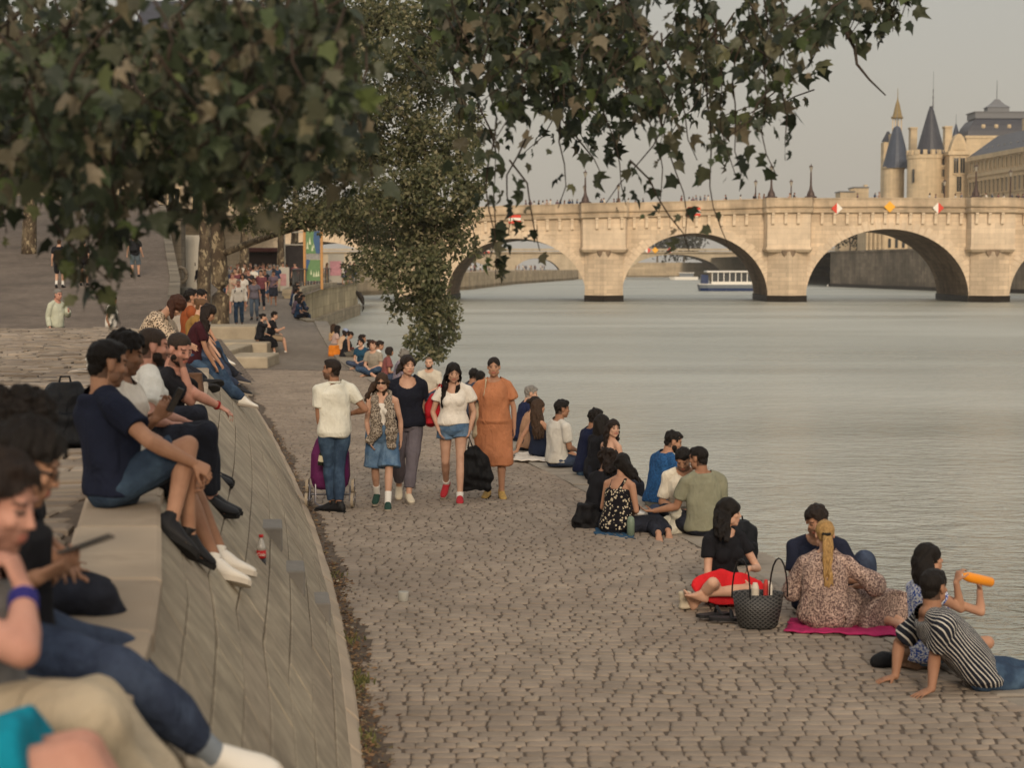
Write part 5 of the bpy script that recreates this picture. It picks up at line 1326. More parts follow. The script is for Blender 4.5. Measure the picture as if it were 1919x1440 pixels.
# man in navy tee
p = pose_px('m', 1.03, 8.95, (213, 912), (190, 738), 56, (285, 825, 366, 876, .02), (281, 828, 362, 868, -.12), (346, 850, 354, 1000, .02), (352, 836, 322, 978, -.22), hipyaw=80, gaze=(58, -8), toe=((.75, .2, -.5), (.75, .1, -.55)))
p.hand['R'] = V3(.8, .25, -.5); p.palm['R'] = V3(-.3, .6, -.7); p.hand['L'] = V3(.55, -.25, -.8); p.palm['L'] = V3(-.5, -.5, -.2)
body(p, skin_mat('mid', SK['mid']), .005, (-2.1, 8.95, SZ), tint={'stubble': .45}, brow='dark', curl=(.9, .9), belly=.012)
top(p, navy, 'tshirt', sleeve=.62, infl=.016, flare=.026, loose=.012); trousers(p, blue_short, 'shorts', to=.86, infl=.014, flare=.022); hair(p, 'crop', 'black', lo=-.06); shoes(p, m_bshoe, m_soleblk)
grp(p.o, 'man in navy t-shirt and denim shorts hugging his crossed knees on the wall', GW)
# man with white trainers and phone, behind him
p = pose_px('m', 1.02, 9.95, (240, 868), (222, 712), 95, (262, 800, 300, 775, .0), (262, 806, 292, 786, -.25), (352, 900, 414, 1036, -.25), (342, 910, 404, 1052, -.5), gaze=(78, -12), toe=((.95, .05, -.18), (.95, .0, -.2)))
p.hand['R'] = V3(.5, .1, .8); p.hand['L'] = V3(.5, -.1, .8); p.palm['R'] = V3(-.3, .9, .1); p.palm['L'] = V3(-.3, -.9, .1)
body(p, skin_mat('tan', SK['tan']), .006, (-2.3, 9.95, SZ), tint={'stubble': .4}, brow='black', curl=(.8, .8))
top(p, offwhite, 'tshirt', sleeve=.6, loose=.01); trousers(p, c_('black_shorts', '1a1a1e'), 'shorts', to=.9, infl=.014, flare=.02); hair(p, 'short', 'black', vol=.012); shoes(p, m_wshoe, m_solewhite, sc=1.05)
grp(p.o, 'man with thick black hair and white trainers checking a phone', GW)
phone_a = (p.wr['R'] + p.hand['R'] * .11 + V3(.05, .02, .02))
# buzz cut man white tee
p = pose_px('m', 1.03, 11.2, (268, 826), (274, 696), 66, (305, 780, 345, 790, .25), (277, 784, 316, 795, -.12), (388, 808, 398, 930, .15), (384, 815, 390, 934, -.1), gaze=(72, -4), toe=((.95, .05, -.15), (.95, .0, -.15)))
p.hand['R'] = V3(.95, .1, -.05); p.palm['R'] = -UP; p.palm['L'] = -UP
body(p, skin_mat('pink', SK['pink']), .0065, (-2.45, 11.2, SZ), tint={'stubble': .6}, brow='dark', curl=(.4, .2))
top(p, white_tee, 'tshirt', sleeve=.62, loose=.01, flare=.022); trousers(p, black_jean, 'jeans', infl=.012); hair(p, 'buzz', 'buzz'); beard(p, 'dark'); shoes(p, m_bshoe, m_soleblk)
grp(p.o, 'buzz cut bearded man in white t-shirt and black jeans looking at the river', GW)
# man in black tee, cheek on hand
p = pose_px('m', 1.0, 12.7, (303, 790), (322, 695), 95, (368, 740, 411, 762, .1), (357, 752, 343, 690, -.06), (372, 775, 392, 880, .12), (370, 780, 386, 884, -.1), gaze=(125, -18), toe=((.95, 0, -.15), (.95, 0, -.15)), head=(336, 655, -.02))
p.hand['R'] = V3(-.1, .05, 1); p.palm['R'] = V3(-.2, -.2, .1) + p.hR @ V3(0, -1, 0); p.hand['L'] = V3(.85, -.05, -.5); p.palm['L'] = -UP
body(p, skin_mat('pink', SK['pink']), .0065, (-2.7, 12.7, SZ), tint={'stubble': .55}, brow='dark', curl=(.6, 1.4))
top(p, black_tee, 'tshirt', sleeve=.62, loose=.012, flare=.024); trousers(p, black_jean, 'trousers'); hair(p, 'buzz', 'buzz', line=.065); beard(p, 'dark'); shoes(p, m_bshoe, m_soleblk)
m = M(); w = p.wr['L']; d = (p.wr['L'] - p.el['L']).normalized(); m.tube([w - d * .03, w - d * .015], .036, 10); m.build('bracelet', pmat('red_thread', '8f2020'), p.o)
grp(p.o, 'man in black t-shirt resting his cheek on one hand, red bracelet on the other', GW)
# nearest three, mostly outside the frame
p = pose_px('m', 1.02, 4.25, (-52, 1372), (-62, 1060), 92, (20, 1240, 40, 1150, .12), (42, 1222, 44, 1108, -.12), (168, 1322, 350, 1570, .14), (150, 1345, 325, 1600, -.12), gaze=(100, -14), head=(-6, 945, 0), toe=((.9, 0, -.3), (.9, 0, -.3)))
p.hand['R'] = V3(-.35, .1, .9); p.palm['R'] = V3(-.8, .1, -.3); p.palm['L'] = V3(-.6, -.6, 0)
body(p, skin_mat('pink', SK['pink']), .006, (-1.3, 4.25, SZ), tint={'stubble': .4}, brow='dark', curl=(.6, 1.5))
top(p, c_('grey_tee', '6d6a68'), 'tshirt', sleeve=.6, loose=.01); trousers(p, beige, 'cargo_trousers', infl=.014, flare=.02, amp=.014); hair(p, 'short', 'dark', vol=.01); shoes(p, m_wshoe, m_solewhite)
m = M(); w = p.wr['R']; d = (p.wr['R'] - p.el['R']).normalized(); m.tube([w - d * .05, w - d * .03], .037, 12); m.tube([w - d * .075, w - d * .06], .037, 12); m.build('wristband', pmat('blue_band', '2c2a70'), p.o)
grp(p.o, 'man in beige cargo trousers with fist at his mouth, very near the camera', GW)
p = pose_px('m', 1.02, 5.25, (8, 1200), (12, 950), 88, (50, 1110, 100, 1078, .1), (-12, 1120, 72, 1082, -.15), (215, 1240, 360, 1385, .22), (228, 1262, 392, 1408, -.02), gaze=(86, -20), head=(52, 872, 0), toe=((.95, 0, -.1), (.95, 0, -.1)))
p.hand['R'] = V3(.9, .15, .35); p.palm['R'] = V3(-.1, .5, .85); p.palm['L'] = -UP
body(p, skin_mat('mid', SK['mid']), .006, (-1.5, 5.25, SZ), tint={'stubble': .4}, brow='black', curl=(.6, .7))
top(p, black_tee, 'tshirt', sleeve=.6, loose=.01); trousers(p, darkjean, 'jeans', infl=.016, flare=.014, to=1.86, amp=.01); hair(p, 'short', 'black', vol=.02); shoes(p, m_wshoe, m_solewhite, sc=1.05); socks(p, pmat('pale_cuff', '7b8289'), .1, 'rolled_cuff')
m = M(); m.tube([p.head + p.hR @ V3(x, y, .008) for x, y in ((.08, 0), (.065, .085))], .004, 6); m.ell(p.head + p.hR @ V3(.034, .1, .002), (.026, .004, .02), p.hR); m.build('glasses', pmat('dark_frame', '1b1815', rough=.3), p.o)
grp(p.o, 'man in dark jeans with turned up cuffs holding a black phone out in front', GW)
phone_b = p.wr['R'] + p.hand['R'].normalized() * .1 + V3(.02, .0, .04)
p = pose_px('m', 1.0, 6.35, (10, 1105), (20, 885), 85, (60, 1000, 120, 1040, .2), (50, 1010, 110, 1050, -.1), (190, 1110, 250, 1260, .2), (180, 1120, 240, 1270, 0), gaze=(75, -15), head=(48, 800, 0))
body(p, skin_mat('tan', SK['tan']), .007, (-1.7, 6.35, SZ), brow='black'); top(p, c_('charcoal_tee', '26262b'), 'tshirt'); trousers(p, black_jean, 'trousers'); hair(p, 'curly', 'black', len=0, vol=.012); shoes(p, m_bshoe, m_soleblk)
grp(p.o, 'person with bushy black hair half hidden behind the man holding out a phone', GW)
p = sit('m', 1.02, (-1.42, 3.4, SZ), 90, 'slope', 4, arm='lap'); d_ = V3(0, 0, 0)
p.kn['R'] = at(140, 1430, 3.35); p.kn['L'] = at(150, 1415, 3.55); p.an['R'] = at(330, 1760, 3.3); p.an['L'] = at(330, 1740, 3.55)
body(p, skin_mat('pink', SK['pink']), .007, (-1.4, 3.4, SZ)); top(p, white_tee, 'tshirt'); trousers(p, teal, 'shorts', to=.86, infl=.03, flare=.03, amp=.01); hair(p, 'short', 'brown'); shoes(p, m_wshoe, m_solewhite)
grp(p.o, 'person in bright teal shorts at the bottom left corner, mostly out of view', GW)
# further people on the embankment
def seatY(Y, off=.22): return V3(topX(Y) - off, Y, SZ)
p = pose_px('f', .97, 18.6, (264, 676), (303, 590), 85, (322, 630, 352, 645, .1), (318, 640, 346, 655, -.1), (345, 690, 385, 715, .1), (340, 695, 378, 722, -.1), gaze=(95, -55), head=(330, 574, -.03), toe=((.9, 0, .2), (.9, 0, .1)))
body(p, skin_mat('fair', SK['fair']), .008, (-3.9, 18.6, SZ)); top(p, c_('leopard_print', 'c2ad94', kind='leopard', col2='1d1512', col3='6e4f38'), 'leopard_blouse', sleeve=1.3, infl=.02, loose=.03, flare=.03); trousers(p, black_jean, 'trousers'); hair(p, 'long', 'auburn', len=.16, n=13, wave=.02, line=.05); shoes(p, m_bshoe, m_soleblk)
grp(p.o, 'woman in leopard print blouse bending forward over her knees', GW)
defs = [(21.2, 'f', '', 80, 'slope', 'woman in dark red top with long dark hair behind the leopard blouse', c_('wine_top', '3c1c22'), jean, 'long', 'dark', m_wshoe, 18, (85, -30)),
        (23.4, 'f', '', 85, 'slope', 'woman with light brown hair tied up, leaning beside the leopard blouse', c_('mustard_top', '8a6a3a'), darkjean, 'bun', 'lightbrown', m_bshoe, 12, (90, -20)),
        (26.0, 'm', '', 70, 'slope', 'man with short dark hair and lit face looking towards the bridge', c_('rust_tee', '8b4a2a'), black_jean, 'short', 'black', m_dshoe, 0, (75, 5)),
        (28.4, 'm', '', 95, 'slope', 'man in black vest letting one bare arm hang over his knees', c_('black_vest', '1a1c22'), jean, 'short', 'black', m_bshoe, 14, (95, -15)),
        (30.6, 'f', '', 90, 'slope', 'woman in black with long hair furthest along the embankment', black_tee, black_jean, 'long', 'black', m_wshoe, 10, (80, -10))]
for (Y, sx, _, yw, kd, lab, tp, tr, hs, hc, sh, ln, gz) in defs:
    s = 1.0 if sx == 'm' else .93; p = sit(sx, s, seatY(Y), yw, kd, ln, gz, 'knees' if Y != 15.2 else ('back', 'lap'))
    body(p, skin_mat('fair' if Y in (16.9, 23.4) else 'mid', SK['fair'] if Y in (16.9, 23.4) else SK['mid']), .01, seatY(Y)); top(p, tp, 'tshirt', sleeve=0.0 if 'vest' in lab else .55, loose=.012)
    if tr is None: trousers(p, c_('white_shorts', 'cfc8bb'), 'shorts', to=.7)
    else: trousers(p, tr, 'trousers')
    hair(p, hs, hc, **({'len': .3} if hs == 'long' else {})); shoes(p, sh, m_sole); grp(p.o, lab, GW)
# ------------------------------------------------------------------ walkers
def stand_px(sex, s, u, v, yaw, lean=2, gaze=None, z0=0., walk=0., arm=('down', 'down'), wide=.1):
    P = gnd(u, v, z0); return stand(sex, s, P.x, P.y, z0, yaw, walk, gaze, arm, lean, wide), P
def setleg(p, k, P, lift=0., pitch=0., yaw=None, out=0.):
    f, r = yawv(yaw if yaw is not None else 0); an = Vector(P) + UP * (.085 * p.s + lift); p.an[k] = an
    p.kn[k] = swing(p.hip[k], an, TH * p.s, SN * p.s, p.hf + p.hr * out); c, s_ = math.cos(pitch), math.sin(pitch); p.toe[k] = f * c - UP * s_; p.sole[k] = UP * c + f * s_
# man in white polo with trolley
p, P = stand_px('m', 1.0, 628, 958, -22, 1, (-75, 4))
arm_to(p, 'L', at(607, 826, P.y + .0), V3(-.4, -.6, 0)); p.hand['L'] = V3(-.02, .05, -1); p.palm['L'] = V3(.2, .7, 0); arm_to(p, 'R', at(658, 775, P.y + .22), V3(.8, -.5, -.2)); p.palm['R'] = V3(-1, 0, 0)
setleg(p, 'L', P + V3(-.03, .02, 0), yaw=-70); setleg(p, 'R', P + V3(.05, -.06, 0), yaw=-60)
body(p, skin_mat('tan', SK['tan']), MID, P, tint={'stubble': .6}, brow='black', curl=(1.2, .5)); top(p, polo, 'polo_shirt', sleeve=.62, infl=.013, loose=.008, flare=.02, lo=-.06, neck_r=.07, vback=-.012); trousers(p, jean, 'jeans', to=1.9, infl=.006, hi=.05, amp=.007); hair(p, 'crop', 'dark', lo=-.06); shoes(p, m_bshoe, m_soleblk, sc=1.08)
m = M(); N_ = p.neck; m.tube([N_ + p.sr * x - p.sf * y + UP * .02 for x, y in ((-.07, 0), (-.05, .055), (0, .075), (.05, .055), (.07, 0))], .014, 6); m.build('collar', polo, p.o)
grp(p.o, 'bearded man in white polo shirt and blue jeans standing beside a purple shopping trolley', GP); W1 = p
# woman with sunglasses and scarf
p, P = stand_px('f', .9, 718, 950, 182, 2, (184, -2))
setleg(p, 'R', P + V3(-.09, .22, 0), .05, .25, 185); setleg(p, 'L', P + V3(.07, -.2, 0), 0, -.05, 176)
arm_to(p, 'R', at(694, 826, P.y - .12), V3(-.6, .5, -.3)); p.palm['R'] = V3(.9, 0, 0); arm_to(p, 'L', at(752, 832, P.y + .05), V3(.6, .5, -.3)); p.palm['L'] = V3(-.9, 0, 0)
body(p, skin_mat('fair', SK['fair']), MID, P, brow='brown'); top(p, c_('white_tank', 'd8d2c8'), 'tank_top', sleeve=0, lo=.12, hi=.42, strap=True, infl=.01)
trousers(p, denim, 'denim_shorts', to=.92, infl=.03, flare=.05, hi=.14); hair(p, 'long', 'brown', len=.27, n=13, wave=.03, out=.06, line=.06); socks(p, m_sock, .13); shoes(p, m_gshoe, m_sole); glasses(p)
g = G()
for q in (-1, 1): g.m.tube([p.neck + V3(0, .07, .03), p.neck + V3(.07 * q, .03, .02), p.neck + V3(.075 * q, -.1, -.08), p.neck + V3(.085 * q + .02, -.15, -.25), p.neck + V3(.09 * q + .03, -.16, -.42), p.neck + V3((.09 if q > 0 else .16) * q + .03, -.15, -.55 - .03 * q)], [.035, .04, .05, .065, .07, .055], 10, True, flat=.55, up=(0, 1, 0))
queue(g, 'scarf', c_('snake_scarf', '54493f', kind='speckle', col2='a29687', col3='2a231e'), p.o, .008, clothpost(.01, 45, 4), 2)
m = M(); sc = p.secs[3]; m.rings([[sc[0] + UP * z + sc[1] * (sc[3] + .02) * math.cos(a) + sc[2] * (sc[4] + .02) * math.sin(a) for a in [2 * PI * i / 18 for i in range(18)]] for z in (-.085, -.05)]); m.build('belt', pmat('brown_leather', '3a2418', rough=.5), p.o)
grp(p.o, 'short woman in brown sunglasses, patterned scarf and baggy denim shorts', GP)
# tall woman in dark shirt
p, P = stand_px('f', 1.0, 764, 938, 175, 2, (158, 2))
setleg(p, 'L', P + V3(.02, -.12, 0), 0, 0, 165); setleg(p, 'R', P + V3(-.12, .25, 0), .05, .35, 178)
arm_to(p, 'L', at(786, 806, P.y + .1), V3(.5, .6, 0)); p.palm['L'] = V3(-1, 0, 0); arm_to(p, 'R', at(726, 806, P.y + .05), V3(-.5, .6, 0)); p.palm['R'] = V3(1, 0, 0)
body(p, skin_mat('fair', SK['fair']), MID, P, brow='brown'); top(p, c_('black_buttoned', '1b1d27'), 'buttoned_shirt', sleeve=.5, infl=.022, loose=.03, flare=.035, lo=-.02, neck_r=.1, neck_drop=.1); trousers(p, greypant, 'trousers', to=1.8, infl=.018, flare=.014); hair(p, 'bob', 'dark', len=.1, n=9, wave=.015, line=.07, arc=(-2.0, 2.0)); shoes(p, pmat('cream_shoe', 'c9bda6', rough=.6), m_sole)
for i in range(5): M().ell(p.secs[3][0] + p.sf * (p.secs[3][4] + .05) + UP * (.2 - i * .075), .008, n=6, m=4).build('button', m_white, p.o)
grp(p.o, 'smiling tall woman in black buttoned shirt and grey trousers walking behind the scarf woman', GP)
# girl in white tee and denim shorts
p, P = stand_px('f', .96, 850, 940, 180, 2, (172, -14))
setleg(p, 'L', P + V3(.08, -.16, 0), 0, -.05, 178); setleg(p, 'R', P + V3(-.1, .3, 0), .1, .55, 196)
arm_to(p, 'R', at(822, 806, P.y - .1), V3(-.6, .5, -.2)); p.palm['R'] = V3(1, 0, 0); arm_to(p, 'L', at(880, 808, P.y - .05), V3(.6, .5, -.2)); p.palm['L'] = V3(-1, 0, 0)
body(p, skin_mat('fair', SK['fair']), MID, P, brow='black', curl=(1.2, .5)); top(p, cream_tee, 'tshirt', sleeve=.45, infl=.016, loose=.016, flare=.03, lo=.05, neck_r=.095, neck_drop=.09); trousers(p, denim, 'denim_shorts', to=.3, infl=.018, flare=.022, hi=.12); hair(p, 'long', 'black', len=.4, n=24, wave=.018, out=.035, line=.066, arc=(-2.35, 2.35)); socks(p, m_sock, .05); shoes(p, m_rshoe, m_sole, solename='sole')
grp(p.o, 'girl with long black hair, white t-shirt, tiny denim shorts and red shoes', GP); W4 = p; W4P = P
# woman in orange dress
p, P = stand_px('f', .985, 926, 934, 180, 1, (182, -2))
setleg(p, 'R', P + V3(-.08, .08, 0), .0, .0, 192); setleg(p, 'L', P + V3(.09, -.04, 0), 0, 0, 172)
arm_to(p, 'L', at(965, 812, P.y), V3(.7, .4, 0)); p.palm['L'] = V3(-1, 0, 0); arm_to(p, 'R', at(886, 800, P.y + .02), V3(-.7, .4, 0)); p.palm['R'] = V3(1, 0, 0)
body(p, skin_mat('mid', SK['mid']), MID, P, brow='dark', belly=.01); top(p, orange, 'dress', sleeve=.55, infl=.02, loose=.035, flare=.045, lo=.0, neck_r=.085, amp=.012, sk=dict(to=1.1, infl=.075, flare=.0, hi=.13, w0=.025)); hair(p, 'bun', 'dark', tie=0.0); shoes(p, m_tanshoe, m_soleblk)
m = M(); m.ell(p.neck + p.sf * .13 - UP * .1, (.006, .004, .008)); m.ell(p.neck + p.sf * .135 - UP * .13, (.006, .004, .008)); m.build('pendant', pmat('silver', 'b8b4aa', rough=.3, metal=.6), p.o)
grp(p.o, 'woman in loose orange linen dress with a canvas strap over one shoulder', GP); W5 = p

# ------------------------------------------------------------------ picnickers by the water, near to far
# striped shirt man
Y = 11.15
p = pose_px('m', 1.0, Y, (1838, 1264), (1738, 1150), 78, (1685, 1205, 1678, 1268, .22), (1752, 1225, 1746, 1292, -.2), (1950, 1262, 2040, 1375, .3), (1955, 1275, 2046, 1385, .05), hipyaw=92, gaze=(48, 0), head=(1750, 1101, .03), toe=((.6, 0, .8), (.6, 0, .8)))
for k, a in (('L', (-.9, -.1, -.22)), ('R', (-.75, -.35, -.22))): p.hand[k] = Vector(a); p.palm[k] = -UP
body(p, skin_mat('tan', SK['tan']), .006, gnd(1838, 1300), brow='black', curl=(.15, .15), spread=.12, belly=.012)
ax_, sr_ = p.ax, p.sr; c0 = p.pel - Vector(p.o['_base']); A_ = np.array(p.sr); S_ = np.array(p.sf); Cn = np.array(c0)
top(p, c_('striped_shirt', '22252f', kind='stripe', col2='c9c5bd'), 'striped_shirt', sleeve=.72, infl=.02, loose=.02, flare=.035, lo=-.06, uvax=lambda P_: np.arctan2((P_ - Cn) @ A_, (P_ - Cn) @ S_ + .02) * 8.5 + ((P_ - Cn) @ A_) * 12)
trousers(p, jean, 'jeans'); hair(p, 'crop', 'black', lo=-.055); shoes(p, m_wshoe, m_sole)
grp(p.o, 'man in striped shirt and jeans propped on both arms at the water edge', GE)
# woman drinking from orange bottle
P = V3(2.86, 11.75, .02)
p = sit('f', .93, P, 72, 'cross', 2, (84, 10), 'lap')
for k, e, w, dd in (('R', (1800, 1142), (1792, 1092), -.08), ('L', (1838, 1148), (1836, 1108), .1)): p.wr[k] = at(*w, 11.75 + dd); p.el[k] = best_mid(p.sh[k], p.wr[k], e[0], e[1], UA * .93, FA * .93)
sh_ = p.head.copy()
p.hand['R'] = V3(.25, .1, .9); p.palm['R'] = V3(.8, .3, 0); p.hand['L'] = V3(-.1, -.1, .9); p.palm['L'] = V3(-.8, -.2, .3)
body(p, skin_mat('mid', SK['mid']), .0065, P, brow='black', curl=(.8, 1.)); top(p, c_('blue_white_top', 'd2d2d4', kind='speckle', col2='2a4c9a', col3='d8d8da'), 'top', sleeve=.2, infl=.012); trousers(p, denim, 'shorts', to=.6); hair(p, 'long', 'black', len=.2, n=13, line=.055, wave=.01, arc=(-1.9, 1.7)); shoes(p, m_wshoe, m_sole)
grp(p.o, 'woman with straight black hair drinking from an orange bottle at the water edge', GE); DR = p
# blonde
P = gnd(1545, 1180); p = sit('f', .93, P, 8, 'mermaid', 3, (4, -10), ('lap', 'lap'), side=1)
arm_to(p, 'R', at(1603, 1100, P.y + .16), V3(.8, -.3, -.5)); arm_to(p, 'L', p.pel + V3(-.1, .32, .15))
body(p, skin_mat('fair', SK['fair']), .007, P, bare_feet=True)
fl = c_('flower_dress', 'a28c80', kind='speckle', col2='5c4a48', col3='bfa698'); top(p, fl, 'dress', sleeve=1.05, infl=.02, loose=.03, flare=.05, lo=-.06, neck_r=.06, amp=.012, sk=dict(to=1.75, infl=.06, flare=.05))
hair(p, 'pony', 'blond', len=.46, tie=.0)
m = M(); m.lathe((0, 0, 0), [(.03, -.012), (.036, 0), (.03, .012)], 12); o = m.build('hair_tie', pmat('black_elastic', '15130f'), None, loc=(0, 0, 0)); o.parent = p.o; o.location = p.head + p.hR @ V3(0, -.135, .0) * .9 - Vector(p.o['_base'])
grp(p.o, 'woman with long blond ponytail in speckled flower dress, seen from behind', GE)
# man in navy polo facing us
P = gnd(1528, 1150); p = sit('m', 1., P, 186, 'cross', 8, (196, -16), ('lap', 'lap'))
p.kn['L'] = at(1622, 1052, P.y - .05); p.an['L'] = at(1634, 1122, P.y - .1); p.an['R'] = at(1638, 1146, P.y - .42); p.kn['R'] = best_mid(p.hip['R'], p.an['R'], 1580, 1130, TH, SN); p.toe['L'] = V3(.5, -.8, 0); p.toe['R'] = V3(.75, -.2, .3); p.sole['R'] = V3(-.4, -.1, .8)
arm_to(p, 'L', at(1560, 1090, P.y - .3), V3(.9, 0, -.5)); arm_to(p, 'R', p.pel + V3(-.05, -.3, .1))
body(p, skin_mat('mid', SK['mid']), .0065, P, tint={'stubble': .3}, brow='dark'); top(p, c_('navy_polo', '1f2333'), 'polo_shirt', sleeve=.65, loose=.012, flare=.022); trousers(p, darkjean, 'jeans', to=1.75, infl=.016); hair(p, 'short', 'dark', vol=.008, line=.06); socks(p, m_sock, .16); shoes(p, m_brshoe, m_sole)
grp(p.o, 'man in navy polo shirt with one knee raised facing the blond woman', GE)
# woman in black tee and red skirt
P = gnd(1355, 1128); Y = P.y
p = sit('f', .95, P, 152, 'cross', 2, (98, 0), ('lap', 'lap'))
p.an['L'] = at(1318, 1112, Y - .42); p.kn['L'] = best_mid(p.hip['L'], p.an['L'], 1402, 1106, TH * .95, SN * .95); p.an['R'] = at(1306, 1128, Y - .3); p.kn['R'] = best_mid(p.hip['R'], p.an['R'], 1336, 1098, TH * .95, SN * .95) + V3(0, 0, .02)
p.toe['L'] = V3(-.8, -.3, .3); p.toe['R'] = V3(-.3, -.45, .8); p.sole['R'] = V3(.9, .2, .4); p.sole['L'] = V3(.2, .3, .9)
for k, e, w, dd in (('R', (1326, 1082), (1386, 1082), -.22), ('L', (1420, 1066), (1404, 1066), -.2)): p.wr[k] = at(*w, Y + dd); p.el[k] = best_mid(p.sh[k], p.wr[k], e[0], e[1], UA * .95, FA * .95)
p.palm['L'] = V3(-.8, 0, -.5); p.hand['L'] = V3(-.3, -.1, -.8)
body(p, skin_mat('fair', SK['fair']), .0062, P, brow='black', curl=(.9, .7)); top(p, c_('black_knit', '1b1b1f'), 'tshirt', sleeve=.45, infl=.01, flare=.014); skirt(p, c_('red_skirt', 'c1252b'), 'skirt', to=.72, infl=.035, flare=.06, hi=.15, amp=.012); hair(p, 'long', 'black', len=.22, n=15, wave=.035, out=.05, vol=.008, line=.055)
grp(p.o, 'woman in black t-shirt and red skirt sitting barefoot behind a black basket', GE)
def sitter(sex, s, P, yaw, kind, lean, gaze, arm, lab, tp, bt, hr, skin='mid', shoe_=None, vox=.008, sleeve=.55, kw=None, side=0, bot='trousers', hk=None, g=GE, topname='tshirt', tint=None, strap=False, hi=None, fn=None, post=None, tw=0, to=1.9, roll=0):
    p = sit(sex, s, P, yaw, kind, lean, gaze, arm, side=side, tw=tw, roll=roll)
    if fn: fn(p)
    body(p, skin_mat(skin, SK[skin]), vox, P, brow=hr[1] if hr[1] in HAIR else 'black', tint=tint, hands=vox < .012, fine=vox < .012)
    top(p, tp, topname, sleeve=sleeve, loose=.012, strap=strap, hi=hi, **(kw or {}))
    if bot == 'skirt': skirt(p, bt, 'skirt', to=to)
    elif bot: trousers(p, bt, bot, to=to)
    if hr[0]: hair(p, hr[0], hr[1], **(hk or {}))
    if shoe_: shoes(p, shoe_, m_sole if vox < .009 else None)
    if post: post(p)
    grp(p.o, lab, g); return p
# group of friends
def f_(p): p.wr['L'] = at(1226, 958, p.pel.y + .1); p.el['L'] = best_mid(p.sh['L'], p.wr['L'], 1268, 950, UA, FA); p.hand['L'] = V3(-1, .1, 0); p.palm['L'] = UP
sitter('m', 1.02, gnd(1318, 1004), -12, 'cross', 6, (-52, -6), ('lap', 'lap'), 'man in sage green t-shirt seen from behind, reaching out his left arm', c_('sage_tee', '7d7c69'), black_jean, ('crop', 'black'), 'tan', m_bshoe, fn=f_, kw={'loose': .02} if 0 else None, sleeve=.7)
sitter('m', 1.0, gnd(1283, 985), 188, 'cross', 14, (196, -32), ('lap', 'lap'), 'man in cream open collar shirt looking down at his food', c_('cream_shirt', 'd6cdbb'), darkjean, ('short', 'black'), 'mid', m_bshoe, tint={'stubble': .5}, sleeve=.8, topname='open_shirt', hk={'vol': .006})
sitter('m', 1.0, gnd(1232, 950), 62, 'cross', 14, (88, -18), ('lap', 'lap'), 'bearded man in bright blue patterned shirt leaning towards his friends', c_('blue_pattern', '1f3f66', kind='speckle', col2='2d5a8a', col3='16304f'), c_('pale_grey', '74746e'), ('short', 'black'), 'mid', m_wshoe, post=lambda p: beard(p, 'black'), topname='shirt', sleeve=.7)
sitter('f', .93, gnd(1112, 985), 62, 'cross', 14, (78, -22), ('lap', 'lap'), 'woman with curly dark hair and sunglasses pushed up, in a sheer black top', black_tee, black_jean, ('curly', 'dark'), 'mid', m_bshoe, sleeve=.3, hk={'len': .2, 'n': 12, 'wave': .04, 'vol': .006})
sitter('f', .93, gnd(1152, 1000), 38, 'mermaid', 12, (20, -20), ('lap', 'lap'), 'woman in black camisole with white flowers sitting beside a black bag', c_('flower_cami', '17151a', kind='floral', col2='c2b59c', col3='8a6a30'), black_jean, ('long', 'black'), 'mid', None, side=1, sleeve=0, strap=True, hi=.4, topname='camisole', hk={'len': .22, 'n': 12, 'line': .05, 'wave': .03})
P = V3(edgeX(21.3) - .2, 21.3, .02)
sitter('f', .95, P, 58, 'dangle', 6, (158, 2), ('lap', 'lap'), 'long haired woman with bare shoulders looking back over her shoulder at the camera', c_('black_bandeau', '1a181c'), black_jean, ('long', 'dark'), 'fair', m_bshoe, sleeve=0, hi=.36, topname='bandeau', hk={'len': .28, 'n': 15, 'wave': .008, 'line': .06})
P = V3(edgeX(22.2) - .12, 22.2, .02)
sitter('f', .93, P, 62, 'dangle', 6, (80, -8), ('lap', 'lap'), 'woman with straight black hair half hidden behind the one looking back', black_tee, black_jean, ('long', 'black'), 'fair', m_bshoe, hk={'len': .4, 'n': 13, 'wave': .005})
# couple
sitter('m', 1.02, V3(edgeX(23.6) - .28, 23.6, .02), 62, 'dangle', 4, (76, -4), ('lap', 'lap'), 'man in pale grey shirt beside the one in dark navy at the water edge', c_('pale_shirt', 'bdb9b0'), darkjean, ('short', 'black'), 'tan', m_bshoe, sleeve=.7, hk={'vol': .004})
sitter('m', 1.0, gnd(1098, 892), 62, 'cross', 10, (72, -6), ('lap', 'lap'), 'man in dark navy t-shirt sitting behind the man in pale grey', c_('deep_navy_tee', '1a2038'), denim, ('short', 'black'), 'tan', m_bshoe, tint={'stubble': .4})
# long haired trio
sitter('f', .95, gnd(1012, 858), 66, 'knees', -6, (70, -4), ('back', 'knees'), 'woman with very long wavy brown hair in navy jumpsuit on a white blanket', c_('navy_jumpsuit', '1f2638'), c_('navy_jumpsuit', '1f2638'), ('long', 'brown'), 'mid', None, sleeve=0, strap=True, hi=.4, topname='jumpsuit_top', hk={'len': .5, 'n': 17, 'wave': .03, 'out': .04}, bot='jumpsuit_legs')
sitter('f', .93, gnd(985, 845), 70, 'cross', 12, (80, -6), ('lap', 'lap'), 'woman with dark hair bun and headband beside the white blanket', c_('nude_top', 'a07c62'), black_jean, ('bun', 'dark'), 'mid', None, hk={'tie': .03})
sitter('m', 1., gnd(976, 828), 70, 'cross', 12, (90, -10), ('lap', 'lap'), 'grey haired man in navy jacket beyond the headband woman', c_('navy_jacket', '1d2440'), darkjean, ('short', 'grey'), 'fair', None, sleeve=1.9)
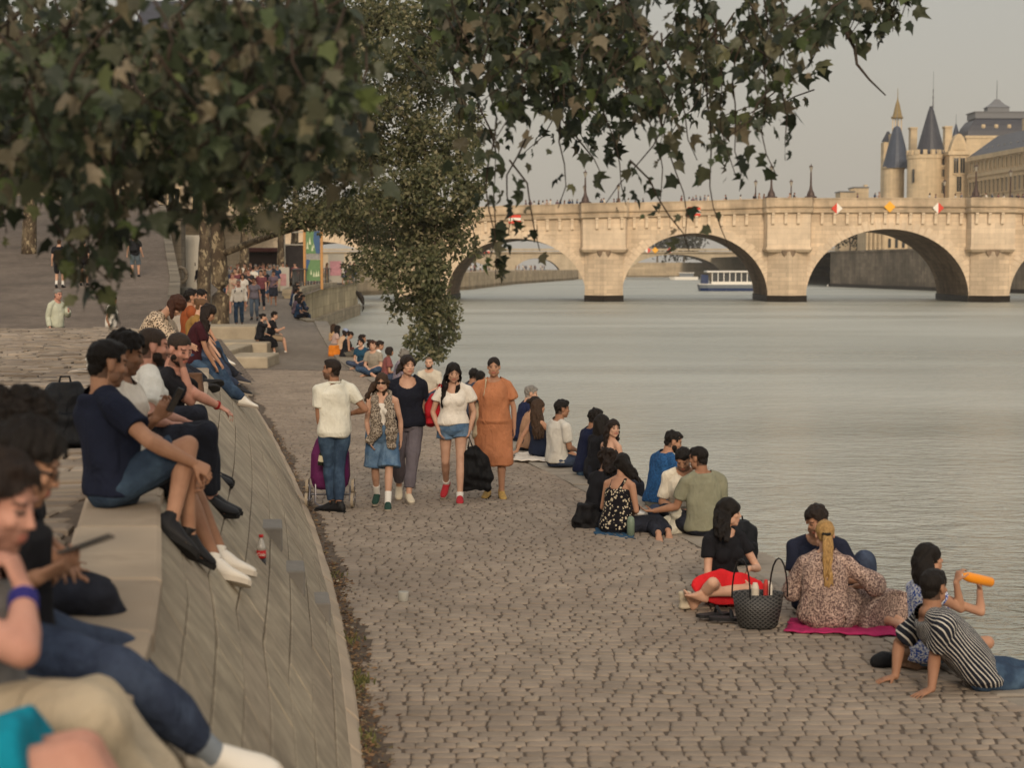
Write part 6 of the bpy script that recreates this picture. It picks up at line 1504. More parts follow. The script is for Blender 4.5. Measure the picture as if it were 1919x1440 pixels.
# middle distance
sitter('m', 1.02, gnd(806, 752), 188, 'cross', 6, (186, 0), ('lap', 'lap'), 'bald man with black beard in pale shirt facing the camera', c_('ecru_shirt', 'b9b1a2'), darkjean, (None, 'black'), 'fair', m_bshoe, vox=.01, sleeve=.7, post=lambda p: beard(p, 'black'))
sitter('f', .95, gnd(832, 765), 60, 'cross', 14, (60, -10), ('lap', 'lap'), 'person in black with long black hair beside the bald man', black_tee, c_('maroon_trousers', '4a2226'), ('long', 'black'), 'mid', None, vox=.01, hk={'len': .3}, sleeve=.8)
sitter('m', 1., gnd(880, 782), 60, 'cross', 6, (40, -5), ('lap', 'lap'), 'dark haired man glimpsed behind the orange dress, head higher', c_('slate_tee', '3b4150'), darkjean, ('short', 'black'), 'tan', None, vox=.011)
sitter('m', 1., gnd(893, 790), 60, 'cross', 6, (30, -5), ('lap', 'lap'), 'dark haired man glimpsed behind the orange dress, head lower', black_tee, darkjean, ('short', 'black'), 'tan', None, vox=.011)
D_ = 'friends in a cluster at the water edge under the hanging branches'
for (u, v, sx, yw, ln, gz, lab, tp, bt, hr, sk, sl) in (
    (722, 700, 'f', 62, 10, (60, -15), 'blond woman in black strapless top with bare back', c_('black_bandeau', '1a181c'), c_('red_print', '5a4a3e', kind='speckle', col2='8c3a30', col3='c9b48a'), ('bob', 'lightbrown'), 'fair', 0),
    (741, 703, 'm', 70, 14, (75, -12), 'man in white t-shirt beside the blond woman in the strapless top', white_tee, darkjean, ('short', 'dark'), 'mid', .6),
    (719, 688, 'm', 80, 6, (80, 0), 'man with dark cropped hair and white shirt behind the blond bare backed woman', offwhite, jean, ('short', 'dark'), 'mid', .6),
    (732, 692, 'f', 200, 8, (200, 0), 'black haired woman in teal top facing the camera in the cluster', c_('teal_top', '23455a'), darkjean, ('bob', 'black'), 'fair', .5),
    (748, 697, 'f', 90, 10, (90, 0), 'person with big curly dark hair in the waterside cluster', c_('plum_top', '3a2c38'), darkjean, ('curly', 'dark'), 'tan', .5),
    (760, 705, 'm', 200, 8, (190, 0), 'man with reddish brown hair facing the camera in the cluster', c_('stone_tee', '8f877a'), jean, ('short', 'auburn'), 'fair', .6),
    (772, 716, 'f', 80, 8, (70, 0), 'woman with dark hair turned to the river beside the grey haired person', c_('rose_top', '7a4a48'), darkjean, ('bob', 'dark'), 'mid', .5),
    (788, 728, 'm', 75, 12, (60, -8), 'grey haired person in checked shirt bending over', c_('checked_shirt', '8a7f86', kind='speckle', col2='4a4a66', col3='b0a08c'), jean, ('curly', 'grey'), 'fair', .8)):
    P = gnd(u, v); P.x = min(P.x, edgeX(P.y) - .2)
    sitter(sx, 1. if sx == 'm' else .94, P, yw, 'cross', ln, gz, ('lap', 'lap'), lab, tp, bt, hr, sk, None, vox=.011, sleeve=sl, hi=.38 if sl == 0 else None, g=D_, hk={'len': 0 if hr[1] == 'grey' else .1} if hr[0] in ('bob', 'curly') else None)
D_ = 'four women sitting at the far corner of the quay'
for (u, v, ln, gz, lab, tp, bt, hr, hk) in (
    (632, 655, 4, (60, 0), 'woman with long brown hair in striped top, leftmost of four by the far corner', c_('stripey_top', 'b39a8a', kind='speckle', col2='c9a25a', col3='8a5a5a'), denim, ('long', 'brown'), {'len': .4}),
    (650, 658, 10, (60, -5), 'woman with long black hair, pale pink top and light jeans by the far corner', c_('pale_pink', 'b79e96'), c_('light_jeans', '6f8797'), ('long', 'black'), {'len': .35}),
    (671, 666, 14, (70, -20), 'woman in pale blue cap and cream top by the far corner', c_('cream_cami', 'c2a488'), c_('rust_shorts', '5a2a24'), ('long', 'dark'), {'len': .15}),
    (682, 672, 14, (75, -30), 'woman in black sleeveless top with orange bag by the far corner', black_tee, c_('grey_shorts', '5a564e'), ('bun', 'dark'), {})):
    P = gnd(u, v); P.x = min(P.x, edgeX(P.y) - .25)
    pp = sitter('f', .95, P, 70, 'dangle' if u == 632 else 'cross', ln, gz, ('lap', 'back' if u == 632 else 'lap'), lab, tp, bt, hr, 'mid', None, vox=.012, sleeve=0 if 'sleeveless' in lab else .4, g=D_, hk=hk)
    if 'cap' in lab:
        m = M(); m.ell(pp.head + pp.hR @ V3(0, -.01, .06), (.092, .11, .075), pp.hR); m.box(pp.head + pp.hR @ V3(0, .12, .05), (.14, .1, .012), pp.hR); m.build('cap', pmat('pale_blue_cap', '8f9cb8'), pp.o, smooth=True)
# ------------------------------------------------------------------ bench couple, standing people, crowds
def stander(sex, s, x, y, z, yaw, walk, lab, tp, bt, hr, skin='mid', arm=('down', 'down'), vox=.014, bot='trousers', to=1.9, sleeve=.55, sh=m_bshoe, g=None, gaze=None, hk=None, post=None, lean=2):
    p = stand(sex, s, x, y, z, yaw, walk, gaze, arm, lean); body(p, skin_mat(skin, SK[skin]), vox, (x, y, z), brow='black', hands=vox < .012, fine=vox < .012)
    top(p, tp, 'shirt', sleeve=sleeve, loose=.015, lo=-.05)
    if bot == 'skirt': skirt(p, bt, 'skirt', to=to)
    else: trousers(p, bt, bot, to=to)
    if hr[0]: hair(p, hr[0], hr[1], **(hk or {}))
    if sh: shoes(p, sh)
    if post: post(p)
    grp(p.o, lab, g); return p
gB = 'people on the stone bench steps'
for (u, sx, lab, tp, bt, hr, am, bot) in ((484, 'f', 'woman in black top and long black skirt eating on the stone bench', black_tee, c_('black_skirt', '141418'), ('bun', 'black'), ('lap', 'face'), 'skirt'),
                                      (505, 'm', 'dark haired man in black holding a white cup on the stone bench', black_tee, c_('tan_shorts', '8c7a64'), ('short', 'black'), ('lap', 'phone'), 'shorts')):
    Y = 53.2 if sx == 'f' else 54.; P = V3(xx(u, Y), Y, .47)
    sitter(sx, 1. if sx == 'm' else .97, P, 82, 'dangle', 10, (82, -4), am, lab, tp, bt, hr, 'fair', m_wshoe, vox=.011, sleeve=.7, g=gB, bot=bot, to=1.55 if bot == 'skirt' else .9, hk={'vol': .01} if sx == 'm' else None)
def backpack(p, mat, front=-1):
    m = M(); T = (p.neck - p.pel).length; c = p.pel + p.ax * .3 - p.sf * .2 * -front * -1
    c = p.pel + p.ax * .31 + p.sf * front * .2; R_ = Matrix((p.sr, p.sf, p.ax)).transposed(); m.box(c, (.3, .16, .44), R_, bev=.05)
    for q in (-1, 1): m.tube([p.neck + p.sr * q * .1 + p.sf * front * .1, p.neck + p.sr * q * .11 - UP * .02 - p.sf * front * .02, p.neck + p.sr * q * .12 - p.sf * front * .13 - UP * .15, p.pel + p.sr * q * .16 + p.ax * .2], .022, 6)
    return m.build('backpack', mat, p.o, smooth=False)
PP = 'people walking on the promenade'
def pz(u, Y): return V3(xx(u, Y), Y, promZ(Y))
q = pz(447, 64); stander('m', 1.0, q.x, q.y, q.z, 178, .15, 'man in white shirt, dark backpack straps and jeans walking towards us by the tree', offwhite, jean, ('crop', 'grey'), 'pink', vox=.011, sleeve=1.9, g=PP, post=lambda p: backpack(p, pmat('dark_pack', '1e1f24')))
q = pz(476, 67); stander('f', .96, q.x, q.y, q.z, 182, .12, 'woman in sunglasses, grey top and blue trousers on the promenade', c_('mauve_grey', '6d666e'), c_('slate_jeans', '55606e'), ('short', 'black'), 'mid', vox=.011, sleeve=.4, g=PP, post=lambda p: glasses(p))
rc = random.Random(21)
tops = [c_('k%d' % i, h) for i, h in enumerate(('c9c2b8', '6b3f45', '1c1e26', 'a8937f', '2c3f58', 'd4cdc0', '655660', '343234', '86695c', '70757c'))]
bots = [darkjean, black_jean, jean, c_('khaki', '8f8068'), c_('sand', 'b5a78f')]
desc = ['cream', 'dark red', 'black', 'beige', 'blue', 'white', 'mauve', 'charcoal', 'terracotta', 'pale grey']
protos = []
for i in range(10):
    sx = 'm' if i % 2 else 'f'; p = stand(sx, 1. if sx == 'm' else .94, 0, 0, 0, 0, (.0, .2, .3, .12)[i % 4], None, (('down', 'down'), ('swingf', 'swingb'), ('lap', 'down'), ('phone', 'down'))[i % 4])
    body(p, skin_mat(('mid', 'fair', 'tan', 'pink')[i % 4], SK[('mid', 'fair', 'tan', 'pink')[i % 4]]), .018, (0, 0, 0), hands=False, fine=False); top(p, tops[i], 'shirt', sleeve=.6, loose=.015); 
    if i % 4 == 2: skirt(p, bots[i % 5], 'skirt', to=1.1)
    else: trousers(p, bots[i % 5], 'trousers', to=1.9 if i % 3 else .9)
    hair(p, 'short' if sx == 'm' else ('long', 'bun')[i % 2 ^ (i // 2) % 2], ('black', 'dark', 'brown', 'lightbrown', 'grey')[i % 5], **({'len': .25, 'n': 9} if sx == 'f' else {})); protos.append(p.o); p.o['_used'] = 0
CROWD = []
def place(i, loc, yaw, lab, g, sc=1.):
    CROWD.append((i, Vector(loc), -math.radians(yaw), lab, g, sc))
sit_protos = []
for i in range(6):
    sx = 'f' if i % 2 else 'm'; p = sit(sx, 1. if sx == 'm' else .94, (0, 0, 0), 0, ('dangle', 'cross', 'knees')[i % 3], (14, 8, 4)[i % 3], (0, -10), ('lap', 'lap'))
    body(p, skin_mat(('mid', 'fair', 'tan')[i % 3], SK[('mid', 'fair', 'tan')[i % 3]]), .018, (0, 0, 0), hands=False, fine=False); top(p, tops[(2, 4, 0, 7, 3, 6)[i]], 'shirt', sleeve=.6, loose=.015); trousers(p, bots[i % 4], 'trousers'); hair(p, 'short' if sx == 'm' else 'long', ('black', 'dark', 'black', 'brown', 'dark', 'black')[i], **({'len': .3, 'n': 9} if sx == 'f' else {})); sit_protos.append(p.o)
# promenade crowd (photo columns 430..560)
where = ['beside the plane tree', 'behind the white shirted man', 'behind the woman in grey', 'near the dark red kiosk', 'left of the banner', 'by the railing', 'under the tree limb', 'in the thick of the far crowd', 'at the edge of the far crowd']
acts = ['standing', 'strolling', 'walking away', 'facing the camera']
spots = [(436, 72, 180), (455, 74, 185), (466, 78, 175), (430, 82, 10), (489, 76, 180), (462, 90, 170), (474, 86, 0), (497, 84, 190), (505, 90, 20), (512, 80, 175), (445, 95, 180), (483, 98, 160), (492, 105, 0), (520, 100, 180), (470, 110, 190), (503, 112, 180), (530, 108, 170), (458, 118, 10), (516, 122, 180), (538, 118, 200), (480, 126, 0), (448, 128, 170), (527, 130, 180), (498, 134, 90), (553, 106, 185), (612, 128, 90), (624, 132, 250), (636, 136, 180), (655, 142, 80), (648, 138, 270), (588, 120, 90), (602, 140, 0), (426, 88, 185), (433, 100, 180), (441, 80, 178), (451, 86, 182), (459, 102, 188), (468, 96, 175), (479, 92, 180), (487, 110, 176), (494, 94, 182), (500, 100, 170), (508, 96, 184), (514, 106, 180), (524, 116, 178), (534, 126, 182), (468, 132, 180), (512, 136, 175), (562, 120, 100), (570, 132, 180), (620, 140, 200), (642, 130, 100), (664, 146, 180)]
for k, (u, Y, yw) in enumerate(spots):
    i = (k * 7 + 3) % 10
    wh = 'beside the plane tree' if u < 450 else 'behind the woman in grey' if u < 480 else 'near the dark red kiosk' if u < 510 else 'left of the banner' if u < 560 else 'by the terrace railing'
    place(i, pz(u, Y), yw, 'far %s in %s top on the promenade %s, %s row' % (('woman', 'man')[i % 2], desc[i], wh, 'front' if Y < 85 else 'middle' if Y < 105 else 'back' if Y < 125 else 'furthest'), 'far crowd on the promenade')
for k, (Y, off) in enumerate(((67.5, .35), (69, .3), (70.4, .4), (72, .28), (73.8, .35), (76, .3), (78, .4), (81, .3), (84, .35), (86.5, .3), (89, .35))):
    i = (k * 5 + 1) % 6; x = edge2(Y) - off
    place(10 + i, (x, Y, promZ(Y) + .03), 72, 'seated %s in %s on the sloped bank, number %s from the plane tree' % (('man', 'woman')[i % 2], ('black', 'blue', 'cream', 'charcoal', 'beige', 'mauve')[i], ('one two three four five six seven eight nine ten eleven'.split())[k]), 'people seated along the sloped bank')
# ramp
RP = 'people on the cobbled ramp'
Y = 67.; stander('m', 1.0, xx(253, Y), Y, rampZ(Y), 4, .25, 'man with black backpack, cap and grey shorts climbing the ramp', black_tee, c_('grey_denim', '59656e'), ('crop', 'dark'), 'fair', bot='shorts', to=.95, g=RP, vox=.012, post=lambda p: backpack(p, pmat('black_pack', '15161b')), arm=('swingb', 'swingf'))
Y = 62.; stander('m', 1.02, xx(111, Y), Y, rampZ(Y), 0, .1, 'man in black with white socks on the ramp, half hidden by leaves', black_tee, c_('black_shorts', '1a1a1e'), ('crop', 'brown'), 'fair', bot='shorts', to=.95, g=RP, vox=.012, post=lambda p: socks(p, m_sock, .18))
Y = 63.; stander('f', .97, xx(157, Y), Y, rampZ(Y), 8, .1, 'woman in black printed t-shirt and shorts beside the man with white socks', black_tee, c_('black_shorts', '1a1a1e'), ('pony', 'dark'), 'fair', bot='shorts', to=.6, g=RP, vox=.012)
Y = 38.; stander('m', .98, xx(104, Y), Y, rampZ(Y) + .14, 120, 0, 'man in pale green shirt holding a phone at the foot of the ramp', c_('mint_shirt', 'b3b5a2'), c_('ink_trousers', '1c1e2a'), ('crop', 'grey'), 'pink', arm=('phone', 'down'), vox=.01, sleeve=1.9, g=RP)
Y = 43.; stander('f', .95, xx(206, Y), Y, rampZ(Y) - .3, 95, 0, 'woman in white top with dark hair behind the hanging leaves', c_('white_cami', 'd5cfc4'), black_jean, ('bun', 'black'), 'tan', vox=.011, sleeve=.2, g=RP, gaze=(100, -20))
Y = 94.; stander('m', .98, xx(375, Y), Y, promZ(Y), 180, .15, 'person in black with a yellow emblem on the chest by the white gate', black_tee, c_('navy_track', '1d2536'), ('short', 'black'), 'dark', vox=.014, sh=m_wshoe, sleeve=1.9, g=PP, post=lambda p: M().box(p.pel + p.ax * .33 + p.sf * .155, (.16, .02, .2)).build('emblem', pmat('yellow_print', 'c9a52c'), p.o))
# bridge crowd: same few figures seen over the parapet
rb = random.Random(4); nbr = 0
for u in (985, 993, 1000, 1008, 1016, 1024, 1030, 1043, 1049, 1056, 1066, 1072, 1080, 1126, 1131, 1150, 1155, 1160, 1176, 1190, 1204, 1275, 1290, 1297, 1304, 1312, 1319, 1325, 1360, 1386, 1412, 1420, 1431, 1480, 1486, 1605, 1638, 1646, 1742, 1752, 1790, 1800, 1846, 1858, 1871, 1882, 1897, 1908, 1916):
    s_ = s1(u); n_ = rb.uniform(.8, 2.2); b = B1(s_, n_, zt1(s_) - .95 - rb.uniform(0, .12)); place(rb.randrange(10), b, rb.choice((90, 270, 80, 280, 180, 100)), 'tiny figure crossing the stone bridge, seen over its parapet', 'people crossing the stone bridge')
# far left bank people, tiny
for k in range(34):
    t = rb.random(); Yb = 300 + 230 * t; x = interp(Yb, [(b_, a_) for a_, b_ in pL]) - rb.uniform(2.8, 7); place(rb.randrange(10), (x, Yb, 1.6), rb.uniform(0, 360), 'tiny figure on the far left bank seen under the left arch', 'people on the far left bank')
# ================================================================== trees
def leaf_mesh(name, C_, A_, N_, L, W, shape, mat, parent, seed=0):
    """one object holding many leaves: C_ centre, A_ axis to the tip, N_ face normal (arrays), shape = outline in leaf coordinates with a raised middle"""
    C_, A_, N_ = map(np.asarray, (C_, A_, N_)); n = len(C_)
    A_ = A_ / np.linalg.norm(A_, axis=1)[:, None]; B_ = np.cross(N_, A_); B_ /= np.linalg.norm(B_, axis=1)[:, None] + 1e-9; N2 = np.cross(A_, B_)
    sh = np.asarray([(x, y, z) for x, y, z in shape[0]]); k = len(sh); rs_ = np.random.RandomState(n % 9973 + k); cu = rs_.uniform(-.8, 2.6, n); asp = rs_.uniform(.65, 1.15, n); lop = rs_.uniform(-.18, .18, n)
    L = np.broadcast_to(L, (n,)); W = np.broadcast_to(W, (n,))
    V = C_[:, None, :] + A_[:, None, :] * (sh[None, :, 1] * L[:, None])[..., None] + B_[:, None, :] * ((sh[None, :, 0] * asp[:, None] + lop[:, None] * sh[None, :, 1] ** 2) * W[:, None])[..., None] + N2[:, None, :] * ((sh[None, :, 2] * cu[:, None] - .25 * cu[:, None] * sh[None, :, 0] ** 2) * L[:, None])[..., None]
    Fq = np.asarray(shape[1]); F2 = (Fq[None, :, :] + (np.arange(n) * k)[:, None, None]).reshape(-1, Fq.shape[1])
    return mesh_np(name, V.reshape(-1, 3), F2, mat, parent, smooth=len(sh) > 6)
# palmate plane-tree leaf: five lobes, folded along the midrib (fan of triangles round the base)
_o = [(0, 0, 0), (-.18, -.03, .03), (-.46, .05, -.05), (-.36, .2, .04), (-.55, .42, -.1), (-.33, .5, .05), (-.17, .66, .03), (0, 1., -.16), (.17, .66, .03), (.33, .5, .05), (.55, .42, -.1), (.36, .2, .04), (.46, .05, -.05), (.18, -.03, .03)]
PLANE = (_o + [(0, .34, -.02)], [(14, i, i + 1) for i in range(0, 13)] + [(14, 13, 0)])
SMALL = ([(0, 0, 0), (-.36, .35, .1), (0, 1, -.06), (.36, .35, .1)], [(0, 3, 2), (0, 2, 1)])
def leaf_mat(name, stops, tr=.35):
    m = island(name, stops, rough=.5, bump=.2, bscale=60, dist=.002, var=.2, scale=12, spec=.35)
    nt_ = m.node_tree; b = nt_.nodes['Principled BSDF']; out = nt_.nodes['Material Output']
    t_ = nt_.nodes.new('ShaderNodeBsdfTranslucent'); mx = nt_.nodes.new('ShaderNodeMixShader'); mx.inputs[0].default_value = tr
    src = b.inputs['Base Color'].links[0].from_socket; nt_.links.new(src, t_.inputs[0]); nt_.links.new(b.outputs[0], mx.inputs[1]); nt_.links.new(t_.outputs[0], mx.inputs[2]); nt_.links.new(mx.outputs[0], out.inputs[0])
    return m
m_plane = leaf_mat('plane_leaf', [(0, '262d22'), (.22, '333c2c'), (.46, '434c36'), (.66, '50523f'), (.78, '665f4c'), (.84, '42503a'), (.91, '5a6739'), (.96, '776d59'), (1, '94876f')], .35)  # stops darkened evenly, standing in for the tree's shade on these leaves
m_small = leaf_mat('poplar_leaf', [(0, '444a33'), (.3, '575c40'), (.6, '6a6b4b'), (.85, '807c5c'), (1, '9a9274')], .4)
m_darkleaf = leaf_mat('dark_leaf', [(0, '1c2115'), (.5, '292d1d'), (1, '3a3a28')], .25)
m_twig = pmat('twig_bark', '3a3028', rough=.9, var=.25, scale=20, bump=.4); m_bark = None
t = NT('plane_bark'); v = t.coord((1, 1, .6)); n1 = t.noise(v, 2.2, 4, .6, .5); n2 = t.node('ShaderNodeTexVoronoi', {'Vector': v, 'Scale': 7., 'Randomness': 1.}).outputs['Distance']
c = t.mix(t.ramp(n1, [(.42, 0.), (.5, 1.)]), lin('6b5f4d'), lin('4d4236')); c = t.mix(t.ramp(n2, [(.1, .9), (.22, 0.)]), c, lin('33291f')); c = t.mix(t.ramp(t.noise(v, 5, 3), [(.55, 0.), (.62, .8)]), c, lin('a39478'))
t.out(c, .9, t.bump(t.noise(v, 14, 5, .6), .8, .03), .2); m_bark = t.m
NR = np.random.RandomState(9)
# ---- overhanging plane tree: trunk out of view to the left, limbs reaching over the camera's view
pt = thing('plane_tree', (-6.2, 4.6, WALLH), 'large plane tree whose leafy branches overhang the top of the view', 'tree')
def limb(pts, r0, r1, name, par, mat, n=8, wob_=.0, seed=1):
    r = random.Random(seed); P = [Vector(p) for p in pts]; out = []
    for i in range(len(P) - 1):
        p0 = P[max(i - 1, 0)]; p1, p2 = P[i], P[i + 1]; p3 = P[min(i + 2, len(P) - 1)]
        for k in range(5):
            t_ = k / 5; out.append(.5 * ((2 * p1) + (p2 - p0) * t_ + (2 * p0 - 5 * p1 + 4 * p2 - p3) * t_ ** 2 + (3 * p1 - p0 - 3 * p2 + p3) * t_ ** 3) + V3(r.uniform(-1, 1), r.uniform(-1, 1), r.uniform(-1, 1)) * wob_)
    out.append(P[-1]); N = len(out); m = M(); m.tube(out, [r0 + (r1 - r0) * i / (N - 1) for i in range(N)], n); return m.build(name, mat, par, smooth=True), out
limb([(-6.2, 4.6, WALLH - .1), (-6.1, 4.7, 3.4), (-5.8, 5.0, 5.4), (-5.3, 5.4, 7.0)], .42, .3, 'trunk', pt, m_bark, 14)
limb([(-5.4, 5.3, 6.6), (-3.6, 6.6, 6.6), (-1.6, 8.0, 6.1), (.4, 9.4, 5.9), (2.6, 10.6, 5.7), (4.2, 11.4, 5.4)], .2, .035, 'limb', pt, m_bark, 10)
limb([(-5.5, 5.2, 6.0), (-4.2, 6.2, 5.4), (-3.0, 7.2, 5.0), (-1.8, 8.2, 4.9)], .17, .04, 'limb', pt, m_bark, 10)
limb([(-5.3, 5.4, 6.9), (-4.5, 5.8, 7.6), (-2.5, 6.5, 7.8), (-.5, 7.8, 7.4)], .16, .04, 'limb', pt, m_bark, 10)
ENV = [(-60, 470), (0, 450), (40, 400), (75, 390), (120, 370), (150, 480), (170, 590), (200, 590), (220, 430), (250, 370), (300, 430), (345, 415), (430, 430), (470, 380), (520, 350), (600, 345), (650, 370), (700, 340), (740, 260), (780, 180), (830, 190), (862, 250), (880, 400), (905, 490), (935, 520), (955, 430), (1005, 470), (1030, 400), (1075, 320), (1130, 380), (1190, 390), (1240, 410), (1270, 450), (1285, 445), (1300, 330), (1345, 400), (1365, 470), (1380, 300), (1400, 320), (1445, 330), (1480, 300), (1500, 200), (1520, 120), (1560, 95), (1600, 130), (1640, 85), (1690, 50), (1710, 0)]
def envl(u): return float(np.interp(u, [a for a, b in ENV], [b for a, b in ENV]))
R5 = random.Random(33)
LC, LA, LN, LL = [], [], [], []; twigs = M()
def add_leaf(p, size, dirv):
    a = (V3(0, 0, -1) * 1.1 + dirv * .6 + V3(R5.uniform(-1, 1), R5.uniform(-1, 1), R5.uniform(-.8, .6)) * .75)
    n_ = V3(R5.uniform(-1.3, 1.3), -.6 + R5.uniform(-.8, 1.0), R5.uniform(-.3, 1.3))
    LC.append(tuple(p)); LA.append(tuple(a)); LN.append(tuple(n_)); LL.append(size)
def twig(u0, v0, u1, v1, Y0, Y1, dens, size, r0=.012, skip=0.):
    """hanging twig between two points of the view volume, leaves alternate along it"""
    P0, P1 = at(u0, v0, Y0), at(u1, v1, Y1); L = (P1 - P0).length; n = max(4, int(L / .12)); pts = []
    side = V3(R5.uniform(-1, 1), R5.uniform(-1, 1), 0) * .1 * L; ph = R5.uniform(0, 6)
    for i in range(n + 1):
        f = i / n; pts.append(P0.lerp(P1, f) + side * math.sin(PI * f) + V3(math.sin(ph + f * 9), math.cos(ph * 2 + f * 7), 0) * .02)
    twigs.tube(pts, [r0 * (1 - .75 * i / n) + .0015 for i in range(n + 1)], 5)
    k = int(L * dens)
    for i in range(k):
        f = skip + (1 - skip) * (i + R5.random()) / k; j = min(int(f * n), n - 1); p = pts[j].lerp(pts[j + 1], f * n - j); d = V3(R5.uniform(-1, 1), R5.uniform(-1, 1), R5.uniform(-.6, .3)).normalized()
        add_leaf(p + d * R5.uniform(.02, .10), size * R5.choice((.45, .65, .85, 1., 1.1, 1.3)), d)
    return pts
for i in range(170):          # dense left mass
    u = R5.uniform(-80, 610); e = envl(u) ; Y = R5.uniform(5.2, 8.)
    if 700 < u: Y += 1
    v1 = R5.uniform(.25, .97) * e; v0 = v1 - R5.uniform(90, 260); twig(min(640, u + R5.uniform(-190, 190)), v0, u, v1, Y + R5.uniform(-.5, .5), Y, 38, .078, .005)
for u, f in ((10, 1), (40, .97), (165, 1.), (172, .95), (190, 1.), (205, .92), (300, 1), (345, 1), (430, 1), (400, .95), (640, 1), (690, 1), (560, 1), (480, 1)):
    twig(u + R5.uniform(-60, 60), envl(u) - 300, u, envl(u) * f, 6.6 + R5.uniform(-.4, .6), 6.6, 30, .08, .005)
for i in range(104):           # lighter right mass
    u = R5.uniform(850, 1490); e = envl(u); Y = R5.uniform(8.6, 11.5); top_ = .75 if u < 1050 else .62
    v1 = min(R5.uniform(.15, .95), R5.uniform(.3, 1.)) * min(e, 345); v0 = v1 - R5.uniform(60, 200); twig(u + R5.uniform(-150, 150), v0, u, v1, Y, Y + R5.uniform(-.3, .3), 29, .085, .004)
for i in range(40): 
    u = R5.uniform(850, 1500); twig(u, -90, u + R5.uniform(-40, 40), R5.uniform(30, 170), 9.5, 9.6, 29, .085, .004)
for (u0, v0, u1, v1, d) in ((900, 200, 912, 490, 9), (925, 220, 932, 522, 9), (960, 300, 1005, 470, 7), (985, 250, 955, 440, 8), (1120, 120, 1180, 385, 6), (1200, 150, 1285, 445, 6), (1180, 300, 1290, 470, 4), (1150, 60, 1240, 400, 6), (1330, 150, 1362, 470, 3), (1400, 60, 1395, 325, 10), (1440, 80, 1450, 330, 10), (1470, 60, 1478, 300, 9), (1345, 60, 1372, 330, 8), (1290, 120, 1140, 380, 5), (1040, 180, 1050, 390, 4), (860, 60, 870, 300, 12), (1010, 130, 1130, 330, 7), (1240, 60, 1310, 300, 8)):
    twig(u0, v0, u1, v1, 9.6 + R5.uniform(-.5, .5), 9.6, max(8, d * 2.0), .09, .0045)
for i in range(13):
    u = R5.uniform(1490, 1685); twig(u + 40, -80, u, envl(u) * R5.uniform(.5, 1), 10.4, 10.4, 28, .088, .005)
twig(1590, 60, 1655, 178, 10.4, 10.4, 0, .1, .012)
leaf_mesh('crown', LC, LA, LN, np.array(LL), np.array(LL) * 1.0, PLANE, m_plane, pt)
twigs.build('twigs', m_twig, pt, smooth=True)['kind'] = 'stuff'
# ---- tree on the promenade with hanging branches
mt = thing('promenade_tree', (xx(410, 59), 59, promZ(59)), 'plane tree with mottled trunk and branches of small leaves hanging to the water', 'tree')
X0 = xx(411, 59)
_, tr = limb([(X0, 59, promZ(59) - .1), (X0 + .02, 59, 2.2), (X0 - .05, 59, 4.2), (X0 + .1, 59.2, 7.2), (X0 + .3, 59.5, 11.)], .33, .22, 'trunk', mt, m_bark, 16)
limb([(X0, 59.1, 3.2), at(470, 455, 58), at(540, 432, 57), at(620, 412, 55), at(690, 400, 53), at(760, 420, 51.5), at(800, 520, 51)], .13, .03, 'limb', mt, m_bark, 10)
limb([(X0 + .1, 59.2, 6.6), at(520, 250, 57), at(620, 190, 55), at(740, 200, 52), at(810, 330, 51), at(815, 470, 50.5)], .2, .03, 'limb', mt, m_bark, 10)
limb([(X0 + .2, 59.4, 9.), at(520, 100, 58), at(650, 20, 56), at(760, 40, 54)], .2, .04, 'limb', mt, m_bark, 10)
def blob_leaves(blobs, size, mat, parent, name='crown', lumps=None, seed=1, down=.5, front=.35):
    rs = np.random.RandomState(seed); Cs = []
    for (c, r, n) in blobs:
        d = rs.normal(size=(n, 3)); d /= np.linalg.norm(d, axis=1)[:, None]; rad = rs.rand(n) ** (1 / 2.2)
        P = np.asarray(c) + d * rad[:, None] * np.asarray(r)
        P += (fold_noise(P, 2.2 / max(.3, min(r)), seed + 1)[:, None] * d) * min(r) * .12
        keep = fold_noise(P, 3.0 / max(.35, min(r)), seed + 5) > -.75; Cs.append(P[keep])
    P = np.concatenate(Cs); n = len(P); A = rs.normal(size=(n, 3)); A[:, 2] -= down; Nn = rs.normal(size=(n, 3)) + np.array([0, -front, .5]); L = size * (.6 + .8 * rs.rand(n))
    return leaf_mesh(name, P, A, Nn, L, L * .95, SMALL, mat, parent)
def pb_(u, v, Y, ru, rv, n, dep=None): k = 1 / ppm(Y); return (tuple(at(u, v, Y)), (ru * k, (dep or (ru + rv) / 2) * k, rv * k), n)
Rb = random.Random(8); blobs = []
